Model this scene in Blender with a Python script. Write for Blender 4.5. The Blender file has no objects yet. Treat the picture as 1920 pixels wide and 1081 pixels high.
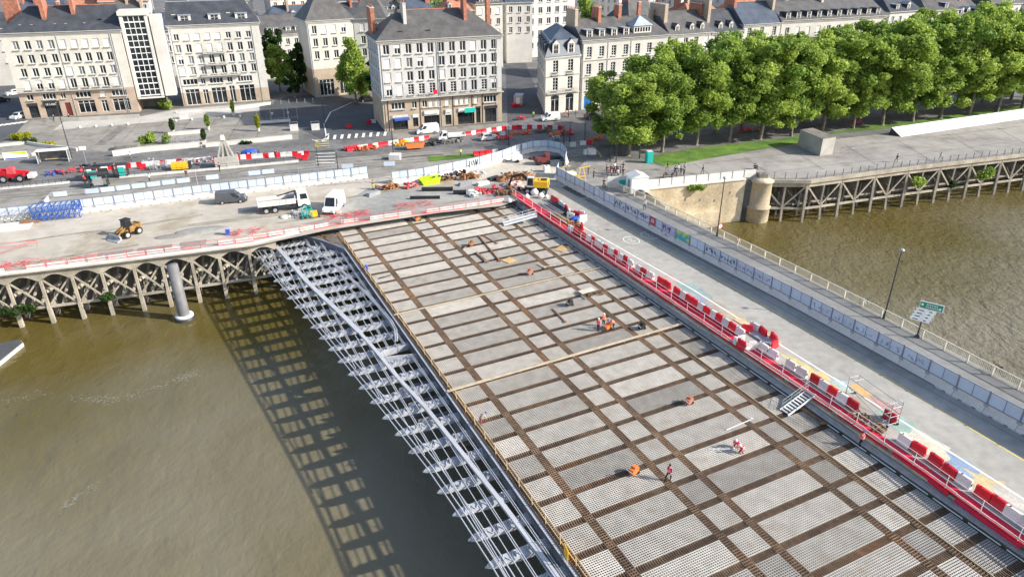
import bpy, bmesh, math, random
import numpy as np
from mathutils import Vector, Matrix
R_ = math.radians
# ------------------------------------------------------------------ camera, sky, sun
SC = bpy.context.scene
FPX, PIT, ROL, CZ = 1327.32, R_(26.7666), R_(-0.2343), 40.35
_W = Vector((0, math.cos(PIT), -math.sin(PIT))); _U0 = Vector((0, math.sin(PIT), math.cos(PIT))); _R0 = Vector((1, 0, 0))
_c, _s = math.cos(ROL), math.sin(ROL)
CR = _c*_R0 + _s*_U0; CU = -_s*_R0 + _c*_U0
cd = bpy.data.cameras.new('camera'); cam = bpy.data.objects.new('camera', cd); SC.collection.objects.link(cam)
cam.matrix_world = Matrix(((CR.x, CU.x, -_W.x, 0), (CR.y, CU.y, -_W.y, 0), (CR.z, CU.z, -_W.z, CZ), (0, 0, 0, 1)))
cd.sensor_width = 36; cd.lens = FPX/1920*36; cd.clip_start = 0.5; cd.clip_end = 6000
SC.camera = cam
SUN_AZ, SUN_EL = 101.0, 29.5
wd = bpy.data.worlds.new('World'); SC.world = wd; wd.use_nodes = True
_nt = wd.node_tree; _bg = _nt.nodes['Background']; _sky = _nt.nodes.new('ShaderNodeTexSky')
_sky.sky_type = 'NISHITA'; _sky.sun_disc = False; _sky.sun_elevation = R_(SUN_EL); _sky.sun_rotation = R_(SUN_AZ)
_sky.air_density = 1.0; _sky.dust_density = 1.5; _sky.ozone_density = 1.0
_nt.links.new(_sky.outputs[0], _bg.inputs[0]); _bg.inputs[1].default_value = 0.15
sl = bpy.data.lights.new('sun', 'SUN'); sl.energy = 4.7; sl.angle = R_(0.9); sl.color = (1.0, 0.94, 0.84)
so = bpy.data.objects.new('sun', sl); SC.collection.objects.link(so)
_sd = Vector((math.sin(R_(SUN_AZ))*math.cos(R_(SUN_EL)), math.cos(R_(SUN_AZ))*math.cos(R_(SUN_EL)), math.sin(R_(SUN_EL))))
so.rotation_euler = _sd.to_track_quat('Z', 'Y').to_euler(); so.location = (60, 0, 120)
SC.view_settings.view_transform = 'Standard'; SC.view_settings.look = 'None'; SC.view_settings.gamma = 1
SC.view_settings.exposure = 0.60
COL = SC.collection
# ------------------------------------------------------------------ helpers
def at(x, y, z=0.0):
    """ground point (height z) seen at photo pixel x, y"""
    d = _W + CR*((x-960)/FPX) - CU*((y-540.5)/FPX)
    t = (z-CZ)/d.z
    return Vector((d.x*t, d.y*t, z))
BAZ = R_(-26.1384); BC = Vector((math.cos(BAZ), -math.sin(BAZ), 0)); BB = Vector((math.sin(BAZ), math.cos(BAZ), 0))
BO = Vector((-11.1856, 76.8306, 0))
def bp(t, s, z=0.0):
    """bridge frame: t across, s along"""
    return BO + BC*t + BB*s + Vector((0, 0, z))
def st(v):
    d = v-BO; return d.dot(BC), d.dot(BB)
ONES = ['zeroth','first','second','third','fourth','fifth','sixth','seventh','eighth','ninth','tenth','eleventh','twelfth','thirteenth','fourteenth','fifteenth','sixteenth','seventeenth','eighteenth','nineteenth']
TENS = {2:'twent',3:'thirt',4:'fort',5:'fift',6:'sixt',7:'sevent',8:'eight',9:'ninet'}
def nth(n):
    if n < 20: return ONES[n]
    t, o = divmod(n, 10)
    return TENS[t]+'ieth' if o == 0 else TENS[t]+'y-'+ONES[o]
class MB:
    def __init__(s): s.v=[]; s.f=[]; s.m=[]; s.M=None; s.sm=[]
    def add(s, vs, fs, mat=0, smooth=False):
        b=len(s.v)
        if s.M is not None: vs=[tuple(s.M@Vector(p)) for p in vs]
        s.v.extend([tuple(p) for p in vs]); s.f.extend([tuple(i+b for i in f) for f in fs]); s.m.extend([mat]*len(fs)); s.sm.extend([smooth]*len(fs))
    def box(s, cx, cy, cz, sx, sy, sz, rz=0, mat=0, taper=1.0):
        c, n = math.cos(rz), math.sin(rz); vs=[]
        for k, z in ((1, cz-sz/2), (taper, cz+sz/2)):
            for a, b in ((-1,-1),(1,-1),(1,1),(-1,1)):
                x=a*sx/2*k; y=b*sy/2*k; vs.append((cx+x*c-y*n, cy+x*n+y*c, z))
        s.add(vs, [(3,2,1,0),(4,5,6,7),(0,1,5,4),(1,2,6,5),(2,3,7,6),(3,0,4,7)], mat)
    def bar(s, p0, p1, w, h=None, mat=0, up=None):
        h = h or w; p0=Vector(p0); p1=Vector(p1); d=p1-p0
        if d.length < 1e-6: return
        d.normalize(); u=Vector(up) if up else Vector((0,0,1))
        if abs(d.dot(u))>0.99: u=Vector((0,1,0))
        r=d.cross(u).normalized(); u=r.cross(d).normalized()
        vs=[]
        for p in (p0,p1):
            for a,b in ((-1,-1),(1,-1),(1,1),(-1,1)): vs.append(p+r*(a*w/2)+u*(b*h/2))
        s.add(vs, [(3,2,1,0),(4,5,6,7),(0,1,5,4),(1,2,6,5),(2,3,7,6),(3,0,4,7)], mat)
    def tube(s, p0, p1, r0, r1=None, n=8, mat=0, caps=True, smooth=True):
        r1 = r0 if r1 is None else r1; p0=Vector(p0); p1=Vector(p1); d=(p1-p0)
        if d.length < 1e-6: return
        d.normalize(); u=Vector((0,0,1)) if abs(d.z)<0.95 else Vector((1,0,0))
        a=d.cross(u).normalized(); b=d.cross(a)
        vs=[]
        for p,r in ((p0,r0),(p1,r1)):
            for i in range(n):
                t=2*math.pi*i/n; vs.append(p+a*(r*math.cos(t))+b*(r*math.sin(t)))
        s.add(vs, [(i,(i+1)%n,n+(i+1)%n,n+i)[::-1] for i in range(n)], mat, smooth)
        if caps: s.add(vs, [tuple(range(n)), tuple(range(2*n-1,n-1,-1))], mat)
    def path(s, pts, r, n=6, mat=0):
        for i in range(len(pts)-1): s.tube(pts[i], pts[i+1], r, r, n, mat)
    def prism(s, poly, z0, z1, mat=0, side=None):
        a=sum(poly[i][0]*poly[(i+1)%len(poly)][1]-poly[(i+1)%len(poly)][0]*poly[i][1] for i in range(len(poly)))
        if a<0: poly=poly[::-1]
        n=len(poly); vs=[(p[0],p[1],z0) for p in poly]+[(p[0],p[1],z1) for p in poly]
        s.add(vs, [tuple(range(n,2*n)), tuple(range(n-1,-1,-1))], mat)
        s.add(vs, [(i,(i+1)%n,n+(i+1)%n,n+i) for i in range(n)], mat if side is None else side)
    def xprism(s, poly, y0, y1, mat=0):
        """poly in (x,z) extruded along y"""
        n=len(poly); vs=[(p[0],y0,p[1]) for p in poly]+[(p[0],y1,p[1]) for p in poly]
        s.add(vs, [tuple(range(n)), tuple(range(2*n-1,n-1,-1))]+[(i,n+i,n+(i+1)%n,(i+1)%n) for i in range(n)], mat)
    def lathe(s, prof, cx=0, cy=0, n=12, mat=0, smooth=True, z0=0):
        k=len(prof); vs=[]
        for r,z in prof:
            for i in range(n):
                t=2*math.pi*i/n; vs.append((cx+r*math.cos(t), cy+r*math.sin(t), z+z0))
        fs=[]
        for j in range(k-1):
            for i in range(n): fs.append((j*n+i, j*n+(i+1)%n, (j+1)*n+(i+1)%n, (j+1)*n+i))
        s.add(vs, fs, mat, smooth); s.add(vs, [tuple(range(n-1,-1,-1)), tuple(range((k-1)*n,k*n))], mat)
    def ball(s, c, rx, ry=None, rz=None, n=8, m=5, mat=0):
        ry=ry or rx; rz=rz or rx; vs=[(c[0],c[1],c[2]-rz)]
        for j in range(1,m):
            a=-math.pi/2+math.pi*j/m
            for i in range(n):
                t=2*math.pi*i/n; vs.append((c[0]+rx*math.cos(a)*math.cos(t), c[1]+ry*math.cos(a)*math.sin(t), c[2]+rz*math.sin(a)))
        vs.append((c[0],c[1],c[2]+rz)); fs=[]
        for i in range(n):
            fs.append((0,1+(i+1)%n,1+i)); q=1+(m-2)*n; fs.append((q+i,q+(i+1)%n,len(vs)-1))
        for j in range(m-2):
            for i in range(n): fs.append((1+j*n+i,1+j*n+(i+1)%n,1+(j+1)*n+(i+1)%n,1+(j+1)*n+i))
        s.add(vs, fs, mat, True)
    def quad(s, a, b, c, d, mat=0): s.add([a,b,c,d], [(0,1,2,3)], mat)
    def poly(s, pts, mat=0): s.add(pts, [tuple(range(len(pts)))], mat)
    def mesh(s, name, mats):
        me=bpy.data.meshes.new(name); me.from_pydata([tuple(v) for v in s.v], [], s.f)
        if not isinstance(mats,(list,tuple)): mats=[mats]
        for m in mats: me.materials.append(m)
        if len(mats)>1: me.polygons.foreach_set('material_index', s.m)
        if any(s.sm): me.polygons.foreach_set('use_smooth', s.sm)
        me.update(); return me
    def build(s, name, mats, parent=None, loc=None, rz=0):
        return link(name, s.mesh(name, mats), parent, loc, rz)
def link(name, me, parent=None, loc=None, rz=0):
    o=bpy.data.objects.new(name, me); COL.objects.link(o)
    if parent is not None: o.parent=parent
    if loc is not None: o.location=loc
    if rz: o.rotation_euler=(0,0,rz)
    return o
def tag(o, label=None, cat=None, group=None, kind=None):
    if label: o['label']=label
    if cat: o['category']=cat
    if group: o['group']=group
    if kind: o['kind']=kind
    return o
def thing(name, label, cat, loc=(0,0,0), rz=0, group=None):
    o=bpy.data.objects.new(name, None); COL.objects.link(o); o.location=loc; o.rotation_euler=(0,0,rz); o.empty_display_size=0.3
    return tag(o, label, cat, group)
KIDS={}
def kids(o):
    return [c for c in o.children]
def dup(root, label, loc=None, rz=None, group=None, scale=None):
    r=root.copy(); COL.objects.link(r)
    if loc is not None: r.location=loc
    if rz is not None: r.rotation_euler=(r.rotation_euler[0], r.rotation_euler[1], rz)
    if scale is not None: r.scale=scale
    r['label']=label
    if group: r['group']=group
    for ch in list(root.children):
        c=ch.copy(); COL.objects.link(c); c.parent=r
        for g in list(ch.children):
            d=g.copy(); COL.objects.link(d); d.parent=c
    return r
def struct(o): o['kind']='structure'; return o
# ------------------------------------------------------------------ materials
def mat(name, col, rough=0.7, var=0.15, scale=1.0, metal=0.0, bump=0.0, bscale=None, spec=0.4, col2=None, objrand=0.0, detail=5, trans=0.0, coord='Object', lo=0.35, hi=0.65, fine=0.0, stain=None):
    m=bpy.data.materials.new(name); m.use_nodes=True; nt=m.node_tree; N=nt.nodes; L=nt.links
    b=N['Principled BSDF']; b.inputs['Roughness'].default_value=rough; b.inputs['Metallic'].default_value=metal
    b.inputs['Specular IOR Level'].default_value=spec
    tc=N.new('ShaderNodeNewGeometry') if coord=='Position' else N.new('ShaderNodeTexCoord'); ns=N.new('ShaderNodeTexNoise'); ns.inputs['Scale'].default_value=scale; ns.inputs['Detail'].default_value=detail
    L.new(tc.outputs[coord], ns.inputs['Vector'])
    rp=N.new('ShaderNodeValToRGB'); rp.color_ramp.elements[0].position=lo; rp.color_ramp.elements[1].position=hi
    c2 = col2 if col2 else tuple(min(1,c*(1+var)) for c in col)
    c1 = col if col2 else tuple(c*(1-var) for c in col)
    rp.color_ramp.elements[0].color=(*c1,1); rp.color_ramp.elements[1].color=(*c2,1)
    L.new(ns.outputs['Fac'], rp.inputs[0]); out=rp.outputs[0]
    if fine:
        n2=N.new('ShaderNodeTexNoise'); n2.inputs['Scale'].default_value=scale*9; n2.inputs['Detail'].default_value=4; L.new(tc.outputs[coord], n2.inputs['Vector'])
        mr=N.new('ShaderNodeMapRange'); mr.inputs[1].default_value=0.3; mr.inputs[2].default_value=0.7; mr.inputs[3].default_value=1-fine; mr.inputs[4].default_value=1+fine*0.6
        L.new(n2.outputs['Fac'], mr.inputs[0]); vm=N.new('ShaderNodeVectorMath'); vm.operation='SCALE'; L.new(out, vm.inputs[0]); L.new(mr.outputs[0], vm.inputs['Scale']); out=vm.outputs[0]
    if stain:
        sc_,sa,sb_,scol=stain; n4=N.new('ShaderNodeTexNoise'); n4.inputs['Scale'].default_value=sc_; n4.inputs['Detail'].default_value=6; n4.inputs['Roughness'].default_value=.65; L.new(tc.outputs[coord], n4.inputs['Vector'])
        m4=N.new('ShaderNodeMapRange'); m4.inputs[1].default_value=sa; m4.inputs[2].default_value=sb_; L.new(n4.outputs['Fac'], m4.inputs[0]); mx=N.new('ShaderNodeMix'); mx.data_type='RGBA'; mx.blend_type='MULTIPLY'
        L.new(m4.outputs[0], mx.inputs['Factor']); L.new(out, mx.inputs['A']); mx.inputs['B'].default_value=(*scol,1); out=mx.outputs['Result']
    if objrand:
        oi=N.new('ShaderNodeObjectInfo'); mr=N.new('ShaderNodeMapRange'); mr.inputs[3].default_value=1-objrand; mr.inputs[4].default_value=1+objrand
        L.new(oi.outputs['Random'], mr.inputs[0]); vm=N.new('ShaderNodeVectorMath'); vm.operation='SCALE'
        L.new(out, vm.inputs[0]); L.new(mr.outputs[0], vm.inputs['Scale']); out=vm.outputs[0]
    L.new(out, b.inputs['Base Color'])
    if bump:
        bm=N.new('ShaderNodeBump'); bm.inputs['Strength'].default_value=bump; bm.inputs['Distance'].default_value=0.05
        n3=N.new('ShaderNodeTexNoise'); n3.inputs['Scale'].default_value=bscale or scale*4; n3.inputs['Detail'].default_value=5; L.new(tc.outputs[coord], n3.inputs['Vector'])
        L.new(n3.outputs['Fac'], bm.inputs['Height']); L.new(bm.outputs[0], b.inputs['Normal'])
    return m
def glassmat(name, col=(0.02,0.025,0.03), rough=0.08):
    return mat(name, col, rough, 0.3, 0.7, spec=0.6, objrand=0.5)
M={}
M['asphalt']=mat('asphalt',(0.17,0.166,0.16),0.85,0.18,0.12,bump=0.2,bscale=20,fine=0.2,stain=(.35,.5,.62,(.72,.72,.74)))
M['asphalt_dark']=mat('asphalt_dark',(0.085,0.09,0.098),0.85,0.15,0.2,fine=0.15)
M['paving']=mat('paving',(0.29,0.27,0.24),0.85,0.14,0.08,fine=0.16,stain=(.22,.5,.65,(.72,.70,.66)))
M['paving_light']=mat('paving_light',(0.47,0.45,0.41),0.85,0.1,0.2,fine=0.08)
M['prom']=mat('promenade_concrete',(0.33,0.31,0.285),0.85,0.16,0.06,fine=0.14,stain=(.15,.5,.66,(.68,.67,.65)))
M['yard']=mat('yard_sand',(0.40,0.36,0.30),0.95,0.0,0.05,col2=(0.56,0.51,0.43),fine=0.16,bump=0.3,bscale=3,stain=(.10,.52,.64,(.70,.66,.58)))
M['wetyard']=mat('damp_gravel',(0.25,0.25,0.235),0.9,0.0,0.12,col2=(0.37,0.36,0.33),fine=0.15,bump=0.3,bscale=4)
M['road']=mat('bridge_asphalt',(0.34,0.325,0.29),0.85,0.0,0.10,col2=(0.43,0.41,0.37),fine=0.14,stain=(.2,.52,.68,(.78,.77,.76)))
M['foot']=mat('footway_asphalt',(0.23,0.225,0.215),0.85,0.12,0.15,fine=0.12)
M['white_line']=mat('white_road_paint',(0.72,0.72,0.70),0.6,0.12,2.0)
M['yellow_line']=mat('yellow_road_paint',(0.70,0.56,0.12),0.6,0.15,2.0)
M['conc']=mat('concrete',(0.42,0.40,0.36),0.85,0.14,0.5,bump=0.2,fine=0.12)
M['conc_white']=mat('white_concrete',(0.62,0.60,0.56),0.8,0.10,0.6,fine=0.08)
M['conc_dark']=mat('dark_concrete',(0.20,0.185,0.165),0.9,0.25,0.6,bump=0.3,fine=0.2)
M['conc_old']=mat('weathered_concrete',(0.30,0.27,0.22),0.9,0.0,0.5,col2=(0.47,0.42,0.34),bump=0.4,bscale=5,fine=0.2)
M['stone']=mat('quay_stone',(0.38,0.31,0.21),0.9,0.0,0.25,col2=(0.62,0.53,0.38),bump=0.5,bscale=3,fine=0.2)
M['metal']=mat('galvanised_steel',(0.42,0.43,0.45),0.45,0.12,2,metal=0.3)
M['dmetal']=mat('dark_steel',(0.045,0.045,0.05),0.5,0.2,2,metal=0.2)
M['black']=mat('black_plastic',(0.02,0.02,0.022),0.5,0.2,2)
M['rubber']=mat('rubber',(0.018,0.018,0.018),0.85,0.2,4)
M['white']=mat('white_paint',(0.78,0.78,0.77),0.4,0.04,1)
M['red']=mat('red_plastic',(0.62,0.015,0.03),0.45,0.12,1.5,objrand=0.25,spec=0.4,fine=.12,stain=(1.2,.5,.7,(.75,.7,.68)))
M['whitepl']=mat('white_plastic',(0.70,0.69,0.67),0.45,0.05,1.5,objrand=0.12,spec=0.4,stain=(1.0,.48,.7,(.80,.78,.74)))
M['redrail']=mat('red_rail_paint',(0.60,0.07,0.085),0.6,0.2,1.0,objrand=0.15)
M['redmat']=mat('red_walkway',(0.62,0.015,0.05),0.6,0.12,0.6,fine=0.1)
M['pink']=mat('faded_pink_board',(0.72,0.50,0.45),0.7,0.15,0.8)
M['steelw']=mat('pale_blue_painted_steel',(0.45,0.46,0.49),0.5,0.08,0.4,spec=0.5,fine=0.05)
M['steelg']=mat('grey_girder_paint',(0.20,0.22,0.27),0.5,0.12,0.4)
M['glass']=glassmat('window_glass')
M['curtain']=mat('curtained_glass',(0.20,0.205,0.21),0.25,0.25,1.0,objrand=0.3,spec=0.6)
M['shutter']=mat('white_shutter',(0.70,0.69,0.66),0.6,0.04,1.0)
M['frame']=mat('window_frame',(0.70,0.70,0.68),0.5,0.04,1.0)
M['slate']=mat('slate_roof',(0.06,0.066,0.078),0.6,0.22,0.5,fine=0.3,bump=0.2)
M['slate2']=mat('brown_slate_roof',(0.105,0.102,0.10),0.65,0.2,0.5,fine=0.3,bump=0.2)
M['slate3']=mat('blue_slate_roof',(0.075,0.095,0.13),0.5,0.2,0.4,fine=0.25)
M['zinc']=mat('zinc_roof',(0.34,0.38,0.43),0.45,0.1,0.6,metal=0.2)
M['tile']=mat('terracotta',(0.46,0.20,0.12),0.8,0.2,1.0,fine=0.25)
M['brick']=mat('red_brick',(0.42,0.17,0.11),0.85,0.2,1.5,fine=0.25)
M['render1']=mat('cream_render',(0.63,0.605,0.54),0.85,0.06,0.25,fine=0.06,stain=(.18,.50,.72,(.84,.82,.78)))
M['render2']=mat('pale_render',(0.60,0.58,0.54),0.85,0.06,0.25,fine=0.06,stain=(.18,.50,.72,(.84,.82,.78)))
M['render3']=mat('grey_white_render',(0.54,0.53,0.51),0.85,0.07,0.25,fine=0.06)
M['tuff']=mat('tuffeau_stone',(0.60,0.575,0.52),0.85,0.08,0.3,fine=0.07)
M['sandst']=mat('sandstone_base',(0.44,0.35,0.26),0.85,0.12,0.4,fine=0.12)
M['pinkst']=mat('pink_brick_base',(0.46,0.355,0.275),0.85,0.12,0.5,fine=0.12)
M['cornice']=mat('stone_cornice',(0.50,0.485,0.45),0.8,0.08,0.5)
M['grass']=mat('grass',(0.06,0.13,0.018),0.95,0.0,0.3,col2=(0.14,0.25,0.03),fine=0.3,bump=0.4,bscale=6)
M['trunk']=mat('bark',(0.20,0.175,0.14),0.9,0.3,1.2,bump=0.4)
M['orange']=mat('orange_paint',(0.72,0.19,0.05),0.5,0.1,1)
M['dyellow']=mat('dull_orange_paint',(0.27,0.15,0.045),0.6,0.3,1.5,fine=.3)
M['yellow']=mat('yellow_paint',(0.80,0.47,0.02),0.42,0.06,1)
M['blue']=mat('blue_paint',(0.04,0.11,0.40),0.45,0.1,1)
M['teal']=mat('teal_plastic',(0.02,0.46,0.40),0.45,0.06,1)
M['lime']=mat('lime_paint',(0.50,0.74,0.02),0.5,0.06,1)
M['rust']=mat('rusty_steel',(0.24,0.105,0.045),0.85,0.0,1.5,col2=(0.42,0.20,0.09),fine=0.25)
M['dirt']=mat('brown_soil',(0.20,0.13,0.08),0.95,0.3,0.8,bump=0.5)
M['wood']=mat('timber',(0.62,0.47,0.28),0.75,0.12,1.2,fine=0.1)
M['ply']=mat('plywood',(0.55,0.37,0.17),0.7,0.12,1.2)
M['poleswood']=mat('weathered_beam_wood',(0.47,0.40,0.30),0.8,0.15,1)
M['bluetarp']=mat('blue_tarp',(0.03,0.10,0.48),0.45,0.15,1.5,bump=0.5)
M['darkgrey']=mat('dark_grey_body_paint',(0.075,0.08,0.095),0.3,0.1,1,spec=0.6)
M['skin']=mat('skin',(0.55,0.33,0.24),0.6,0.05,3)
M['hair']=mat('dark_hair',(0.03,0.02,0.015),0.7,0.2,5)
# ------------------------------------------------------------------ river and land
def water_material():
    m=bpy.data.materials.new('river_water'); m.use_nodes=True; nt=m.node_tree; N=nt.nodes; L=nt.links; b=N['Principled BSDF']
    g=N.new('ShaderNodeNewGeometry')
    n1=N.new('ShaderNodeTexNoise'); n1.inputs['Scale'].default_value=0.035; n1.inputs['Detail'].default_value=6; L.new(g.outputs['Position'], n1.inputs['Vector'])
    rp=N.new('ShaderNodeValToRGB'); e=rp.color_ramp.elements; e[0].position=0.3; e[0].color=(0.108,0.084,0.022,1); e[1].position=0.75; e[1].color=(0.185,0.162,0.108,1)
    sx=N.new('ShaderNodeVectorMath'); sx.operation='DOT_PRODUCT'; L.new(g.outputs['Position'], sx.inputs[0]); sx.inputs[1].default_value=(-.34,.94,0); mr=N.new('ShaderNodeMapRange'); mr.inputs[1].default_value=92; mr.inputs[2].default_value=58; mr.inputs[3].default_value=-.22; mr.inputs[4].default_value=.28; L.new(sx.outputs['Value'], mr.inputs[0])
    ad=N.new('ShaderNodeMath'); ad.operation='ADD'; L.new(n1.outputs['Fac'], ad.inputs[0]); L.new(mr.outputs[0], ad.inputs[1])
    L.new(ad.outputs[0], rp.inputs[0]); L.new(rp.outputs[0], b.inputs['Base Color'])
    b.inputs['Roughness'].default_value=0.09; b.inputs['IOR'].default_value=1.33; b.inputs['Specular IOR Level'].default_value=0.5
    mp=N.new('ShaderNodeMapping'); mp.inputs['Rotation'].default_value=(0,0,R_(35)); mp.inputs['Scale'].default_value=(1.0,0.7,1); L.new(g.outputs['Position'], mp.inputs['Vector'])
    prev=None
    sp9=N.new('ShaderNodeSeparateXYZ'); L.new(g.outputs['Position'], sp9.inputs[0]); chop=N.new('ShaderNodeMapRange'); chop.inputs[1].default_value=15; chop.inputs[2].default_value=60; chop.inputs[3].default_value=.30; chop.inputs[4].default_value=1.0; L.new(sp9.outputs['X'], chop.inputs[0])
    for sc,st_,di in ((0.16,0.4,0.8),(0.8,0.8,0.5),(2.4,0.8,0.16)):
        n=N.new('ShaderNodeTexNoise'); n.inputs['Scale'].default_value=sc; n.inputs['Detail'].default_value=4; n.inputs['Distortion'].default_value=0.3; L.new(mp.outputs[0], n.inputs['Vector'])
        bm=N.new('ShaderNodeBump'); bm.inputs['Strength'].default_value=st_; bm.inputs['Distance'].default_value=di; L.new(n.outputs['Fac'], bm.inputs['Height'])
        if sc>.5:
            m9=N.new('ShaderNodeMath'); m9.operation='MULTIPLY'; m9.inputs[1].default_value=di; L.new(chop.outputs[0], m9.inputs[0]); L.new(m9.outputs[0], bm.inputs['Distance'])
        if prev: L.new(prev.outputs[0], bm.inputs['Normal'])
        prev=bm
    L.new(prev.outputs[0], b.inputs['Normal'])
    return m
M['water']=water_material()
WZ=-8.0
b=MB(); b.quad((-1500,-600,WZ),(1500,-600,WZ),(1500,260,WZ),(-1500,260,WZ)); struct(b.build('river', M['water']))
# foam streaks
M['foam']=mat('river_foam',(0.42,0.42,0.38),0.6,0.1,3)
foam=MB(); rnd=random.Random(4)
for (ax,ay,bx,by,n) in ((130,740,190,752,60),(190,750,250,742,60),(250,742,330,712,70),(330,712,376,698,90),(470,712,560,735,50),(5,755,95,732,60),(110,955,180,905,60)):
    for i in range(n):
        u=rnd.random(); p=at(ax+(bx-ax)*u+rnd.gauss(0,5), ay+(by-ay)*u+rnd.gauss(0,4), WZ+0.02+rnd.random()*0.01); l=rnd.uniform(.1,.5); w=rnd.uniform(.015,.05); a=rnd.uniform(-.1,.9)
        dx,dy=math.cos(a)*l/2,math.sin(a)*l/2; nx,ny=-math.sin(a)*w/2,math.cos(a)*w/2
        foam.poly([(p.x-dx,p.y-dy,p.z),(p.x+nx,p.y+ny,p.z),(p.x+dx,p.y+dy,p.z),(p.x-nx,p.y-ny,p.z)])
tag(foam.build('foam', M['foam']), 'thin white foam streaks drifting on the brown river', 'foam', kind='stuff')
# north bank: a thick sheet whose southern edge is the quay line
QL=[at(-420,556),at(0,515),at(240,487),at(475,457),at(560,441)]
def inward(p,a,b,d):
    v=(b-a).normalized(); return Vector((p.x-v.y*d,p.y+v.x*d,0))
QLg=[inward(QL[0],QL[0],QL[1],5.5)]+[inward(QL[i],QL[max(0,i-1)],QL[i],5.5) for i in range(1,5)]
edge=[(-900,QL[0].y-160)]+[(p.x,p.y) for p in QLg]
edge+=[tuple(bp(-9.8,31.4)[:2]),tuple(bp(-3.5,30.2)[:2]),tuple(bp(26.3,29.0)[:2]),tuple(bp(27.0,24)[:2]),tuple(bp(45.8,17)[:2])]
QR=[at(1208,354),at(1398,335),at(1432,336),at(1520,337),at(1700,313.5),at(1920,288),at(2300,240)]
QRg=[QR[0],QR[1],QR[2],inward(QR[3],QR[3],QR[4],7)+Vector((-3,0,0)),inward(QR[4],QR[3],QR[4],7),inward(QR[5],QR[4],QR[5],7),inward(QR[6],QR[5],QR[6],7)]
edge+=[(p.x,p.y) for p in QRg]+[(1500,QR[-1].y+420)]
land=edge+[(1500,5500),(-1500,5500)]
b=MB(); b.prism(land,-9.5,0.0); struct(b.build('ground', M['asphalt']))
_lay=[0]
def sheet(name, pts, m, z=None):
    _lay[0]+=1; z=z if z is not None else 0.004*_lay[0]
    b=MB(); q=[(p[0],p[1]) if len(p)==2 and abs(p[0])<0 else tuple(at(p[0],p[1],z)[:2]) for p in pts]
    a=sum(q[i][0]*q[(i+1)%len(q)][1]-q[(i+1)%len(q)][0]*q[i][1] for i in range(len(q)))
    if a<0: q=q[::-1]
    b.poly([(p[0],p[1],z) for p in q]); return struct(b.build(name, m))
sheet('plaza', [(-200,300),(0,262),(60,225),(262,218),(330,204),(505,190),(560,200),(560,262),(430,272),(300,283),(130,285),(-200,330)], M['paving'])
sheet('plaza_forecourt', [(120,228),(262,219),(330,206),(505,192),(512,205),(330,226),(100,244)], M['paving_light'])
sheet('plaza_band', [(222,236),(240,237),(196,272),(176,272)], M['conc_dark'])
sheet('side_street', [(-160,240),(0,130),(34,130),(50,226),(20,262),(-160,310)], M['asphalt_dark'])
sheet('crossing_street', [(486,200),(545,180),(690,170),(735,245),(640,262),(605,262),(545,232),(490,236)], M['asphalt_dark'])
sheet('lane_street', [(952,230),(948,130),(905,60),(965,60),(990,130),(1025,214)], M['asphalt_dark'])
sheet('shop_pavement', [(735,247),(950,230),(960,238),(800,258),(738,266)], M['paving'])
sheet('tram_street', [(-300,385),(0,352),(690,292),(1100,262),(1130,290),(905,303),(735,330),(690,338),(0,402),(-300,440)], M['paving'])
sheet('tram_lawn', [(800,294),(935,283),(1010,277),(1010,283),(935,291),(805,303)], M['grass'])
sheet('work_yard', [(-300,470),(0,404),(130,395),(690,336),(905,302),(980,290),(1050,300),(1075,345),(960,378),(940,386),(820,399),(620,430),(475,461),(240,490),(0,518),(-300,550)], M['yard'])
sheet('damp_yard', [(640,385),(690,352),(780,350),(900,345),(960,340),(1000,360),(955,375),(820,394),(640,420)], M['wetyard'])
sheet('quay_promenade', [(1055,340),(1100,300),(1190,300),(1240,312),(1360,292),(1500,268),(1700,246),(1920,214),(2300,150),(2300,238),(1920,287),(1700,312),(1520,335),(1432,333),(1398,333),(1208,352),(1140,368)], M['prom'])
sheet('lawn', [(1205,296),(1300,278),(1480,258),(1500,252),(1500,268),(1365,290),(1250,312)], M['grass'])
sheet('lawn_strip', [(1545,250),(1620,236),(1700,228),(1920,197),(2300,130),(2300,140),(1920,208),(1700,238),(1600,246),(1550,252)], M['grass'])
sheet('cycle_path', [(560,420),(640,405),(700,398),(690,404),(620,420)], M['wetyard'])
# worn tracks, joints and repair patches (real stains and seams of the ground)
M['track']=mat('damp_track',(0.27,0.24,0.19),0.95,0.0,0.4,col2=(0.38,0.34,0.28),fine=0.2)
M['seam']=mat('joint_seam',(0.12,0.115,0.105),0.9,0.2,1); M['patch']=mat('asphalt_patch',(0.13,0.128,0.125),0.85,0.15,.6,fine=.2)
def ragged(name, pts, w, m, seed, z=None):
    r=random.Random(seed); P=[]
    for i in range(len(pts)-1):
        for k in range(6): u=k/6; P.append((pts[i][0]+(pts[i+1][0]-pts[i][0])*u, pts[i][1]+(pts[i+1][1]-pts[i][1])*u))
    P.append(pts[-1]); n=len(P); up=[]; dn=[]
    for i,(x,y) in enumerate(P):
        k=math.sin(math.pi*(i+.3)/(n+.6))**.5; up.append((x+r.uniform(-2,2),y-w*k*r.uniform(.5,1.3))); dn.append((x+r.uniform(-2,2),y+w*k*r.uniform(.5,1.3)))
    sheet(name, up+dn[::-1], m)
for i,(pts,w) in enumerate([([(300,430),(420,414),(520,402),(600,398)],3.2),([(395,418),(480,400),(560,392)],1.6),([(60,492),(150,476),(260,458)],2.4),([(150,440),(280,418),(380,402)],1.4),([(520,418),(600,405),(690,398)],2.0),([(720,395),(800,384),(900,372)],1.8),([(20,455),(120,440),(200,430)],1.2),([(455,396),(490,392),(520,391)],4.0),([(640,372),(700,362),(760,352)],1.5)]): ragged('tyre_tracks',pts,w,M['track'],i)
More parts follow.
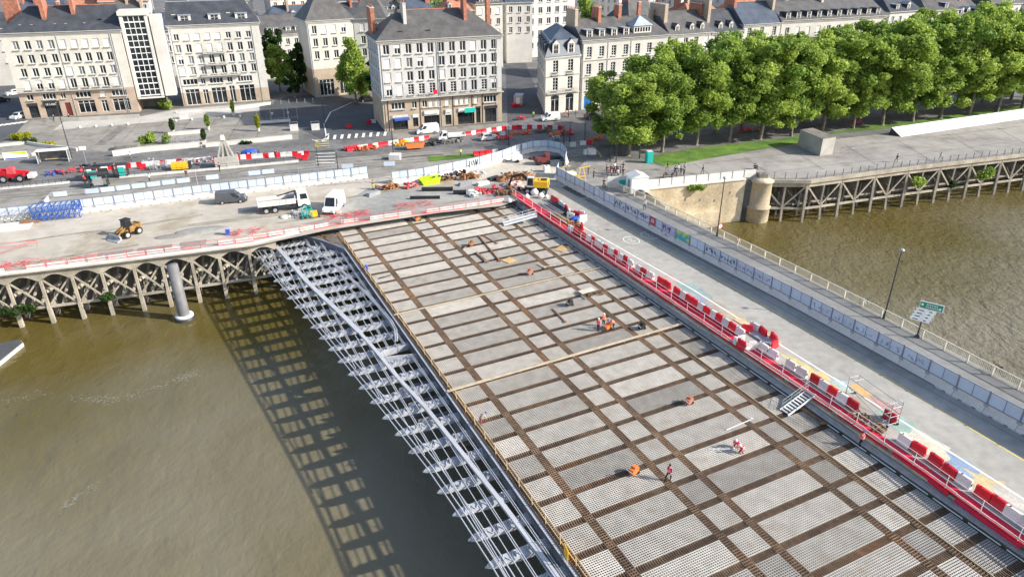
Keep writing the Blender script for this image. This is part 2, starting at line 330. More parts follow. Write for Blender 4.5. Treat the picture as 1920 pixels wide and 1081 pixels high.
for i,(pts,w) in enumerate([([(700,300),(760,294),(830,289)],1.2),([(300,340),(380,331),(450,323)],1.0),([(1120,275),(1180,270),(1260,262)],1.5),([(80,372),(180,361),(260,352)],1.0),([(560,285),(640,280),(700,276)],1.4),([(1400,247),(1480,240),(1560,233)],1.2)]): ragged('asphalt_patch',pts,w,M['patch'],i+40)
sm=MB()
def seam(pts,w=.06,z=.098):
    q=[at(x,y,z) for x,y in pts]
    for i in range(len(q)-1):
        d=(q[i+1]-q[i]).normalized(); n=Vector((-d.y,d.x,0))*w/2; sm.quad(q[i]-n,q[i+1]-n,q[i+1]+n,q[i]+n)
for k in range(7): seam([(1300+k*95,305-k*11),(1345+k*100,336-k*9)],.07)
seam([(1180,322),(1500,286),(1920,236)],.07); seam([(1450,322),(1700,292),(1920,262)],.06)
for k in range(9): seam([(120+k*48,236-k*3),(60+k*52,284-k*2.2)],.06)
seam([(100,256),(300,245),(545,230)],.06)
for k in range(6): seam([(1150+k*120,398+k*66),(1238+k*112,385+k*62)],.05,.095)
seam([(1125,392),(1300,486),(1500,598),(1700,708),(1920,828)],.05,.095)
struct(sm.build('ground_joints',M['seam']))
# tram rails, road markings (plain painted sheets)
def strip(mb, pts, w, z, m=0):
    """ribbon of width w along photo-pixel polyline laid on height z"""
    q=[at(x,y,z) for x,y in pts]
    for i in range(len(q)-1):
        d=(q[i+1]-q[i]).normalized(); n=Vector((-d.y,d.x,0))*w/2
        mb.quad(q[i]-n,q[i+1]-n,q[i+1]+n,q[i]+n,m)
rl=MB()
for dy in (0,4.5,11,15.5):
    strip(rl, [(-100,365+dy),(690,295+dy),(1000,270+dy),(1300,246+dy*.8),(1920,185+dy*.6)], 0.10, 0.09)
struct(rl.build('tram_rails', M['dmetal']))
mk=MB()
for i in range(9):   # zebra crossing by the side street
    x=612+i*13.5; strip(mk, [(x+3,254-i*0.9),(x+1,262-i*0.9)], 0.62, 0.10)
strip(mk, [(595,266),(612,263)], .5, .1); strip(mk,[(585,262),(600,266),(612,258),(616,250)],.35,.1)
for i in range(8): strip(mk, [(0+i*9-20,233+i*-1.2+6),(8+i*9-20,229+i*-1.2+6)], 0.8, 0.10)
for y in (288,294,300,306): strip(mk, [(592,y),(628,y-1)], .5, .1)
strip(mk,[(612,258),(608,232),(620,210),(660,192),(700,188)],0.3,0.10)
struct(mk.build('road_markings', M['white_line']))
mk=MB()
for y in (262,266,270,274): strip(mk, [(590,y+1),(617,y-1)], .45, .105)
for i in range(5): strip(mk, [(1045+i*8,305+i*9),(1062+i*7,303+i*8)], .5, .105)
strip(mk,[(1095,285),(1118,280),(1128,295)],.25,.105)
struct(mk.build('yellow_markings', M['yellow_line']))
# ------------------------------------------------------------------ old bridge: roadway, footway, kerb, body
def strip_poly(name, left, right, z, m):
    b=MB(); l=[at(x,y,z) for x,y in left]; r=[at(x,y,z) for x,y in right]; q=[(p.x,p.y) for p in l]+[(p.x,p.y) for p in r[::-1]]
    a=sum(q[i][0]*q[(i+1)%len(q)][1]-q[(i+1)%len(q)][0]*q[i][1] for i in range(len(q)))
    if a<0: q=q[::-1]
    b.poly([(p[0],p[1],z) for p in q]); return struct(b.build(name, m))
def bpx(s, t, z=0): p=bp(t,s,z); return p
b=MB(); b.poly([tuple(bp(27.0,29.5,0.085)),tuple(bp(27.0,-75,0.085)),tuple(bp(39.4,-75,0.085)),tuple(bp(39.0,-20,.085)),tuple(bp(37.5,6,.085)),tuple(bp(36.4,31,.085))][::-1]); 
b.f=[tuple(reversed(f)) for f in b.f] if False else b.f
struct(b.build('bridge_road', M['road']))
b=MB(); b.prism([tuple(bp(39.4,-75)[:2]),tuple(bp(39.0,-20)[:2]),tuple(bp(37.6,6)[:2]),tuple(bp(37.0,22)[:2]),tuple(bp(45.9,19)[:2]),tuple(bp(46.6,-6)[:2]),tuple(bp(46.7,-28)[:2]),tuple(bp(46.3,-75)[:2])],0.05,0.22); struct(b.build('bridge_footway', M['foot']))
body=thing('old_bridge','old stone and concrete road bridge carrying the open road beside the new deck','bridge')
b=MB(); b.prism([tuple(bp(27.2,28)[:2]),tuple(bp(27.2,-75)[:2]),tuple(bp(46.6,-75)[:2]),tuple(bp(46.9,-28)[:2]),tuple(bp(46.8,-6)[:2]),tuple(bp(46.0,19)[:2])],-1.9,0.04); b.build('deck_body', M['conc_old'], body)
b=MB(); 
for s0 in (-18,-46,8):
    b.prism([tuple(bp(27.6,s0)[:2]),tuple(bp(27.6,s0+3.5)[:2]),tuple(bp(46.2,s0+3.5)[:2]),tuple(bp(46.2,s0)[:2])],-9,-1.9)
    b.build('pier', M['stone'], body); b=MB()
for s0,s1 in ((-75,-20),(-20,28)):
    b=MB(); b.prism([tuple(bp(26.85,s0)[:2]),tuple(bp(26.85,s1)[:2]),tuple(bp(27.21,s1)[:2]),tuple(bp(27.21,s0)[:2])],-2.6,-0.25); b.build('side_wall', M['stone'], body)
mk=MB(); strip(mk,[(1075,413),(1100,429),(1300,543),(1400,606),(1500,669),(1700,794),(1925,938),(2200,1114)],0.22,0.092)
strip(mk,[(1040,395),(1062,405)],0.22,0.092)
def ring(mb, px, py, r, z, w=.12, n=20, sq=1.0):
    c=at(px,py,z)
    for i in range(n):
        a0,a1=2*math.pi*i/n,2*math.pi*(i+1)/n
        f=lambda a,rr: tuple(c+BC*(rr*math.cos(a))+BB*(rr*1.25*math.sin(a)))
        mb.quad(f(a0,r-w),f(a0,r),f(a1,r),f(a1,r-w))
for px,py in ((1184,450),(1217,441)):
    ring(mk,px,py,1.15,0.092)
    c=at(px,py,.092)
    for a in (-.4,.45):
        for i in range(10):
            a0,a1=2*math.pi*i/10,2*math.pi*(i+1)/10; cc=c+BB*a
            mb_=[tuple(cc+BC*(k*math.cos(q))+BB*(k*math.sin(q))) for q,k in ((a0,.22),(a0,.3),(a1,.3),(a1,.22))]; mk.quad(*mb_)
struct(mk.build('bridge_white_line', M['white_line']))
mk=MB(); strip(mk,[(1040,352),(1100,389),(1200,444),(1300,498),(1400,553),(1600,670),(1800,790),(1925,866),(2200,1033)],0.15,0.092); struct(mk.build('bridge_yellow_line', M['yellow_line']))
# faded street painting: real pigment on the asphalt
def blot(name, px, py, rx, ry, col, rot=0.6, seed=0, z=0.09, jit=.35):
    r=random.Random(seed); c=at(px,py,z); n=16; pts=[]
    for i in range(n):
        a=2*math.pi*i/n; k=1+r.uniform(-jit,jit); x=math.cos(a)*rx*k; y=math.sin(a)*ry*k
        pts.append(tuple(c+BC*x+BB*y))
    b=MB(); b.poly(pts)
    mm=mat('faded_paint_'+name, col, 0.85, 0.12, 0.8, fine=0.2); return struct(b.build(name, mm))
zz=[0.0875]
for i,(px,py,rx,ry,col) in enumerate([(1240,530,.9,2.6,(.44,.31,.29)),(1258,522,.8,1.6,(.48,.36,.33)),(1290,538,1.0,1.6,(.26,.36,.33)),(1312,548,1.0,2.0,(.27,.35,.34)),(1330,566,.9,2.3,(.27,.33,.40)),(1350,578,.9,2.4,(.36,.31,.26)),(1375,592,.9,2.0,(.42,.37,.27)),
    (1505,688,.9,3.0,(.58,.48,.22)),(1545,712,1.0,2.6,(.60,.50,.24)),(1581,722,.8,1.4,(.40,.52,.52)),(1660,762,.8,1.8,(.50,.30,.27)),(1700,800,1.1,3.0,(.30,.42,.36)),(1738,832,1.2,2.6,(.58,.55,.45)),(1775,858,1.2,2.4,(.60,.55,.42)),(1825,885,1.0,2.4,(.25,.34,.46)),(1862,912,1.1,2.0,(.56,.46,.26)),(1900,935,.9,1.8,(.52,.50,.44))]):
    zz[0]+=0.0002
    blot('street_painting',px,py,rx,ry,col,seed=i,z=zz[0])
# ------------------------------------------------------------------ the new bridge deck under construction
DZ=-1.1
def posmat(*a, **k): return mat(*a, coord='Position', **k)
M['panel']=posmat('precast_panel',(0.15,0.14,0.125),0.85,0.0,0.30,col2=(0.20,0.187,0.165),objrand=0.25,fine=0.25,stain=(.75,.52,.78,(.78,.71,.62)))
M['mesh_bar']=posmat('galvanised_mesh_bar',(0.42,0.395,0.355),0.6,0.0,0.9,col2=(0.52,0.49,0.445),objrand=0.28,stain=(.75,.52,.78,(.82,.75,.66)))
M['rebar']=posmat('rusty_rebar',(0.14,0.094,0.064),0.85,0.0,0.25,col2=(0.25,0.165,0.105),fine=0.35,stain=(.12,.55,.65,(1.25,1.0,.8)))
M['rebar_bed']=posmat('rusty_formwork',(0.085,0.06,0.042),0.9,0.0,0.6,col2=(0.15,0.105,0.07),fine=0.2)
deck=thing('bridge_deck','new bridge deck of pale mesh-covered concrete panels between brown rebar strips','bridge', (BO.x,BO.y,0), -BAZ)
JT=range(-10,24)                        # transverse strips at s = -3 j
LC=[(-3.25,0.62),(0.0,0.80),(8.05,0.80),(11.10,0.80),(19.80,0.80),(22.55,0.62)]
def panel_mesh(x0,x1,y0,y1):
    b=MB(); b.box((x0+x1)/2,(y0+y1)/2,DZ-0.15,x1-x0,y1-y0,0.24,mat=0)
    w=0.055; sp=0.20
    ny=int((y1-y0-.1)/sp); nx=int((x1-x0-.1)/sp)
    for i in range(nx+1):
        x=x0+.08+(x1-x0-.16)*i/nx; b.box(x,(y0+y1)/2,DZ+0.035,0.055,y1-y0-.04,0.05,mat=1)
    for i in range(ny+1):
        y=y0+.08+(y1-y0-.16)*i/ny; b.box((x0+x1)/2,y,DZ+0.05,x1-x0-.04,w,0.05,mat=1)
    return b.mesh('concrete_panel',[M['panel'],M['mesh_bar']])
cols=[(-2.93,-0.38),(0.38,7.67),(8.43,10.72),(11.48,19.42),(20.18,22.24),(22.86,26.05)]
pm=[panel_mesh(a,c,0.33,2.67) for a,c in cols]
cnt=0; far=[]
allp=[(j,k) for j in range(-9,24) for k in range(6)]
def psize(jk):
    j,k=jk; p=bp((cols[k][0]+cols[k][1])/2,-3*j+1.5,DZ); d=p-Vector((0,0,CZ)); z=d.dot(_W); x=960+FPX*d.dot(CR)/z; y=540-FPX*d.dot(CU)/z
    vis = -60<x<2050 and y<1180
    return -( (cols[k][1]-cols[k][0])*3/z**2 if vis else 0)
allp.sort(key=psize)
for i,(j,k) in enumerate(allp):
    if i<100:
        link('concrete_panel', pm[k], deck, (0,-3*j,0))
    else: far.append((j,k))
b=MB()
for j,k in far:
    me=pm[k]; vs=[(v.co.x,v.co.y-3*j,v.co.z) for v in me.vertices]; o=len(b.v)
    b.v.extend(vs)
    for p in me.polygons: b.f.append(tuple(v+o for v in p.vertices)); b.m.append(p.material_index); b.sm.append(False)
o=b.build('concrete_panel',[M['panel'],M['mesh_bar']],deck); o['kind']='stuff'
# rebar strips
def strip_t():
    b=MB()
    for x0,x1 in ((-3.5,26.2),):
        b.box((x0+x1)/2,0,DZ-0.24,x1-x0,0.74,0.10,mat=1)
        for y in (-.32,-.2,-.07,.07,.2,.32): b.box((x0+x1)/2,y,DZ-0.06 if abs(y)>.1 else DZ-.1,x1-x0,0.045,0.045)
        n=int((x1-x0)/0.21)
        for i in range(n):
            x=x0+.1+i*.21; b.box(x,0,DZ-0.02,0.055,0.70,0.05); 
            b.box(x,-.34,DZ-0.11,0.05,0.04,0.17)
    return b.mesh('rebar_strip',[M['rebar'],M['rebar_bed']])
stm=strip_t()
for j in JT:
    if -3*j<29: link('rebar_strip', stm, deck, (0,-3*j,0))
for x,w in LC:
    b=MB(); y0,y1=-71,29.2; b.box(x,(y0+y1)/2,DZ-0.2,w,y1-y0,0.09,mat=1)
    for f in (-.42,-.14,.14,.42): b.box(x+f*w,(y0+y1)/2,DZ+0.015,0.05,y1-y0,0.05)
    n=int((y1-y0)/.24)
    for i in range(n):
        y=y0+.1+i*.24; b.box(x,y,DZ+0.055,w*.95,0.06,0.05)
    b.build('rebar_strip',[M['rebar'],M['rebar_bed']],deck)
b=MB(); b.box(22.9,-21,DZ+0.10,0.05,100,0.10); b.build('guide_rail', M['wood'], deck)
# structure under the deck
b=MB(); b.box(11.3,-21,DZ-.45,29.4,101,0.3); b.build('light_block_slab', M['conc_dark'], deck)  # unseen slab added below the panels to block light through the deck
for x in (2.0,8,14,20,25.3):
    b=MB(); b.box(x,-22,DZ-1.5,0.5,98,1.7); b.build('girder', M['steelg'], deck)
for s0 in (-17,9):
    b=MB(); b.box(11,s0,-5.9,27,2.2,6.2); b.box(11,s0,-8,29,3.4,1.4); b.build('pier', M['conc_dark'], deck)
b=MB(); b.box(-3.70,-23.5,DZ-0.12,0.26,97,0.10); b.build('edge_plate', M['steelw'], deck); b=MB(); b.box(-3.2,-23.5,DZ-1.2,0.1,97,2.1); b.box(-3.1,-23.5,DZ-2.3,0.6,97,0.08); b.build('edge_girder', M['steelg'], deck)
# flared corner at the bank
b=MB(); b.prism([(-9.7,32.4),(-7.9,30.2),(-6.0,27.2),(-4.5,24.1),(-3.7,22.4),(-3.55,31.6)],DZ-.5,DZ-.03,mat=0)
for (x0,y0,x1,y1) in ((-6.6,28.4,-3.6,28.0),(-5.2,25.6,-3.6,25.2),(-8.2,31,-3.6,30.6),(-6.1,31.6,-5.0,26)):
    b.bar((x0,y0,DZ+.02),(x1,y1,DZ+.02),.35,.08,mat=1)
b.build('corner_slab',[M['panel'],M['rebar']],deck)
b=MB(); 
for i,(p,q) in enumerate([((-9.7,32.4),(-7.9,30.2)),((-7.9,30.2),(-6.0,27.2)),((-6.0,27.2),(-4.5,24.1)),((-4.5,24.1),(-3.75,22.4))]):
    b.bar((p[0],p[1],DZ-.9),(q[0],q[1],DZ-.9),.12,1.6); b.bar((p[0],p[1],DZ-.02),(q[0],q[1],DZ-.02),.3,.1)
b.build('corner_girder', M['steelg'], deck)
# brown safety railing along the left edge
rl=thing('safety_railing','thin tan wire safety railing along the left edge of the new deck','railing',(BO.x,BO.y,0),-BAZ)
for i in range(41):
    y=24-i*2.3; b=MB(); b.bar((-3.35,y,DZ-.1),(-3.42,y+.05,DZ+1.1),.05,.05); b.build('post', M['wood'], rl)
b=MB()
for z in (.5,1.02):
    for i in range(40):
        y=24-i*2.3; s=.06*((i*7)%3); b.bar((-3.4,y,DZ+z),(-3.4,y-2.3,DZ+z-s*.2),.035,.035)
b.build('rails', M['wood'], rl)
b=MB(); b.box(-3.25,-21.5,DZ+.12,.04,93,.18); b.build('toe_board', M['ply'], rl)
# ------------------------------------------------------------------ steel lattice platform
lat=thing('steel_lattice_platform','pale blue-grey steel lattice of tapering crossbeams and long tubes hanging off the new deck','platform',(BO.x,BO.y,0),-BAZ)
TIP=[(33,-16.3),(29.9,-16.09),(17.76,-14.89),(5.92,-13.43),(-6.28,-11.98),(-18.02,-10.59),(-26.94,-9.65),(-33,-9.27),(-39,-9.05),(-75,-8.6)]
def lerp_t(tab, s):
    for i in range(len(tab)-1):
        if tab[i][0]>=s>=tab[i+1][0]:
            u=(tab[i][0]-s)/(tab[i][0]-tab[i+1][0]); return tab[i][1]+u*(tab[i+1][1]-tab[i][1])
    return tab[-1][1] if s<tab[-1][0] else tab[0][1]
SP=[(33.4,-13.2),(26.4,-12.3),(14.9,-11.05),(9.4,-10.15),(4.9,-9.35),(-1.85,-8.3),(-6.5,-7.8),(-13.27,-7.2),(-19.3,-6.4),(-26.9,-5.85),(-33.1,-5.4),(-41,-5.0),(-75,-4.2)]
TZ=-1.42
b0=None
for i in range(33):
    s=29.95-3*i; tip=lerp_t(TIP,s); b=MB()
    root=-3.7
    # tapering box: top flange, web, bottom flange
    L=[(root,.95,-1.85,-2.25),(tip+3.2,.95,-1.85,-2.22),(tip+1.0,0.80,-1.85,-2.12),(tip+.45,.45,-1.88,-2.15),(tip,0.05,-2.0,-2.05)]
    for q in range(len(L)-1):
        a,c=L[q],L[q+1]; vs=[]
        for (x,w,zt,zb) in (a,c):
            vs+=[(x,s-w/2,zb),(x,s+w/2,zb),(x,s+w/2,zt),(x,s-w/2,zt)]
        b.add(vs,[(0,1,5,4),(1,2,6,5),(2,3,7,6),(3,0,4,7)]+([(0,3,2,1)] if q==0 else []))
    # saddle plates and zigzag struts carrying the tubes
    x=tip+1.0; k=0
    while x<root-.5:
        b.bar((x,s-.36,-1.80),(x+.5,s+.36,-1.72),.08,.05); b.bar((x+.5,s+.36,-1.72),(x+1.0,s-.36,-1.80),.08,.05); b.add([(x+.5,s-.3,-1.85),(x+.5,s+.3,-1.85),(x+.5,s,-1.45),(x+.54,s-.3,-1.85),(x+.54,s+.3,-1.85),(x+.54,s,-1.45)],[(0,1,2),(5,4,3),(0,2,5,3),(1,4,5,2)]); x+=1.04; k+=1
    b.build('crossbeam', M['steelw'], lat)
hole=lambda x,s: (-8.9<s<-6.6 and -7.0<x<-3.9)
nt=0
for k in range(13):
    t=-4.4-.9*k
    for off in ((0,.17) if k%2==0 else (0,)):
        segs=[]; s=29.9 if t<-6 else 24.0-(t+6)*0-(2 if k<2 else 0)
        s_end=-72
        # clip where the outer edge comes in
        pts=[]; cur=s
        while cur>s_end:
            if t-off < lerp_t(TIP,cur)+0.8: break
            pts.append(cur); cur-=1.5
        if len(pts)<2: continue
        b=MB()
        cuts=[(pts[0],pts[-1])]
        if -7.0<t-off<-3.9: cuts=[(pts[0],-6.5),(-9.0,pts[-1])]
        for a,c in cuts: b.tube((t-off,a,TZ),(t-off,c,TZ),.045,n=6)
        b.build('tube', M['steelw'], lat); nt+=1
for off in (.35,.75,1.35):
    b=MB(); ss=[33-1.5*i for i in range(70)]
    for i in range(len(ss)-1): b.tube((lerp_t(TIP,ss[i])+off,ss[i],TZ-(.12 if off<.5 else 0)),(lerp_t(TIP,ss[i+1])+off,ss[i+1],TZ-(.12 if off<.5 else 0)),.06,n=6)
    b.build('edge_tube', M['steelw'], lat)
b=MB()
for i in range(len(SP)-1):
    a,c=SP[i],SP[i+1]; b.bar((a[1],a[0],TZ+.05),(c[1],c[0],TZ+.05),.55 if a[0]>0 else .38,.26)
b.build('spine_beam', M['steelw'], lat)
CV=[(27,-8.2),(23.3,-7.28),(19.8,-6.55),(14.25,-5.68),(10.5,-5.1),(7.2,-4.71),(2.6,-4.30),(-.9,-4.12),(-3.2,-4.25),(-4.8,-4.7),(-5.8,-5.0)]
for off in (0,.22):
    b=MB()
    for i in range(len(CV)-1): b.tube((CV[i][1]-off,CV[i][0],TZ+.12),(CV[i+1][1]-off,CV[i+1][0],TZ+.12),.09,n=6)
    b.build('curved_tube', M['steelw'], lat)
b=MB()
for p,q in (((-7.4,-6.8),(-4.0,-6.6)),((-7.6,-8.0),(-4.0,-9.0)),((-7.4,-6.8),(-7.6,-8.0))):
    b.bar((p[0],p[1],-1.9),(q[0],q[1],-1.9),.10,.8)
b.build('stair_opening', M['steelw'], lat)
for s0 in (-13.2,-16.2,-19.2):
    b=MB(); b.box(-5.6,s0,-3.3,3.4,.10,1.6); b.box(-5.6,s0,-4.1,3.4,.5,.1); b.build('web_plate', M['steelg'], lat)
# ------------------------------------------------------------------ gangways and rails at the deck's right edge
gx=thing('edge_guard_rail','white tube guard rail along the right edge of the new deck','railing',(BO.x,BO.y,0),-BAZ)
b=MB()
for i in range(33):
    y=28.3-3*i; b.tube((26.2,y,DZ+.12),(26.2,y-2.55,DZ+.12),.055,n=6)
b.build('bottom_rail', M['white'], gx)
for i in range(26): b=MB(); b.tube((26.35,28-2*i,DZ-.3),(26.35,28-2*i,DZ+1.0),.03,n=5); b.build('post', M['metal'], gx)
b=MB()
for z in (.55,1.0): b.tube((26.35,28,DZ+z),(26.35,-22,DZ+z),.03,n=5)
b.build('rails', M['metal'], gx)
# ------------------------------------------------------------------ buildings
def azr(a): return math.pi/2-R_(a)
def wall_face(mb, P, W, z0, z1, holes, rev=0.28, m=0, mlow=None, zlow=0):
    us=sorted({0,W}|{h[0] for h in holes}|{h[1] for h in holes}); zs=sorted({z0,z1}|{h[2] for h in holes}|{h[3] for h in holes}|({zlow} if mlow is not None and z0<zlow<z1 else set()))
    us=[u for u in us if -1e-6<=u<=W+1e-6]; zs=[z for z in zs if z0-1e-6<=z<=z1+1e-6]
    for i in range(len(us)-1):
        for j in range(len(zs)-1):
            uc=(us[i]+us[i+1])/2; zc=(zs[j]+zs[j+1])/2
            if any(h[0]<uc<h[1] and h[2]<zc<h[3] for h in holes): continue
            mm=mlow if (mlow is not None and zc<zlow) else m
            mb.quad(P(us[i],zs[j],0),P(us[i+1],zs[j],0),P(us[i+1],zs[j+1],0),P(us[i],zs[j+1],0),mm)
    for h in holes:
        a,c,zb,zt=h[:4]; mm=mlow if (mlow is not None and (zb+zt)/2<zlow) else m
        mb.quad(P(a,zb,0),P(a,zt,0),P(a,zt,rev),P(a,zb,rev),mm); mb.quad(P(c,zt,0),P(c,zb,0),P(c,zb,rev),P(c,zt,rev),mm)
        mb.quad(P(a,zt,0),P(c,zt,0),P(c,zt,rev),P(a,zt,rev),mm); mb.quad(P(c,zb,0),P(a,zb,0),P(a,zb,rev),P(c,zb,rev),mm)
WC={}
WM=None
def win_mesh(ty,w,h,tint=None):
    key=(ty,round(w,2),round(h,2),tint)
    if key in WC: return WC[key]
    b=MB(); w_=w; F=0.09
    gm = 1
    if ty in 'g': gm=3
    if ty=='s':
        b.box(w/2,-.10,h/2,w,.06,h,mat=2); n=int(h/.28)
        for i in range(n): b.box(w/2,-.14,.14+i*.28,w-.08,.03,.05,mat=2)
    else:
        z1=h
        if ty=='h': b.box(w/2,-.10,h*.8,w,.06,h*.4,mat=2); z1=h*.6
        b.quad((0,0,0),(w,0,0),(w,0,h),(0,0,h),gm)
        cols_ = 2 if ty in 'cghp' else (max(2,int(round(w/0.8))) if ty in 'wk' else 1)
        if ty=='k': cols_=max(2,int(round(w/1.1)))
        rows_ = {'p':4,'k':2,'w':1}.get(ty,1)
        for x in (F/2,w-F/2): b.box(x,-.03,h/2,F,.07,h)
        for z in (F/2,h-F/2): b.box(w/2,-.03,z,w,.07,F)
        for i in range(1,cols_): b.box(w*i/cols_,-.035,h/2,.13 if ty!='p' else .11,.08,h)
        for j in range(1,rows_): b.box(w/2,-.03,h*j/rows_ if ty=='p' else h*.78,w,.06,.07)
    if ty not in 'kd': b.box(w/2,-.42,-.07,w+.26,.34,.13,mat=4)
    me=b.mesh('window',[M['frame'],M['glass'],M['shutter'],M['curtain'],M['cornice']]); WC[key]=me; return me
DC={}
def door_mesh(w,h,m):
    k=(round(w,2),round(h,2),m.name)
    if k in DC: return DC[k]
    b=MB(); b.box(w/2,-.03,h/2,w,.08,h)
    for i in (-1,1):
        b.box(w/2+i*w/4,-.09,h*.32,w*.34,.04,h*.42); b.box(w/2+i*w/4,-.09,h*.76,w*.34,.04,h*.3)
    me=b.mesh('door',[m]); DC[k]=me; return me
def shop_mesh(w,h,fascia,fm):
    b=MB(); b.quad((0,0,0),(w,0,0),(w,0,h),(0,0,h),1)
    n=max(2,int(w/1.2))
    for i in range(n+1): b.box(w*i/n,-.04,h/2*.97,.09,.08,h*.97)
    b.box(w/2,-.04,.25,w,.1,.5); b.box(w/2,-.04,h*.72,w,.07,.07)
    if fascia: b.box(w/2,-.34,h-fascia/2,w+.1,.12,fascia,mat=2)
    return b.mesh('shop_front',[M['dmetal'] if fm else M['frame'],M['glass'],fm or M['white']])
def hip_roof(W,D,z,rh,il,ir,ov=.45,ry=.5,th=.18):
    b=MB(); x0,x1,y0,y1=-ov,W+ov,-ov,D+ov; yr=D*ry
    A=[(x0,y0,z),(x1,y0,z),(x1,y1,z),(x0,y1,z)]; R1=(il,yr,z+rh); R2=(W-ir,yr,z+rh)
    b.add(A+[R1,R2],[(0,1,5,4),(1,2,5),(2,3,4,5),(3,0,4),(3,2,1,0)],0)
    b.bar((R1[0],R1[1],R1[2]+.03),(R2[0],R2[1],R2[2]+.03),.3,.16,mat=1)
    b.bar(A[0],A[1],.16,.14,mat=2); b.bar(A[1],A[2],.16,.14,mat=2); b.bar(A[3],A[0],.16,.14,mat=2)
    return b
def chimney(parent,x,y,z0,z1,w,d,m='brick',pots=4):
    b=MB(); b.box(x,y,(z0+z1)/2,w,d,z1-z0); b.box(x,y,z1+.06,w+.16,d+.16,.16,mat=1)
    L=max(w,d)
    for i in range(pots):
        u=-L/2+L*(i+.5)/pots; px,py=(x+u,y) if w>=d else (x,y+u)
        b.tube((px,py,z1+.1),(px,py,z1+.62),.14,.10,7,mat=2)
    return b.build('chimney',[M[m],M['cornice'],M['tile']],parent)
def dormer(parent,x,z,w,h,dep,y0,m='zinc',kind='flat',face='frame',side='zinc'):
    """dormer: front at y0, running back dep"""
    b=MB()
    b.box(x,y0+dep/2,z+h/2,w,dep,h,mat=0)
    if kind=='flat': b.box(x,y0+dep/2-.1,z+h+.05,w+.24,dep+.25,.12,mat=1)
    elif kind=='gable':
        b.add([(x-w/2-.15,y0-.15,z+h),(x+w/2+.15,y0-.15,z+h),(x,y0-.15,z+h+w*.55),(x-w/2-.15,y0+dep,z+h),(x+w/2+.15,y0+dep,z+h),(x,y0+dep,z+h+w*.55)],[(0,1,2),(1,4,5,2),(0,2,5,3),(3,5,4)],1)
        b.add([(x-w/2-.05,y0-.17,z+h),(x+w/2+.05,y0-.17,z+h),(x,y0-.17,z+h+w*.48)],[(0,1,2)],2)
    b.quad((x-w*.28,y0-.02,z+h*.18),(x+w*.28,y0-.02,z+h*.18),(x+w*.28,y0-.02,z+h*.9),(x-w*.28,y0-.02,z+h*.9),3)
    for xx in (-w*.3,0,w*.3): b.box(x+xx,y0-.05,z+h*.54,.08,.06,h*.74,mat=2)
    for zz_ in (.16,.55,.92): b.box(x,y0-.05,z+h*zz_,w*.62,.06,.07,mat=2)
    b.box(x-w*.42,y0-.03,z+h/2,w*.16,.06,h,mat=2); b.box(x+w*.42,y0-.03,z+h/2,w*.16,.06,h,mat=2)
    return b.build('dormer',[M[side],M[m],M[face],M['glass']],parent)
class Bld:
    def __init__(s,name,label,cat,o,az,W,D,H,wall,low=None,zlow=0,group=None,front=(),left=(),right=(),rev=.28,cornice=True):
        s.W,s.D,s.H=W,D,H; s.t=thing(name,label,cat,(o[0],o[1],0),azr(az),group)
        b=MB(); ml=1 if low else None
        wall_face(b,lambda u,z,d:(u,d,z),W,0,H,[h for h in front],rev,0,ml,zlow)
        wall_face(b,lambda u,z,d:(d,D-u,z),D,0,H,[h for h in left],rev,0,ml,zlow)
        wall_face(b,lambda u,z,d:(W-d,u,z),D,0,H,[h for h in right],rev,0,ml,zlow)
        wall_face(b,lambda u,z,d:(W-u,D-d,z),W,0,H,[],rev,0,ml,zlow)
        b.quad((0,0,H-.02),(W,0,H-.02),(W,D,H-.02),(0,D,H-.02),0)
        s.wall=b.build('wall',[M[wall],M[low or wall]],s.t)
        if cornice:
            b=MB()
            for z,e,hh in ((H-.28,.28,.32),(H-.62,.12,.2)):
                b.box(W/2,-e/2+.0,z,W+2*e,e,hh); b.box(-e/2,D/2,z,e,D-.01,hh); b.box(W+e/2,D/2,z,e,D-.01,hh)
            b.build('cornice',M['cornice'],s.t)
        nw=0
        for side,hs in (('f',front),('l',left),('r',right)):
            for h in hs:
                a,c,zb,zt,ty=h[:5]; w=c-a; hh=zt-zb
                if ty=='n': continue
                if ty=='d': me=door_mesh(w,hh,M[h[5]]); nm='door'
                elif ty=='S': me=shop_mesh(w,hh,h[5],M[h[6]] if h[6] else None); nm='shop_front'
                else: me=win_mesh(ty,w,hh); nm='window'
                if side=='f': link(nm,me,s.t,(a,rev-.02,zb))
                elif side=='l': link(nm,me,s.t,(rev-.02,D-a,zb),-math.pi/2)
                else: link(nm,me,s.t,(W-rev+.02,a,zb),math.pi/2)
    def drain(s,xs,z1,z0=0):
        for x in xs:
            b=MB(); b.tube((x,-.08,z0),(x,-.08,z1),.06,n=6); b.build('drainpipe',M['metal'],s.t)
    def roof(s,mb,mats):
        s.r=mb.build('roof',[M[m] for m in mats],s.t); return s.r
    def balcony(s,x0,x1,z,dep=.8,hr=1.0,slab=.18):
        b=MB(); b.box((x0+x1)/2,-dep/2,z,x1-x0,dep,slab)
        for q in range(3): b.box((x0+x1)/2,-dep+.04,z+.2+q*(hr-.2)/2,x1-x0,.03,.035,mat=1)
        n=max(2,int((x1-x0)/.35))
        for i in range(n+1): b.box(x0+(x1-x0)*i/n,-dep+.04,z+hr/2,.025,.025,hr,mat=1)
        b.build('balcony',[M['cornice'],M['dmetal']],s.t)
def row(xs,w,zb,h,types):
    return [(x-w/2,x+w/2,zb,zb+h,t) for x,t in zip(xs,types) if t!=' ']
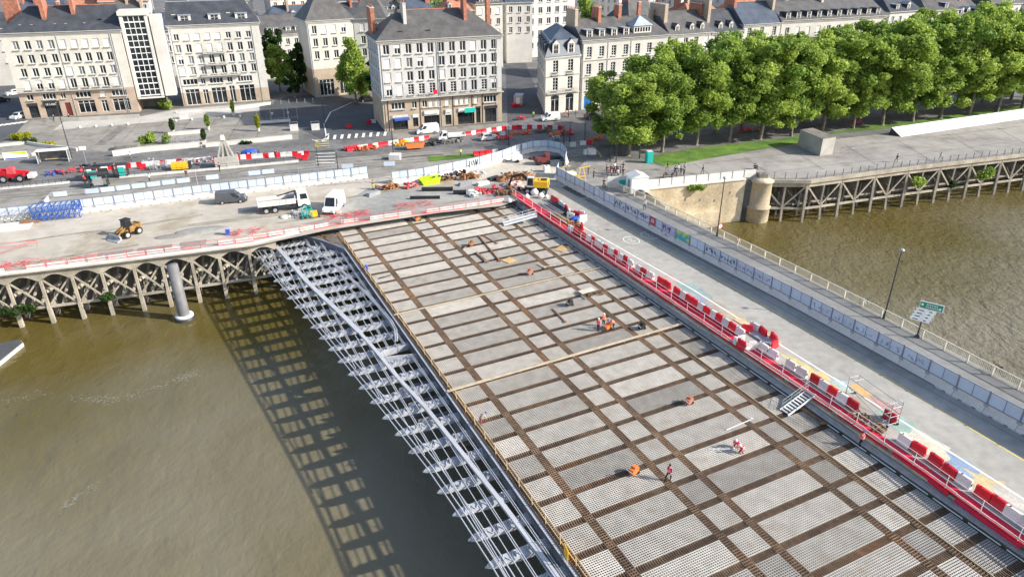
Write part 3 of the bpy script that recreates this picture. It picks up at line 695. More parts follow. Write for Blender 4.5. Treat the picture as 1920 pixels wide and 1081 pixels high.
# --- left apartment block
W=25.5; fx=[.103,.2,.297,.394,.49,.588,.679,.77,.86]; xs=[W*f for f in fx]
fr=row(xs,1.3,15.9,1.95,'gcggsssss')+row(xs,1.3,12.75,1.95,'ccccccccc'.replace('c','c'))+row(xs,1.3,9.7,1.95,'ccccsggcg')+row(xs,1.35,6.7,2.2,'shhsccgcs')
fr+=[(1.6,3.0,4.3,5.6,'c'),(5.0,7.9,4.3,5.7,'w'),(8.9,10.0,4.3,5.6,'c'),(12.2,15.6,4.3,5.7,'w'),(17.6,18.8,4.3,5.6,'s'),(20.2,23.6,4.3,5.7,'w')]
fr+=[(1.3,3.4,0.05,3.6,'S',.7,'dmetal'),(4.8,8.2,.05,3.9,'S',.8,'dmetal'),(9.3,10.6,.1,3.3,'d','maroon'),(12.2,16,.6,3.6,'k'),(17.4,18.8,.6,3.4,'k'),(20.0,23.8,.6,3.6,'k')]
M['maroon']=mat('maroon_door',(0.16,0.035,0.035),0.5,0.1,1)
b1=Bld('apartment_block','long cream apartment block with slate roof and two tall brick chimneys, far left','building',(-118.2,172.6),74.5,W,13,19.6,'render1','pinkst',6.2,front=fr,left=row([2,5,8,11],1.3,15.9,1.95,'cccc')+row([2,5,8,11],1.3,12.75,1.95,'cccc')+row([2,5,8,11],1.3,9.7,1.95,'cccc')+row([2,5,8,11],1.3,6.7,1.95,'cccc'))
b1.drain([11.45,22.9,23.3],19); b1.balcony(-.2,23.0,6.25,.85)
r=b1.roof(hip_roof(W,13,19.62,5.2,5.5,1.0),['slate','tile','cornice'])
chimney(r,9.2,4.6,21,27.2,.9,3.6,'brick',5); chimney(r,15.3,5.2,22,27.0,.8,2.4,'brick',4); chimney(r,1.2,9,20,26.2,3.4,1.2,'brick',5)
for x in (4.2,6.6,11.5,13.8,17.8): 
    b=MB(); b.box(x,1.9,21.15,.55,.5,.2); b.build('roof_vent',M['shutter'],r)
b=MB(); b.box(21.2,2.6,21.9,.9,1.2,.12); b.build('skylight',M['glass'],r)
b=MB(); b.box(6.5,-.32,3.15,3.4,.08,.7); b.build('sign_board',M['dmetal'],b1.t)
def text(parent,s,size,loc,rot,m,ext=.01,name='lettering',align='CENTER'):
    cu=bpy.data.curves.new(name,'FONT'); cu.body=s; cu.size=size; cu.extrude=ext; cu.align_x=align; cu.align_y='CENTER'
    o=bpy.data.objects.new(name,cu); COL.objects.link(o); dg=bpy.context.evaluated_depsgraph_get(); me=bpy.data.meshes.new_from_object(o.evaluated_get(dg)); bpy.data.objects.remove(o)
    me.materials.clear(); me.materials.append(m)
    q=link(name,me,parent,loc); q.rotation_euler=rot; return q
text(b1.t,'LE LABO',.62,(6.5,-.38,3.15),(math.pi/2,0,0),M['white'])
# --- glazed stair tower
o=(-93.4,179.6)
tw=thing('glazed_stair_tower','tall narrow stair tower of white framed dark panes between the two cream apartment blocks','tower',(o[0],o[1],0),azr(70))
b=MB(); b.box(.35,3,13.2,.7,6,19.2); b.box(5.85,3,13.2,.7,6,19.2); b.box(3.1,5.7,13.2,4.8,.5,19.2); b.box(3.1,3,23.2,6.6,6.6,1.0); b.box(3.1,3,3.3,6.2,6,.4); b.build('tower_shell',M['render2'],tw)
b=MB(); b.box(3.1,.35,13.2,4.8,.05,18.8); b.build('glazing',M['glass'],tw)
b=MB()
for i in range(5): b.box(.75+4.7*i/4,.25,13.2,.13,.16,18.8)
for i in range(14): b.box(3.1,.25,3.9+18.7*i/13,4.8,.15,.16 if i%2 else .26)
b.build('mullions',M['white'],tw)
b=MB(); b.box(3.1,5.6,1.6,6,.3,3.1); b.box(-.4,3,1.6,.3,6,3.1); b.box(6.6,3,1.6,.3,6,3.1); b.build('passage_wall',M['conc_dark'],tw)
b=MB(); b.box(7.8,2.2,13,2.6,4.4,19); b.box(-1.0,2.6,11.5,1.4,4.4,16.5); b.build('side_pier',M['render2'],tw)
# --- right hand apartment block of the pair
W=21.5; xs=[1.5+2.45*i for i in range(8)]
fr=row(xs,1.2,16.2,1.5,'cssssccc')+row(xs,1.25,13.2,1.95,'gcsSSccc'.replace('S','s'))+row(xs,1.25,10.4,1.95,'hggcccgg')+row(xs,1.25,7.7,1.95,'sggcccccc')
fr+=[(.9,4.4,5.3,6.7,'w'),(5.2,6.3,5.3,6.7,'c'),(7.3,10.6,5.3,6.7,'w'),(11.6,12.9,5.3,6.7,'c'),(14.2,17.8,5.3,6.7,'w')]
fr+=[(1.0,4.4,.2,4.2,'k'),(5.2,6.5,.2,3.9,'k'),(7.3,10.9,.2,4.2,'k'),(11.7,13.1,.2,4.4,'k'),(14.2,18.0,.2,4.4,'k')]
b2=Bld('apartment_block','pale apartment block with three zinc box dormers right of the glass tower','building',(-85.0,185.6),69.5,W,13,19.7,'render2','sandst',3.4,front=fr,right=row([2,5,8,11],1.3,16,1.6,'cccc')+row([2,5,8,11],1.3,13.2,1.9,'cccc')+row([2,5,8,11],1.3,10.4,1.9,'cccc')+row([2,5,8,11],1.3,7.7,1.9,'cccc')+row([2,5,8,11],1.6,1,3.4,'kkkk'))
b2.drain([.5,19.6],19.2); b2.balcony(7.0,12.4,12.9,1.0); b2.balcony(7.2,12.6,10.1,1.1); b2.balcony(5.6,15.6,7.35,1.3)
r=b2.roof(hip_roof(W,13,19.72,5.0,.2,2.5),['slate','zinc','cornice'])
for x in (4.2,11.2,17.6): dormer(r,x,20.4,2.9,1.5,3.2,1.0,'zinc','flat','shutter','zinc')
for x in (1.7,14.6):
    b=MB(); b.box(x,3.0,22.0,.95,1.1,.14); b.box(x,3.0,22.06,.6,.75,.14,mat=1); b.build('skylight',[M['shutter'],M['glass']],r)
# --- centre block
W=28.0; xs=[W*(.062+.0875*i) for i in range(11)]
fr=row(xs,1.35,16.55,2.0,'chccccccscc')+row(xs,1.35,13.65,2.0,'ssghsccccccc')+row(xs,1.35,10.75,2.0,'sscccscccccc')+row(xs,1.35,7.75,2.25,'hspppcpgcph')
fr+=[(1.9,5.0,4.7,6.2,'w'),(6.6,7.7,4.7,6.2,'c'),(9.0,10.1,4.7,6.2,'c'),(10.5,11.5,4.7,6.2,'s'),(12.0,13.0,4.7,6.2,'s'),(14.3,15.3,4.7,6.2,'s'),(16.6,17.6,4.7,6.2,'s'),(17.9,18.8,4.7,6.2,'s'),(19.1,20.0,4.7,6.2,'s'),(21.2,22.1,4.7,6.2,'s'),(23.6,26.6,4.7,6.2,'w')]
fr+=[(2.0,5.4,.05,3.4,'S',.8,'whitepl'),(6.6,7.8,.5,3.3,'S',.7,'whitepl'),(9.2,12.7,.05,3.9,'S',1.1,'whitepl'),(14.2,15.6,.3,3.8,'S',1.2,'whitepl'),(17.2,21.2,.05,3.9,'S',1.0,'whitepl'),(21.6,22.7,.05,3.9,'S',.4,'dmetal'),(23.8,26.8,.05,3.9,'S',.7,'dmetal')]
sd=[]
for zb in (16.55,13.65,10.75,7.9): sd+=row([1.6,4.4,7.2,10.0,12.6],1.25,zb,1.9,'cgccs')
b3=Bld('corner_block','large pale five storey block with brown hip roof above the shop fronts','building',(-28.6,159.0),70.5,W,14,19.4,'render3','sandst',6.9,front=fr,left=sd)
b3.drain([.5,12.9,13.3,26.6],19); b3.balcony(-.4,28.2,7.05,.95)
for x in (1.1,8.4,16.1,20.7,23.2): 
    b=MB(); b.box(x,-.04,3.45,.16,.08,6.8); b.build('drainpipe',M['dmetal'],b3.t)
r=b3.roof(hip_roof(W,14,19.42,5.4,6.2,6.0),['slate2','tile','cornice'])
chimney(r,.6,9.6,19.2,25.4,.9,5.0,'brick',7); chimney(r,7.0,4.6,21.5,26.4,.7,2.4,'render2',4); chimney(r,20.8,5.0,21.5,26.8,.7,2.6,'brick',4); chimney(r,28.4,11,19,26.4,.9,1.3,'brick',2)
for x in (5.4,11.6): 
    b=MB(); b.box(x,2.0,21.0,1.0,1.1,.14); b.build('skylight',M['glass'],r)
b=MB(); b.box(3.8,-1.0,2.9,3.4,1.5,.08); b.box(3.8,-1.75,2.7,3.4,.05,.35); b.build('awning',M['blue'],b3.t)
for x,w in ((10.9,3.3),(14.9,1.4),(19.2,3.8)):
    b=MB(); b.box(x,-.30,3.5,w,.1,.75); b.build('shop_sign',M['whitepl'],b3.t)
b=MB(); b.box(19.9,-.9,3.4,2.6,.1,1.0); b.build('shop_sign',M['teal'],b3.t)
b=MB(); b.box(11.9,-1.05,8.15,.9,.05,.9); b.build('flag',M['red'],b3.t)
# --- corner building behind the lone tree
xs=[1.8,4.4,7.0,9.6]
fr=row(xs,1.2,16.4,2.0,'cssh')+row(xs,1.2,13.2,2.0,'cccc')+row(xs,1.2,10.0,2.0,'cccc')+[(1.5,5.4,.4,4.6,'k'),(7,11,.4,4.6,'k')]
b5=Bld('corner_house','cream corner building with pyramid slate roof behind the lone round tree','building',(-53.2,195.6),62,12.5,12,19.6,'render1','sandst',7.4,front=fr)
r=b5.roof(hip_roof(12.5,12,19.62,7.5,5.6,5.6),['slate2','slate2','cornice']); b5.drain([.3],19)
fr=row([2.2,5.6],1.2,16.4,2.0,'sc')+row([2.2,5.6],1.2,13.2,2.0,'cc')+row([2.2,5.6],1.2,10.0,2.0,'cc')
b6=Bld('corner_house','plain cream wing with slate roof just left of the large shop block','building',(-42.1,201.3),84,8.5,12,19.5,'render1','sandst',7.4,front=fr)
b6.roof(hip_roof(8.5,12,19.52,6.0,3.0,3.0),['slate2','slate2','cornice'])
# --- low dormered house behind the dark trees
xs=[1.5+2.6*i for i in range(7)]
b4=Bld('dormer_house','white house with grey roof and paired dormers behind the dark street trees','building',(-78.5,221.5),60,18.5,11,12.6,'render2',front=row(xs,1.1,9.6,1.7,'ccscccc')+row(xs,1.1,6.4,1.7,'cccsccc')+row(xs,1.1,3.2,1.7,'ccccccc'))
r=b4.roof(hip_roof(18.5,11,12.62,5.2,1,1),['slate2','slate2','cornice'])
for x in (1.9,7.0,8.8,12.6,15.4): dormer(r,x,12.9,1.5,1.6,2.6,.6,'zinc','flat','shutter','zinc')
# --- mansard corner mansion
fr=[(1.6,3.9,.1,4.3,'k'),(5.9,8.2,.1,4.3,'k')]+row([2.75,7.05],1.5,5.6,3.0,'pp')+row([2.75,7.05],1.5,9.9,2.7,'pp')
sd=[]
for zb,hh in ((1.0,3.0),(5.6,2.8),(9.9,2.5)): sd+=row([1.5+2.9*i for i in range(6)],1.2,zb,hh,'gcgcgg')
m1=Bld('mansion','white stone corner mansion with steep blue-grey mansard roof and two arched shop windows','building',(8.3,174.6),61,9.8,20,13.6,'tuff',front=fr,left=sd)
b=MB(); b.box(4.9,-.12,4.75,10.1,.26,.35); b.box(4.9,-.1,9.1,10.0,.2,.2); b.build('string_course',M['cornice'],m1.t)
for x in (2.75,7.05):   # round heads over the shop windows
    b=MB(); n=12; pts=[(x+1.15*math.cos(math.pi*i/n),4.2+ .95*math.sin(math.pi*i/n)) for i in range(n+1)]
    b.xprism([(p[0],p[1]-.6) for p in pts],-.03,.02); b.build('arch_light',M['glass'],m1.t)
m1.balcony(.4,9.4,5.0,.6,.95); m1.balcony(1.7,3.8,9.3,.5); m1.balcony(6.0,8.1,9.3,.5)
b=MB(); W_,D_=9.8,20; z=13.62
lo=[(-.3,-.3,z),(W_+.05,-.3,z),(W_+.05,D_,z),(-.3,D_,z)]; hi_=[(1.2,1.2,z+3.3),(W_-.6,1.2,z+3.3),(W_-.6,D_-1,z+3.3),(1.2,D_-1,z+3.3)]; rd=[(5,6,z+5.6),(5,D_-5,z+5.6)]
b.add(lo+hi_+rd,[(0,1,5,4),(1,2,6,5),(2,3,7,6),(3,0,4,7),(4,5,8),(5,6,9,8),(6,7,9),(7,4,8,9)],0)
b.bar(hi_[0],hi_[1],.18,.16,mat=1); b.bar(hi_[3],hi_[0],.18,.16,mat=1)
r=b.build('roof',[M['slate3'],M['zinc']],m1.t)
for x in (2.75,7.05): dormer(r,x,13.8,2.0,2.5,2.2,.0,'slate3','gable','tuff','slate3')
for i in range(5):
    b=MB(); y=2.5+i*3.7; b.box(.35,y,15.2,1.1,1.5,2.3); b.box(-.22,y,15.2,.05,.8,1.5,mat=1); b.build('dormer',[M['slate3'],M['glass']],r)
chimney(r,9.2,9,16.5,20.4,.9,3.4,'brick',5)
SH=Matrix(((1,math.tan(R_(26)),0,0),(0,1,0,0),(0,0,1,0),(0,0,0,1)))
for c in list(m1.t.children): c.matrix_parent_inverse=SH
# --- long white stone house beside it
W=25.0; xs=[2.0+3.5*i for i in range(7)]
fr=[(1.0,3.2,.1,3.3,'d','bluedoor')]+row(xs[1:],1.4,1.0,2.6,'pppppp')
M['bluedoor']=mat('blue_door',(0.01,0.17,0.55),0.4,0.05,1)
for zb,hh in ((4.6,2.6),(8.5,2.5),(12.6,2.4)): fr+=row(xs,1.35,zb,hh,'ppppppp')
m2=Bld('stone_house','long white stone house with blue door, four zinc dormers and a glazed roof pavilion','building',(17.4,179.9),65.5,W,13,16.6,'tuff',front=fr)
m2.drain([.2,7.2,13.9],16.2); b=MB(); b.box(W/2,-.1,7.9,W,.2,.2); b.box(W/2,-.1,11.9,W,.2,.2); b.build('string_course',M['cornice'],m2.t)
r=m2.roof(hip_roof(W,13,16.62,4.2,.3,3.0),['slate2','slate2','cornice'])
for x in (2.2,5.7,9.2,12.7): dormer(r,x,16.9,1.7,1.9,4.4,.7,'zinc','flat','tuff','slate')
b=MB(); b.box(17.6,2.6,17.9,5.2,3.6,2.4); b.add([(14.7,.5,19.1),(20.5,.5,19.1),(20.5,4.8,19.1),(14.7,4.8,19.1),(17.6,2.6,21.4)],[(0,1,4),(1,2,4),(2,3,4),(3,0,4)],1)
for i in range(6): b.quad((15.3+i*.8,.78,17.7),(15.8+i*.8,.78,17.7),(15.8+i*.8,.78,18.7),(15.3+i*.8,.78,18.7),2)
b.build('roof_pavilion',[M['tuff'],M['zinc'],M['glass']],r)
chimney(r,.4,6.5,17,23.2,.8,4.6,'sandst',6); chimney(r,7.4,6.6,18,23.4,.8,3.4,'brick',7); chimney(r,13.9,7,19,23.6,.9,2.2,'brick',4); chimney(r,20.2,7,19,24,.8,.8,'brick',1); chimney(r,24.8,8,17,22,.8,1.2,'sandst',1)
# --- three town houses
def town(o,az,W,H,roofm,label,dorm,rows,wall='tuff',rh=5,dk='gable',chim=()):
    n=len(rows); xs=[W*(i+.5)/n for i in range(n)]; fr=[]
    for zb in (H-3.2,H-6.8,H-10.6,H-14.0):
        if zb>0.4: fr+=row(xs,1.3,zb,2.3,rows)
    q=Bld('town_house',label,'building',o,az,W,13,H,wall,front=fr)
    r=q.roof(hip_roof(W,13,H+.02,rh,.1,.1),[roofm,'slate2','cornice'])
    for x in dorm: dormer(r,x,H+.35,1.3,1.6,2.4,.8,roofm,dk,'tuff','slate')
    for c in chim: chimney(r,*c)
    return q
town((40.9,190.8),64,13.5,16.4,'slate2','white town house with three small dormers on its grey roof',(2.5,7.2,10.6),'pcps',chim=((.5,6.5,16,23.4,1.0,6.5,'sandst',6),(13.2,7,17,23.0,.9,5,'brick',5)))
town((53.1,196.8),64,10.5,16.2,'slate','white town house with two pointed white dormers and two skylights',(3.2,6.8),'cpc',chim=((.4,6.5,16,24,.9,8,'sandst',5),))
town((62.6,201.4),66,13.0,17.6,'slate3','taller white town house with plain blue-grey roof left of the long balcony',(),'ppp',chim=((.5,7,18,24.6,.9,4,'brick',4),(12.6,7,18,25,.8,7,'sandst',3)))
W=37; xs=[2.2+3.6*i for i in range(10)]
m4=Bld('hotel_block','long white building with a continuous iron balcony and ten box dormers above the plane trees','building',(74.6,206.6),69.5,W,14,18.0,'tuff',front=row(xs,1.3,13.9,2.3,'sssssccccc'.replace('sssss','csssc'))+row(xs,1.3,10.2,2.4,'cccccccccc')+row(xs,1.3,6.4,2.4,'cccccccccc')+row(xs,1.5,1,3,'kkkkkkkkkk'))
m4.balcony(0,W,13.5,.9,1.0)
r=m4.roof(hip_roof(W,14,18.02,4.4,.3,.3),['slate2','slate2','cornice'])
for i in range(10): dormer(r,2.2+3.55*i,18.2,1.5,1.9,2.8,.5,'slate','flat','tuff','slate')
chimney(r,18,6.5,20,24.6,.7,1.6,'tuff',1)
pv=Bld('pavilion','low stone pavilion with a triangular pediment showing above the trees','building',(150,236),66,12,14,16.0,'tuff',front=row([3,6,9],1.3,12,2,'ccc'))
b=MB(); b.add([(-.4,-.4,16.02),(12.4,-.4,16.02),(6,-.4,19.2),(-.4,14,16.02),(12.4,14,16.02),(6,14,19.2)],[(1,4,5,2),(0,2,5,3),(3,5,4)],0); b.add([(-.3,-.3,16.02),(12.3,-.3,16.02),(6,-.3,18.9)],[(0,1,2)],1); b.build('roof',[M['slate3'],M['tuff']],pv.t)
# --- tall rounded white building up the lane
fr=[]; 
for zb in (3,7,11,14.6,18.2,21.6): fr+=row([2,5.5,9,12.5,16],1.6,zb,2.0,'ccccc')
sd=[]
for zb in (3,7,11,14.6,18.2,21.6): sd+=row([2+3.4*i for i in range(16)],1.5,zb,2.0,'gcgcggcgcgcgcgcg')
m8=Bld('office_building','tall pale building rising beside the narrow lane behind the shops','building',(5.6,262),60,20,58,26,'render3',front=fr,left=sd)
b=MB(); b.box(10,29,26.3,20.4,58.4,.5); b.box(8,20,27.5,8,12,2); b.build('roof',M['zinc'],m8.t)
# --- roofs of the town behind, generic houses of varied kinds
rr=random.Random(21)
KINDS=[('slate','slate'),('slate2','brown slate'),('slate3','blue-grey slate'),('tile','terracotta')]
WALLS=[('render1','cream'),('render2','off-white'),('render3','grey-white'),('tuff','white stone')]
def filler(x,y,az,W,D,H,n,where):
    k=rr.choice(KINDS if rr.random()<.5 else KINDS[:3]); w=rr.choice(WALLS); cols_=max(2,int(W/3)); xs=[W*(i+.5)/cols_ for i in range(cols_)]; fr=[]; sd=[]
    for q in range(3):
        zb=H-3.0-3.2*q
        if zb>.5: fr+=row(xs,1.2,zb,1.8,''.join(rr.choice('cccgsp') for _ in xs)); sd+=row([2.5,6,9.5],1.2,zb,1.8,'cgc')
    q=Bld('town_building',f'{w[1]} building, {k[1]} roof, {nth(n)} from left {where}','building',(x,y),az,W,D,H,w[0],front=fr,left=sd,cornice=False)
    r=q.roof(hip_roof(W,D,H+.02,rr.uniform(3.2,5.5),rr.choice((.1,3)),rr.choice((.1,3))),[k[0],'tile',w[0]])
    for c in range(rr.choice((1,2,2,3))): chimney(r,rr.uniform(1,W-1),D*.5+rr.uniform(-1.5,2),H+1,H+rr.uniform(6,7.5),.7,rr.uniform(1.6,3.4),rr.choice(('brick','brick','sandst')),rr.choice((3,4,5)))
    for c in range(rr.choice((0,1,2,3))): dormer(r,rr.uniform(1.5,W-1.5),H+.4,1.3,1.5,2.6,.8,'zinc',rr.choice(('flat','gable')),'tuff','slate')
n=0
for i in range(9): n+=1; filler(-166+i*15+rr.uniform(-2,2),205+i*6.2+rr.uniform(-3,3),68+rr.uniform(-8,8),rr.uniform(11,15),rr.uniform(11,14),rr.uniform(13,18),n,'just behind the cream apartments')
n=0
for i in range(11): n+=1; filler(-190+i*17+rr.uniform(-3,3),255+i*3.5+rr.uniform(-5,5),60+rr.uniform(-20,20),rr.uniform(12,16),rr.uniform(11,15),rr.uniform(15,20),n,'in the far left row')
n=0
for i in range(11): n+=1; filler(36+i*15+rr.uniform(-2,2),216+i*5.6+rr.uniform(-3,3),66+rr.uniform(-10,10),rr.uniform(11,14),rr.uniform(10,14),rr.uniform(16,19),n,'behind the white stone houses')
n=0
for i in range(9): n+=1; filler(112+i*14,223+i*6.2,67+rr.uniform(-4,4),13.2,13,rr.uniform(15,19),n,'behind the right plane trees')
n=0
for i in range(12): n+=1; filler(40+i*20+rr.uniform(-3,3),275+i*3+rr.uniform(-6,6),62+rr.uniform(-15,15),rr.uniform(13,18),rr.uniform(11,15),rr.uniform(17,22),n,'in the farthest right row')
n=0
for i in range(4): n+=1; filler(-30+i*9.5,226+i*8+rr.uniform(-3,3),70+rr.uniform(-8,8),9,12,rr.uniform(17,20),n,'behind the large shop block')
# ------------------------------------------------------------------ trees
def leafmat(name,c1,c2,seed=0):
    m=bpy.data.materials.new(name); m.use_nodes=True; nt=m.node_tree; N=nt.nodes; L=nt.links; b=N['Principled BSDF']
    at_=N.new('ShaderNodeAttribute'); at_.attribute_name='tint'
    oi=N.new('ShaderNodeObjectInfo'); ad=N.new('ShaderNodeMath'); ad.operation='MULTIPLY_ADD'; ad.inputs[1].default_value=0.35; L.new(oi.outputs['Random'],ad.inputs[0]); 
    sb=N.new('ShaderNodeMath'); sb.operation='SUBTRACT'; L.new(at_.outputs['Fac'],sb.inputs[0]); sb.inputs[1].default_value=0.17; L.new(sb.outputs[0],ad.inputs[2])
    rp=N.new('ShaderNodeValToRGB'); e=rp.color_ramp.elements; e[0].position=0.05; e[0].color=(*c1,1); e[1].position=0.95; e[1].color=(*c2,1); L.new(ad.outputs[0],rp.inputs[0])
    L.new(rp.outputs[0],b.inputs['Base Color']); b.inputs['Roughness'].default_value=0.55; b.inputs['Specular IOR Level'].default_value=0.25
    tr=N.new('ShaderNodeBsdfTranslucent'); mx=N.new('ShaderNodeMixShader'); mx.inputs[0].default_value=0.5; L.new(rp.outputs[0],tr.inputs[0]); L.new(b.outputs[0],mx.inputs[1]); L.new(tr.outputs[0],mx.inputs[2])
    L.new(mx.outputs[0],N['Material Output'].inputs[0]); return m
M['leaf']=leafmat('plane_tree_leaves',(0.16,0.27,0.045),(0.46,0.57,0.12))
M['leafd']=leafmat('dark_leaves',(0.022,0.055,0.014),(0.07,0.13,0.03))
M['leafy']=leafmat('yellow_green_leaves',(0.20,0.26,0.02),(0.48,0.46,0.03))
def leaf_mesh(name, clumps, n, size, seed, m, shell=0.55, flat=0.0):
    r=np.random.RandomState(seed); C=np.array([c[:3] for c in clumps],float); RR=np.array([c[3:6] for c in clumps],float)
    vol=(RR.prod(1))**(2/3.); pk=vol/vol.sum(); idx=r.choice(len(clumps),n,p=pk)
    d=r.normal(size=(n,3)); d/=np.linalg.norm(d,axis=1)[:,None]
    rad=(shell+(1-shell)*r.rand(n))[:,None]*(1+0.12*r.normal(size=(n,1)))
    P=C[idx]+d*RR[idx]*rad
    nrm=d*.8+1.1*r.normal(size=(n,3)); nrm[:,2]+=0.3; nrm/=np.linalg.norm(nrm,axis=1)[:,None]
    a=np.cross(nrm,r.normal(size=(n,3))); a/=np.linalg.norm(a,axis=1)[:,None]; bb=np.cross(nrm,a)
    s=size*(0.6+0.8*r.rand(n))[:,None]
    V=np.stack([P-a*s*.5-bb*s*.35,P+a*s*.5-bb*s*.35,P+a*s*.38+bb*s*.4,P-a*s*.45+bb*s*.45],1).reshape(-1,3)
    me=bpy.data.meshes.new(name); me.vertices.add(len(V)); me.vertices.foreach_set('co',V.astype(np.float32).ravel())
    me.loops.add(n*4); me.loops.foreach_set('vertex_index',np.arange(n*4,dtype=np.int32)); me.polygons.add(n); me.polygons.foreach_set('loop_start',np.arange(0,n*4,4,dtype=np.int32)); 
    try: me.polygons.foreach_set('loop_total',np.full(n,4,dtype=np.int32))
    except Exception: pass
    ct=r.rand(len(clumps)); tint=np.clip(ct[idx]*0.6+0.4*r.rand(n),0,1)
    A=me.attributes.new('tint','FLOAT','FACE'); A.data.foreach_set('value',tint.astype(np.float32))
    me.materials.append(m); me.update(calc_edges=True); me.validate(); return me
def crown_clumps(h0,h1,rad,n,seed,shape='round'):
    r=random.Random(seed); out=[]
    for i in range(n):
        u=(i+.5)/n; z=h0+(h1-h0)*u
        if shape=='round': k=math.sin(math.pi*(0.13+0.72*u))**.6
        elif shape=='cone': k=max(.12,1-u**1.25)*(1 if u>.12 else .75)
        else: k=math.sin(math.pi*(0.1+0.85*u))**.3
        for q in range(1 if k<.3 else 2):
            a=r.uniform(0,6.283); d=rad*k*r.uniform(.3,.95); s=rad*r.uniform(.17,.38)*(0.6+.4*k)
            out.append((d*math.cos(a),d*math.sin(a),z+r.uniform(-.4,.4),s,s,s*r.uniform(.75,1.05)))
    out.append((0,0,(h0+h1)/2,rad*.45,rad*.45,(h1-h0)*.38)); return out
def trunk_mesh(h,r0,clumps,seed):
    b=MB(); r=random.Random(seed); pts=[(0,0,0)]; n=5; x=y=0
    for i in range(1,n+1): x+=r.uniform(-.15,.15); y+=r.uniform(-.15,.15); pts.append((x,y,h*i/n))
    for i in range(n):
        b.tube(pts[i],pts[i+1],r0*(1-.13*i),r0*(1-.13*(i+1)),8,caps=False)
    b.tube((0,0,-.05),(0,0,.25),r0*1.35,r0,8,caps=False)
    top=pts[-1]
    for c in r.sample(clumps,min(9,len(clumps))):
        k=r.choice(pts[2:]); mid=((k[0]+c[0])/2+r.uniform(-.3,.3),(k[1]+c[1])/2,(k[2]+c[2])/2+.3)
        if c[2]>k[2]: b.tube(k,mid,r0*.42,r0*.26,6,caps=False); b.tube(mid,c[:3],r0*.26,r0*.08,6,caps=False)
    return b
VT=[]
for v in range(5):
    cl=crown_clumps(3.4,18.6,4.9,30,100+v); VT.append((leaf_mesh('crown',cl,20000,.34,v,M['leaf']),trunk_mesh(10,.33,cl,v).mesh('trunk',M['trunk'])))
def tree(name,label,loc,hs,vt,rz,group=None,ws=None):
    t=thing(name,label,'tree',loc,rz,group); ws=ws or hs
    a=link('trunk',vt[1],t); c=link('crown',vt[0],t); t.scale=(ws,ws,hs); return t
tr=[(1178,292),(1241,285),(1305,272),(1366,265),(1424,261),(1483,255),(1541,245),(1599,241),(1653,234.5),(1710,228),(1762,222),(1815,215.5),(1868,210),(1916,203),(1975,195)]
rt=random.Random(8)
for i,(x,y) in enumerate(tr):
    hs=1.07+.14*min(1,max(0,(i-7)/3.))+rt.uniform(-.05,.05)
    hs*={0:.80,1:.90,2:.97,3:.98}.get(i,1.0)
    tree('plane_tree',f'plane tree, the {nth(i+1)} from the left in the front row along the promenade lawn',at(x,y),hs,VT[i%5],rt.uniform(0,6.28),'plane trees in the front row',hs*(rt.uniform(1.12,1.36) if i else 1.5))
for i in range(0,16):
    p=Vector((21+7.9*i,147.5+3.0*i,0))
    tree('plane_tree',f'plane tree, the {nth(i+1)} from the left in the rear row beside the street',p+Vector((rt.uniform(-.7,.7),rt.uniform(-.7,.7),0)),(1.10+.12*min(1,max(0,(i-7)/3.))+rt.uniform(-.06,.06))*{0:.72,1:.88,2:.95,3:.98}.get(i,1.0),VT[(i*2+1)%5],rt.uniform(0,6.28),'plane trees in the rear row',rt.uniform(1.15,1.4))
def single(name,label,px,py,h0,h1,rad,n,leaves,size,m,shape,seed,r0=.25,z=0,rz=0):
    cl=crown_clumps(h0,h1,rad,n,seed,shape); t=thing(name,label,'tree',at(px,py,z),rz)
    trunk_mesh(h0+(h1-h0)*.5,r0,cl,seed).build('trunk',M['trunk'],t); link('crown',leaf_mesh('crown',cl,leaves,size,seed,m),t); return t
single('lime_tree','large conical green tree standing alone before the cream corner building',669,190,3.0,15.5,6.2,30,15000,.42,M['leaf'],'cone',31)
single('street_tree','bright round tree beside the right end of the balcony apartment block',527,174,2.6,12.5,3.6,18,7000,.4,M['leaf'],'oval',32)
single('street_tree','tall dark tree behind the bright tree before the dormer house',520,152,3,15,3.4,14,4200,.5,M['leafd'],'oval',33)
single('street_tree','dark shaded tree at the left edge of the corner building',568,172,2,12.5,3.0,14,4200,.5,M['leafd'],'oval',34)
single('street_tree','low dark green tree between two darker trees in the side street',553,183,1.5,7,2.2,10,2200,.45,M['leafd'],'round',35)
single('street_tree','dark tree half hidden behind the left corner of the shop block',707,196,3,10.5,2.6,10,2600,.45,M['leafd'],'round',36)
for i,(x,y,h,rd,lb) in enumerate([(-28,255,24,6,'green tree rising behind the middle of the shop block roof'),(-40,262,22,3.5,'small green tree left behind the shop block chimneys'),(24,232,21,5,'dark green tree behind the chimneys of the corner mansion')]):
    cl=crown_clumps(8,h,rd,14,60+i); t=thing('garden_tree',lb,'tree',(x,y,0)); trunk_mesh(12,.3,cl,i).build('trunk',M['trunk'],t); link('crown',leaf_mesh('crown',cl,4500,.55,60+i,M['leaf']),t)
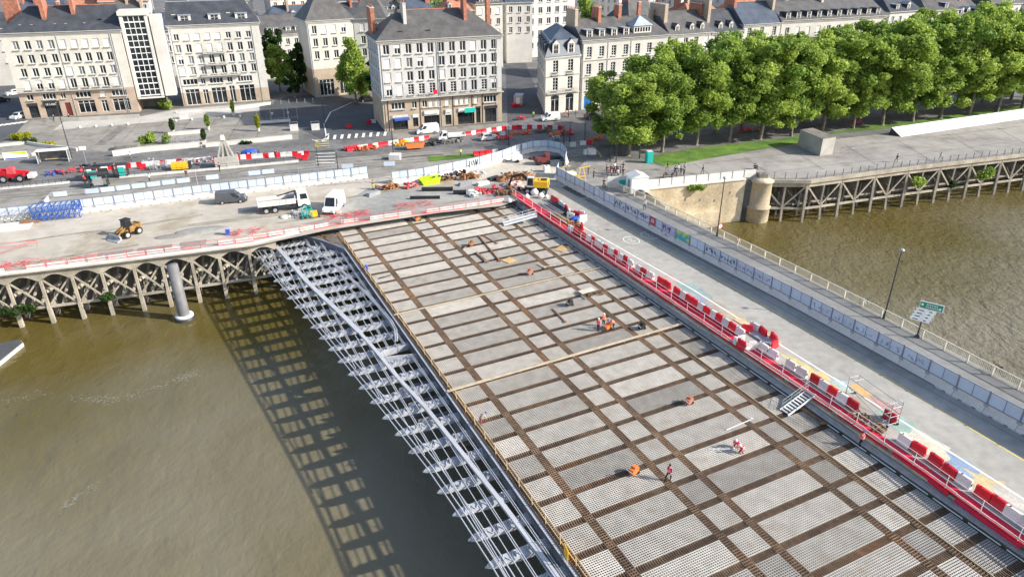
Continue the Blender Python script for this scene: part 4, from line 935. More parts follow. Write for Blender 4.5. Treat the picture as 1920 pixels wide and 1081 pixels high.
# planters and shrubs on the plaza
def planter_tree(label,px,py,h,w,m,seed):
    cl=[(0,0,.7+h*.5,w/2,w/2,h*.5),(.05,0,.7+h*.75,w*.4,w*.4,h*.3)]
    t=thing('potted_conifer',label,'plant',at(px,py)); b=MB(); b.lathe([(.32,0),(.42,.65),(.46,.7),(.36,.7)],n=10); b.build('pot',M['conc_white'],t)
    b=MB(); b.tube((0,0,.6),(0,0,1.4),.08,.05,6); b.build('trunk',M['trunk'],t); link('foliage',leaf_mesh('foliage',cl,900,.26,seed,m,.7),t)
planter_tree('narrow green conifer in a pale pot at the plaza centre',391,243,2.7,1.1,M['leaf'],71)
planter_tree('pale dusty conifer in a pot behind the plaza hedge',325,250,2.4,1.1,M['leafd'],72)
planter_tree('bright yellow-green conifer in a pot at the plaza right',485,246,3.0,1.0,M['leafy'],73)
planter_tree('slim sapling in a pot near the balcony block entrance',438,216,2.8,.9,M['leaf'],74)
planter_tree('grey-green conifer at the right end of the caged terrace',384,268,2.2,1.0,M['leafd'],75)
def shrub(label,px,py,rx,ry,h,n,m,seed,z=0.0,cat='shrub'):
    r=random.Random(seed); cl=[(r.uniform(-rx,rx),r.uniform(-ry,ry),r.uniform(.3,.7)*h,min(rx,.9),min(ry,.9),h*.45) for _ in range(6)]
    t=thing('shrub',label,cat,at(px,py,z)); b=MB()
    for c in cl[:4]: b.tube((0,0,0),c[:3],.05,.02,5)
    b.build('stem',M['trunk'],t); link('foliage',leaf_mesh('foliage',cl,n,.3,seed,m,.4),t)
shrub('long bright green hedge spilling over the white plaza wall',286,268,4.2,1.1,2.3,2600,M['leaf'],81)
shrub('large yellow flowering bush at the far left of the plaza',40,262,1.4,1.0,1.6,800,M['leafy'],82)
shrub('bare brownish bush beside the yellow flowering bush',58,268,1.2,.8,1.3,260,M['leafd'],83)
shrub('low yellowish bush behind the white bus shelter',92,274,1.0,.5,1.0,260,M['leafy'],84)
shrub('small round bright tree in front of the dark passage',310,205,1.5,1.0,2.6,700,M['leaf'],85)
shrub('weeds tuft at the foot of the white wall near the blue tarp',461,270,1.2,.4,.7,260,M['leafd'],86)
shrub('leafy bush growing on the stone quay wall',1304,357,1.2,.5,1.2,500,M['leaf'],87,-1.0)
shrub('weedy bush at the far left foot of the timber quay',12,590,1.3,.4,1.0,320,M['leafd'],88,-5.4)
shrub('second weedy bush on the quay beam left of the thick pile',58,583,1.3,.4,.9,320,M['leafd'],89,-5.4)
shrub('small tuft of weeds on the fourth pile of the left quay',203,562,.6,.5,1.0,220,M['leafd'],90,-5.2)
shrub('leafy bush hanging on the right timber quay, the leftmost',1723,352,.9,.6,2.2,480,M['leaf'],91,-4.0)
shrub('small dark bush on the right quay between two leafier ones',1783,354,.6,.5,1.6,240,M['leafd'],92,-4.0)
shrub('leafy bush hanging on the right timber quay, the rightmost',1846,336,1.2,.6,2.4,560,M['leaf'],93,-3.6)
# ------------------------------------------------------------------ quays on piles
ql=thing('pile_quay','old concrete quay with arched fascia and braced piles left of the new bridge','quay')
cols_=[at(x,y,WZ) for x,y in [(-90,642),(-32,630),(36,617),(97,608),(156,599),(213,589),(270,583),(321,575),(375,567),(428,556),(481,550),(530,543)]]
def edge_at(x):
    for i in range(len(QL)-1):
        if QL[i].x<=x<=QL[i+1].x: u=(x-QL[i].x)/(QL[i+1].x-QL[i].x); return QL[i].lerp(QL[i+1],u)
    return QL[-1]
E_=[]
for c in cols_: p=edge_at(c.x); E_.append(Vector((p.x,p.y-.15,0)))
ins=[inward(E_[i],E_[max(0,i-1)],E_[min(len(E_)-1,i+1)],5.6) for i in range(len(E_))]
b=MB(); poly=[(p.x,p.y+.3) for p in E_]+[(p.x,p.y) for p in ins[::-1]]; b.prism(poly,-.55,-.01); b.build('deck_slab',M['conc_old'],ql)
for i in range(len(E_)-1):
    a,c=E_[i],E_[i+1]; L=(c-a).length; d=(c-a).normalized(); b=MB()
    n=10; top=[(0,-.05),(L,-.05)]; arch=[(L-.3,-2.0)]+[(L-.3-(L-.6)*k/n,-1.45+.75*math.sin(math.pi*k/n)) for k in range(1,n)]+[(.3,-2.0)]
    pts=[(0,-.05),(L,-.05),(L,-2.1)]+arch+[(0,-2.1)]
    # quads between top and arch so that the fascia is clean
    xs_=[0]+[.3+(L-.6)*k/n for k in range(n+1)]+[L]; zs_=[-1.55]+[-1.45+.75*math.sin(math.pi*k/n) for k in range(n+1)]+[-1.55]
    def W_(x,y,z): q=a+d*x+Vector((-d.y,d.x,0))*y; return (q.x,q.y,z)
    for k in range(len(xs_)-1):
        x0,x1,z0,z1=xs_[k],xs_[k+1],zs_[k],zs_[k+1]
        b.quad(W_(x0,0,z0),W_(x1,0,z1),W_(x1,0,-.05),W_(x0,0,-.05)); b.quad(W_(x0,.4,z0),W_(x1,.4,z1),W_(x1,0,z1),W_(x0,0,z0))
    b.build('arched_fascia',M['conc_old'],ql)
    b=MB()
    for y,w in ((.35,.16),):
        b.bar(W_(.3,y,-1.6),W_(L-.3,y,-5.3),w,.22); b.bar(W_(.3,y+.22,-5.3),W_(L-.3,y+.22,-1.6),w,.22)
    b.build('cross_brace',M['conc_old'],ql)
    b=MB(); b.bar(W_(0,.35,-5.55),W_(L,.35,-5.55),.3,.30); b.build('tie_beam',M['conc_old'],ql)
    b=MB()
    for k in range(3): b.bar(W_(.5+L*k/3.2,.8,-5.6),W_(1.3+L*k/3.2,4.4,-2.8),.25,.3)
    b.build('raking_strut',M['conc_old'],ql)
for i,e in enumerate(E_):
    b=MB(); p=e+Vector((0,.25,0)); b.box(p.x,p.y,-3.6,.34,.38,5.2,rz=.3); b.box(p.x,p.y,-7.2,.5,.6,3.6,rz=.3,taper=.9); b.bar((p.x,p.y+.4,-3.4),(p.x+.9,p.y+2.6,-3.0),.4,.4)
    b.build('pile',M['conc_old'],ql)
    b=MB(); q=ins[i]-(ins[i]-e)*.45; b.box(q.x,q.y,-5,.5,.5,8); b.build('rear_pile',M['conc_dark'],ql)
b=MB()
for i in range(len(ins)-1): b.prism([(ins[i].x,ins[i].y-.5),(ins[i+1].x,ins[i+1].y-.5),(ins[i+1].x,ins[i+1].y),(ins[i].x,ins[i].y)],-9,-.56)
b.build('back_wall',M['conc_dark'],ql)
# right pile quay
qr=thing('pile_quay','rust stained concrete pile quay with diagonal braces below the promenade on the right','quay')
er=[QR[2],QR[3],QR[4],QR[5],QR[6]]
b=MB(); inn=[inward(er[0],er[1],er[2],7.2)]+[inward(p,er[1],er[2],7.2) for p in er[1:]]
poly=[(p.x,p.y) for p in er]+[(p.x,p.y) for p in inn[::-1]]; b.prism(poly,-.6,-.01); b.build('deck_slab',M['conc_old'],qr)
b=MB()
for i in range(4):
    a,c=er[i],er[i+1]; b.bar((a.x,a.y-.05,-.35),(c.x,c.y-.05,-.35),.34,.6); b.bar((a.x,a.y+.3,-1.1),(c.x,c.y+.3,-1.1),.3,.7)
b.build('edge_beam',M['conc_old'],qr)
def along(poly,dist):
    for i in range(len(poly)-1):
        L=(poly[i+1]-poly[i]).length
        if dist<=L: u=dist/L; return poly[i].lerp(poly[i+1],u),(poly[i+1]-poly[i]).normalized()
        dist-=L
    return poly[-1],(poly[-1]-poly[-2]).normalized()
k=0; dd=.3; prevp=None
while dd<86:
    p,d=along(er,dd); n_=Vector((-d.y,d.x,0)); b=MB()
    top=p+n_*.35; base=top-n_*.55
    if k%2==0: b.bar((top.x,top.y,-.8),(base.x,base.y,-9),.42,.42)
    else: b.bar((top.x,top.y,-.8),(top.x,top.y,-5.0),.34,.34); b.bar((top.x,top.y,-5.0),(base.x,base.y,-9),.38,.38)
    b.build('pile',M['conc_old'],qr)
    for off in (3.2,6.2):
        q=p+n_*off; b=MB(); b.bar((q.x,q.y,-.6),(q.x,q.y,-9),.36,.36); b.build('rear_pile',M['conc_dark'],qr)
    b=MB(); q=p+n_*3.2; b.box((p.x+n_.x*2),(p.y+n_.y*2),-1.9,.35,3.6,2.4,rz=math.atan2(d.y,d.x)); b.build('haunch',M['conc_dark'],qr)
    if prevp is not None:
        a=prevp; c=top; b=MB()
        if k%2==0: b.bar((a.x,a.y,-5.4),(c.x,c.y,-1.2),.22,.26)
        else: b.bar((a.x,a.y,-1.2),(c.x,c.y,-5.4),.22,.26)
        b.build('brace',M['conc_old'],qr); b=MB(); aa=a+n_*3; cc=c+n_*3; b.bar((aa.x,aa.y,-1.5),(cc.x,cc.y,-5.6),.2,.22); b.build('brace',M['conc_old'],qr)
        b=MB(); b.bar((a.x,a.y-.1,-5.6),(c.x,c.y-.1,-5.6),.32,.36); b.bar((aa.x,aa.y,-5.8),(cc.x,cc.y,-5.8),.3,.3); b.build('tie_beam',M['conc_old'],qr)
    prevp=top; dd+=3.9; k+=1
b=MB(); 
for i in range(4): a,c=inn[i],inn[i+1]; b.prism([(a.x,a.y-.4),(c.x,c.y-.4),(c.x,c.y),(a.x,a.y)],-9,-.6)
b.build('back_wall',M['conc_dark'],qr)
# stone quay wall and round tower
qw=thing('stone_quay_wall','old pale stone quay wall with a lower ledge right of the road bridge','wall')
pw=[bp(47.2,13),at(1208,354),at(1396,335)]
b=MB()
for i in range(2):
    a,c=pw[i],pw[i+1]; d=(c-a).normalized(); n_=Vector((-d.y,d.x,0)); b.prism([tuple((a-n_*.5)[:2]),tuple((c-n_*.5)[:2]),tuple((c+n_*.3)[:2]),tuple((a+n_*.3)[:2])],-9,.03)
b.build('wall_face',M['stone'],qw)
b=MB(); a,c=pw[0],pw[2]; d=(pw[2]-pw[1]).normalized(); n_=Vector((-d.y,d.x,0)); a=pw[1]-d*8; c=pw[1]+d*15; b.prism([tuple((a-n_*1.7)[:2]),tuple((c-n_*1.7)[:2]),tuple((c-n_*.5)[:2]),tuple((a-n_*.5)[:2])],-9,-5.2); b.build('lower_ledge',M['stone'],qw)
b=MB()
for u,z in ((3,-3.6),(5.2,-3.8),(8,-2.6),(11,-3.0),(14,-3.4),(17,-2.2)): q=pw[1]+d*u-n_*.51; b.box(q.x,q.y,z,.35,.08,.5,rz=.3)
b.build('weep_hole',M['conc_dark'],qw)
b=MB()
for i in (1,):
    a,c=pw[i],pw[i+1]; b.bar((a.x,a.y-.3,.12),(c.x,c.y-.3,.12),.9,.22)
b.build('coping',M['conc_white'],qw)
tt=at(1417,411,WZ); tw_=thing('round_tower','round stone bollard tower with a dark band rising from the river at the quay corner','tower',(tt.x,tt.y,0))
b=MB(); b.lathe([(2.15,-9),(2.15,-5.5),(2.25,-5.45),(2.25,-5.2),(1.95,-5.15),(1.9,-.6),(2.15,-.5),(2.15,-.1),(.9,.15)],n=24); b.build('shaft',M['stone'],tw_)
b=MB(); b.box(0,.4,.45,1.6,1.8,.7); b.bar((-.9,-.4,.9),(1.0,.5,.3),.25,.4); b.build('cap_block',M['conc_dark'],tw_)
# thick steel pile, pontoon
p=at(347,597,WZ); sp_=thing('steel_pile','thick grey steel pile with a dark collar standing in the river','pile',(p.x,p.y,WZ))
b=MB(); b.lathe([(.78,-1),(.72,8.3),(.1,8.35)],n=20); b.build('shaft',mat('grey_pile_paint',(.17,.17,.175),.6,.15,1),sp_)
b=MB(); b.lathe([(.85,-.4),(1.35,-.4),(1.35,.35),(.85,.45)],n=20); b.build('collar',M['dmetal'],sp_); b=MB(); b.lathe([(.8,.42),(1.25,.42),(1.2,.7),(.85,.72)],n=20); b.build('collar_rim',M['white'],sp_)
q=[at(x,y,-7.4) for x,y in [(-60,655),(38,636),(43,641),(-30,700)]]
pt=thing('pontoon','corner of a dark floating pontoon with a pale edge at the left margin','pontoon',(q[0].x,q[0].y,0)); b=MB(); b.prism([(v.x-q[0].x,v.y-q[0].y) for v in q],-8.3,-7.5); b.build('hull',M['conc_white'],pt)
b=MB(); c_=sum(q,Vector())/4; b.prism([((v.x*.97+c_.x*.03)-q[0].x,(v.y*.97+c_.y*.03)-q[0].y) for v in q],-7.5,-7.35); b.build('deck',M['asphalt_dark'],pt)
# concrete block, long white ramp
A_,B_,C_=at(1495,274),at(1537,293),at(1561,289); D_=A_+(C_-B_)
kb=thing('concrete_block','large pale windowless concrete block with a dark shadow on the promenade','block',(B_.x,B_.y,0)); b=MB(); b.prism([(v.x-B_.x,v.y-B_.y) for v in (A_,B_,C_,D_)],0,3.45); b.build('shell',M['conc'],kb)
b=MB(); b.prism([((v.x-B_.x)*.995+.0,(v.y-B_.y)*.995+.01) for v in (A_,B_,C_,D_)],3.45,3.5); b.build('roof',M['conc_dark'],kb)
E1=C_+(C_-B_)*.1; fr_=thing('rack','thin metal gate frame beside the concrete block','frame',(E1.x,E1.y,0)); b=MB()
for i in range(3):
    for zz_ in (.2,1.1): b.bar((i*1.6,.0,zz_),(i*1.6+1.4,.5,zz_),.05)
    for xx in (0,1.4): b.bar((i*1.6+xx,xx*.36,0),(i*1.6+xx,xx*.36,1.2),.05)
b.build('bars',M['metal'],fr_)
a,c=at(1690,257),at(2100,196); d=(c-a).normalized(); L=(c-a).length
rm=thing('white_ramp','long white sloping roof edge running along the promenade lawn','ramp',(a.x,a.y,0),math.atan2(d.y,d.x)); b=MB()
b.add([(0,0,.02),(L,0,.02),(L,2.2,1.7),(-.9,2.2,1.7),(-.9,2.6,0),(L,2.6,0)],[(0,1,2,3),(3,2,5,4),(0,3,4),(0,4,5,1)]); b.build('sloping_face',M['white'],rm)
b=MB(); b.add([(-.95,2.2,1.6),(-.95,2.55,.02),(-.05,.0,.03)],[(0,1,2)]); b.build('end_panel',M['dmetal'],rm)
# ------------------------------------------------------------------ water-filled barriers
def barrier_proto():
    t=thing('water_barrier','x','barrier',(0,0,-50)); b=MB()
    prof=[(-.27,0),(.27,0),(.27,.16),(.15,.42),(.12,.92),(-.12,.92),(-.15,.42),(-.27,.16)]
    # rounded ends: taper the profile at both ends
    st_=[(-.62,.72),(-.56,.95),(-.45,1),(.45,1),(.56,.95),(.62,.72)]; vs=[]; n=len(prof)
    for x,k in st_:
        for (y,z) in prof: vs.append((x,y*k,z*(.96+.04*k)))
    fs=[]
    for i in range(len(st_)-1):
        for j in range(n): fs.append((i*n+j,i*n+(j+1)%n,(i+1)*n+(j+1)%n,(i+1)*n+j))
    fs+=[tuple(range(n-1,-1,-1)),tuple(range((len(st_)-1)*n,len(st_)*n))]
    b.add(vs,[f[::-1] for f in fs]); 
    for x in (-.25,.25): b.box(x,0,.5,.16,.30,.12)
    bodies={'red':b.mesh('body',[M['red']])}
    me=bodies['red'].copy(); me.materials.clear(); me.materials.append(M['whitepl']); bodies['white']=me
    b=MB(); b.tube((-.3,0,.92),(-.3,0,.97),.07,n=8); b.box(.62,0,.45,.06,.1,.3); cap=b.mesh('filler_cap',[M['dmetal']])
    bpy.data.objects.remove(t); return bodies,cap
BBOD,BCAP=barrier_proto()
BN={}
def barrier(col,loc,rz,label,group,sc=1.0,tilt=0):
    t=thing('water_barrier',label,'barrier',loc,rz,group); link('body',BBOD[col],t); link('filler_cap',BCAP,t); t.scale=(sc,sc,sc)
    if tilt: t.rotation_euler=(tilt,0,rz)
    return t
def brow(lst, dirfix, where, group, z=0.0, dy=7):
    cnt={'R':0,'W':0}; P=[(at(x,y,z+.46)-Vector((0,0,.46))) if dy else at(x,y,z) for x,y,c in lst]; r=random.Random(len(lst))
    for i,(x,y,c) in enumerate(lst):
        cnt[c]+=1; a=P[max(0,i-1)]; b_=P[min(len(P)-1,i+1)]; d=b_-a
        rz=math.atan2(d.y,d.x) if dirfix is None else dirfix
        barrier('red' if c=='R' else 'white',P[i],rz+r.uniform(-.06,.06),f"{'red' if c=='R' else 'white'} water barrier, {nth(cnt[c])} of its colour {where}",group)
brz=math.atan2(-BB.y,-BB.x)
ROW=[(1071,428,'W'),(1080,432,'R'),(1088,437,'R'),(1096,442,'R'),(1104,446,'W'),(1111.6,449,'R'),(1121,454.5,'W'),(1128.5,460,'W'),(1136,465,'R'),(1146,470.5,'W'),(1156,475,'R'),(1164,481,'W'),(1173,485.5,'R'),(1182,492,'W'),(1198,503,'W'),(1207,509,'R'),(1219,515,'W'),(1239.6,526.7,'R'),(1251.8,533.5,'R'),(1269.4,545.7,'R'),(1281.6,552.4,'W'),(1292.4,560,'R'),(1303,566.7,'R'),(1315.4,574.8,'W'),(1326,582,'R'),(1337,588,'W'),(1350,595.8,'R'),(1362,604,'W'),(1373.6,612,'R'),(1388,621,'W'),(1432,651,'W'),(1450,662,'W'),(1483,683,'W'),(1503.5,696,'W'),(1530,711,'R'),(1546,722,'W'),(1562.6,734,'R'),(1580,745,'W'),(1599,757,'R'),(1696.7,824.5,'W'),(1723,840,'R'),(1755,862,'R'),(1781,882,'R'),(1808,900,'W'),(1843.6,924,'R'),(1872.7,942,'R'),(1899,962,'W'),(1925,980,'W'),(1956,1003,'R'),(1986,1026,'W'),(2018,1050,'R')]
for i,(x,y,c) in enumerate(ROW):
    pass
brow(ROW,None,'from the far end of the red walkway','barriers along the red walkway',z=.09)
POD=[(1400.5,616,'R'),(1415,613,'W'),(1431,622,'R'),(1450.7,633,'R'),(1452,645,'R'),(1386,637,'W'),(1391,645,'R'),(1407,648,'W')]
for i,(x,y,c) in enumerate(POD):
    p=at(x,y,.5)-Vector((0,0,.41)); rz=[brz+.9,brz+.1,brz-.2,brz-.3,brz-1.3,brz+1.4,brz,brz+1.3][i]
    barrier('red' if c=='R' else 'white',p,rz,f"{'red' if c=='R' else 'white'} water barrier, {nth(i+1)} of the ring round the grey sheet on the road",'barriers ringing the opening')
P2=[(1037,372,'R'),(1044,376,'R'),(1051,381,'W'),(1057,386,'W'),(1062,390,'R'),(1067,396,'W'),(1070,404,'W'),(1089,400,'W'),(1093,408,'W'),(1080,401,'R'),(1086,404,'R'),(1091,424,'R')]
brow(P2,None,'on the road side of the scaffold tube pile','barriers round the pile of tubes',z=.09)
p=at(1667,787,.09); barrier('red',p,brz,'red water barrier beside the mobile scaffold on the road','barriers beside the scaffold')
# chains of barriers on the far streets
def chain(px0,px1,pat,where,group,bow=0,cat=''):
    n=len(pat); lst=[]
    for i,c in enumerate(pat):
        u=i/(n-1); lst.append((px0[0]+(px1[0]-px0[0])*u,px0[1]+(px1[1]-px0[1])*u+bow*math.sin(math.pi*u),c))
    brow(lst,None,where,group,dy=0)
chain((656,283),(800,262),'WRWRWWRRWWRWWRWR'.replace('WRWRWW','RRWWRW'),'from the left before the shops','barriers in front of the shops')
chain((878,254),(1050,243),'RWRRWRWRWRRWRWRWRWR','from the left before the corner mansion','barriers before the mansion',-6)
chain((165,321),(575,291),'WRWWRWWRWRWWWRWWRWWRWWRWWWRWRWWRWRWWRWR','from the left along the plaza','barriers along the plaza street',-2)
for i,(x,y,c,rz) in enumerate([(560,296,'R',.3),(572,299,'R',.3),(268,316,'R',.4),(415,306,'R',.2),(437,301,'R',.5),(893,292,'R',.4),(904,291,'R',.4),(915,290,'R',.4),(928,288,'W',.4),(1074,275,'W',.1),(1093,272,'W',0),(1105,271,'R',0),(1112,290,'W',.2),(930,256,'R',.1),(942,254,'W',.1),(655,240,'R',.3),(692,233,'R',.6),(700,231,'W',.2)]):
    barrier('red' if c=='R' else 'white',at(x,y),rz,f"{'red' if c=='R' else 'white'} water barrier, {nth(i+1)} of those scattered loose on the streets",'loose barriers on the streets')
# ------------------------------------------------------------------ hoardings on concrete feet
def hoard_meshes(gl, ph, zp):
    """3 m section along x: notched concrete foot and two white panels with posts, wall towards -y"""
    b=MB()
    prof=[(-.36,0),(.36,0),(.36,.18),(.16,.5),(.13,.95),(-.13,.95),(-.16,.5),(-.36,.18)]
    vs=[];n=len(prof)
    for x in (0,.28,.36,1.15,1.25,2.72): pass
    def seg(x0,x1,z0):
        v=[(x,y,max(z,z0)) for x in (x0,x1) for (y,z) in prof]; b.add(v,[(j,(j+1)%n,n+(j+1)%n,n+j)[::-1] for j in range(n)]+[tuple(range(n)),tuple(range(2*n-1,n-1,-1))])
    seg(0.02,.62,.0); seg(.62,1.0,.14); seg(1.0,2.0,.0); seg(2.0,2.38,.14); seg(2.38,2.98,.0)
    foot=b.mesh('concrete_foot',[M['conc_white']])
    b=MB(); 
    b.box(.04,-.1,zp+ph/2-.1,.13,.13,ph+.4); b.box(.04,-.17,zp-.12,.42,.12,.26,mat=1)
    post=b.mesh('post',[M['steelg'],M['metal']])
    ps=[]
    for q in range(2):
        b=MB(); x0=.1+q*1.46; b.box(x0+.7,-.08,zp+ph/2,1.40,.05,ph)
        b.box(x0+1.43,-.08,zp+ph/2,.06,.09,ph,mat=1); b.box(x0+.7,-.11,zp+ph-.03,1.42,.07,.07,mat=1); b.box(x0+.7,-.11,zp+.03,1.42,.07,.07,mat=1)
        ps.append(b.mesh('panel',[M['hoardp'],M['steelg']]))
    return foot,post,ps
M['hoardp']=mat('blue_white_hoarding_panel',(0.52,0.60,0.70),0.45,0.06,0.8,objrand=0.06)
HF,HP,HPS=hoard_meshes(0,1.35,.98)
HC={}
def hoarding(pts, where, group, z=0.0, flip=False, skip=()):
    P=[at(x,y,z) for x,y in pts] if not isinstance(pts[0],Vector) else pts
    tot=sum((P[i+1]-P[i]).length for i in range(len(P)-1)); n=max(1,int(round(tot/3.0))); out=[]
    for i in range(n):
        p,d=along(P,tot*i/n); q,_=along(P,tot*(i+1)/n-.001); v=q-p; L=v.length
        t=thing('hoarding_section',f'white hoarding section on a concrete foot, {nth(i+1)} {where}','hoarding',p,math.atan2(v.y,v.x),group); t.scale=(L/3.0,1,1)
        link('concrete_foot',HF,t); link('post',HP,t); link('panel',HPS[0],t); link('panel',HPS[1],t); out.append(t)
    return out
HR=hoarding([(1045,337),(1110,372),(1170,405),(1230,437),(1300,474),(1400,527),(1500,580),(1600,635),(1700,690),(1800,747),(1960,835),(2300,1022)],'from far end of the bridge road','hoarding along the bridge road',z=.09)
# graffiti: pen strokes on some panels
rg=random.Random(5)
def graffiti(sec, x0,x1,z0,z1,m,n,w=.05,big=False):
    b=MB()
    for i in range(n):
        cx=x0+(x1-x0)*(i+.5)/n; r_=(x1-x0)/n*.42; hh=(z1-z0)*.4; cz=(z0+z1)/2; k=rg.choice((4,5,6)); pp=[(cx+rg.uniform(-r_,r_),-.16,cz+rg.uniform(-hh,hh)) for _ in range(k)]
        for a,c in zip(pp,pp[1:]): b.bar(a,c,.03,w,up=(0,1,0))
    b.build('graffiti',m,sec)
M['ink']=mat('black_graffiti_paint',(0.02,0.02,0.03),0.5,0.2,3); M['inkp']=mat('mauve_graffiti_paint',(0.42,0.36,0.52),0.5,0.2,3); M['inkw']=mat('white_graffiti_paint',(.7,.7,.72),.5,.1,2)
for k in (6,7,8,13,14): graffiti(HR[k],.2,2.8,1.15,2.2,M['ink'],5,.055)
for k in (15,16,): graffiti(HR[k],.2,2.8,1.15,2.1,M['inkp'],7,.035)
for k in (19,20,21,22,23): graffiti(HR[min(k,len(HR)-1)],.3,2.7,1.1,2.0,M['inkp'],4,.03)
b=MB(); b.box(.8,-.14,1.65,1.3,.03,1.25); b.box(.8,-.16,1.7,.6,.03,.5,mat=1); b.box(.8,-.18,1.7,.25,.03,.2,mat=0); b.build('mural',[mat('crimson_mural',(.42,.09,.14),.5,.3,4),M['pink']],HR[9])
b=MB(); b.box(1.5,-.14,1.65,2.75,.03,1.3); b.build('mural',[mat('mauve_mural',(.45,.42,.60),.5,.1,2)],HR[10]); graffiti(HR[10],.1,2.0,1.05,2.25,M['ink'],4,.10); graffiti(HR[10],.7,1.9,.2,1.1,M['ink'],2,.05)
mm=mat('turquoise_yellow_mural',(.05,.42,.42),.5,0,1.2,col2=(.60,.58,.14),lo=.5,hi=.6)
b=MB(); b.box(1.5,-.14,1.65,2.8,.03,1.3); b.build('mural',[mm],HR[11])
hoarding([(-20,419),(130,402),(260,386),(375,371),(500,357),(600,345),(690,334)],'from left along the sandy yard','hoarding along the work yard')
HM=hoarding([(735,345),(790,338),(850,326),(905,314),(945,302),(975,290)],'from left in mid yard','hoarding in the middle of the yard')
graffiti(HM[5],.2,2.8,.3,2.2,M['ink'],3,.12)
hoarding([(1042,335),(1046,326)],'from the bridge end at the gate','hoarding at the gate')
# crowd barriers / mesh panels
b=MB()
for z in (.15,1.1): b.bar((0,0,z),(2.3,0,z),.045)
for x in (0,2.3): b.bar((x,0,.0),(x,0,1.1),.045)
for i in range(15): b.bar((.15+i*.145,0,.15),(.15+i*.145,0,1.1),.022)
for x in (.3,2.0): b.bar((x,-.3,.02),(x,.3,.02),.05)
CBM=b.mesh('bars',[M['metal']])
b=MB(); b.box(1.15,-.03,.64,2.1,.02,.84); CBP=b.mesh('infill',[M['hoardp']])
def crowd(pts,where,group,z=0,infill=.5,m=None):
    P=[at(x,y,z) for x,y in pts]; tot=sum((P[i+1]-P[i]).length for i in range(len(P)-1)); n=max(1,int(tot/2.4)); r=random.Random(n)
    for i in range(n):
        p,d=along(P,tot*i/n); q,_=along(P,tot*(i+1)/n-.001); v=q-p
        t=thing('crowd_barrier',f'grey metal crowd barrier, {nth(i+1)} {where}','barrier',p,math.atan2(v.y,v.x),group); me=CBM
        if m: me=CBM.copy(); me.materials.clear(); me.materials.append(m)
        link('bars',me,t)
        if r.random()<infill: link('infill',CBP,t)
crowd([(-10,396),(90,386),(95,372),(200,362),(300,350),(400,338),(500,328),(592,318)],'from the left along the tram tracks','crowd barriers along the tram tracks')
crowd([(600,350),(690,342),(736,345)],'from the left in the yard entrance','crowd barriers in the yard entrance',infill=.2)
hoarding([(977,290),(1000,284),(1030,283),(1052,288),(1064,300),(1060,314)],'from left round the curved enclosure','hoarding round the curved enclosure')
crowd([(560,325),(640,318),(745,312)],'from the left on the tram platform','crowd barriers on the tram platform',infill=.1)
crowd([(1065,322),(1062,312),(1055,302)],'at the yellow painted gate','mesh panels at the gate',infill=.1)
# ------------------------------------------------------------------ red walkway
wk=thing('red_walkway','long red covered footway with pink edge boards beside the old bridge wall','walkway')
def wline(t,z): return [bp(t if not callable(t) else t(s),s,z) for s in range(30,-76,-3)]
def inn_(s): return lerp_t([(40,28.6),(-26,28.6),(-46,27.85),(-56,27.35),(-80,26.6)],s)
def out_(s): return lerp_t([(40,26.95),(-10,27.1),(-40,27.25),(-48,26.95),(-56,26.45),(-80,25.8)],s)
b=MB(); I=wline(inn_,.12); O_=wline(out_,.12)
for i in range(len(I)-1):
    b.quad(O_[i],O_[i+1],I[i+1],I[i]); lo=Vector((0,0,-.12)); b.quad(O_[i]+lo,O_[i+1]+lo,O_[i+1],O_[i]); b.quad(I[i],I[i+1],I[i+1]+lo,I[i]+lo)
b.build('floor',M['redmat'],wk)
b=MB(); F1=wline(lambda s:out_(s)-.04,-.06); F2=wline(lambda s:out_(s)-.04,-.32)
for i in range(len(F1)-1):
    if i%2: b.bar(F2[i]+Vector((0,0,.1)),F2[i+1]+Vector((0,0,.1)),.05,.42)
    else: b.bar(F2[i]+Vector((0,0,.1)),F2[i]+(F2[i+1]-F2[i])*.8+Vector((0,0,.1)),.05,.42)
b.build('skirt',M['redmat'],wk)
b=MB()
for i in range(len(F1)-1): b.bar(F1[i]+Vector((0,0,.34+.03*(i%3))),F1[i+1]+Vector((0,0,.34+.03*(i%3))),.06,.17)
b.build('edge_board',M['pink'],wk)
b=MB(); G=wline(lambda s:out_(s)+.0,1.35)
for i in range(len(G)-1): b.bar(G[i],G[i+1],.04,.04); b.bar(G[i]+Vector((0,0,-.45)),G[i+1]+Vector((0,0,-.45)),.03,.03)
b.build('handrail',M['pink'],wk)
for s in range(28,-72,-3):
    b=MB(); p=bp(out_(s),s,.1); b.tube(p,p+Vector((0,0,1.3)),.035,n=5); b.build('rail_post',M['white'],wk)
lg=thing('scaffold_ledge','grey corrugated scaffold ledge running under the red walkway','scaffold')
b=MB(); 
for k,t_ in enumerate((26.45,26.62,26.79)): b.bar(bp(t_,28,-.62+.06*k),bp(t_-.25,-74,-.62+.06*k),.16,.05)
b.build('planks',M['metal'],lg)
b=MB()
for s in range(28,-22,-2): b.tube(bp(26.4,s,-1.6),bp(26.4,s,.0),.03,n=5)
b.build('standards',M['metal'],lg)
b=MB(); b.tube(bp(26.4,28,-.75),bp(26.3,-72,-.75),.04,n=5); b.build('ledger',M['metal'],lg)
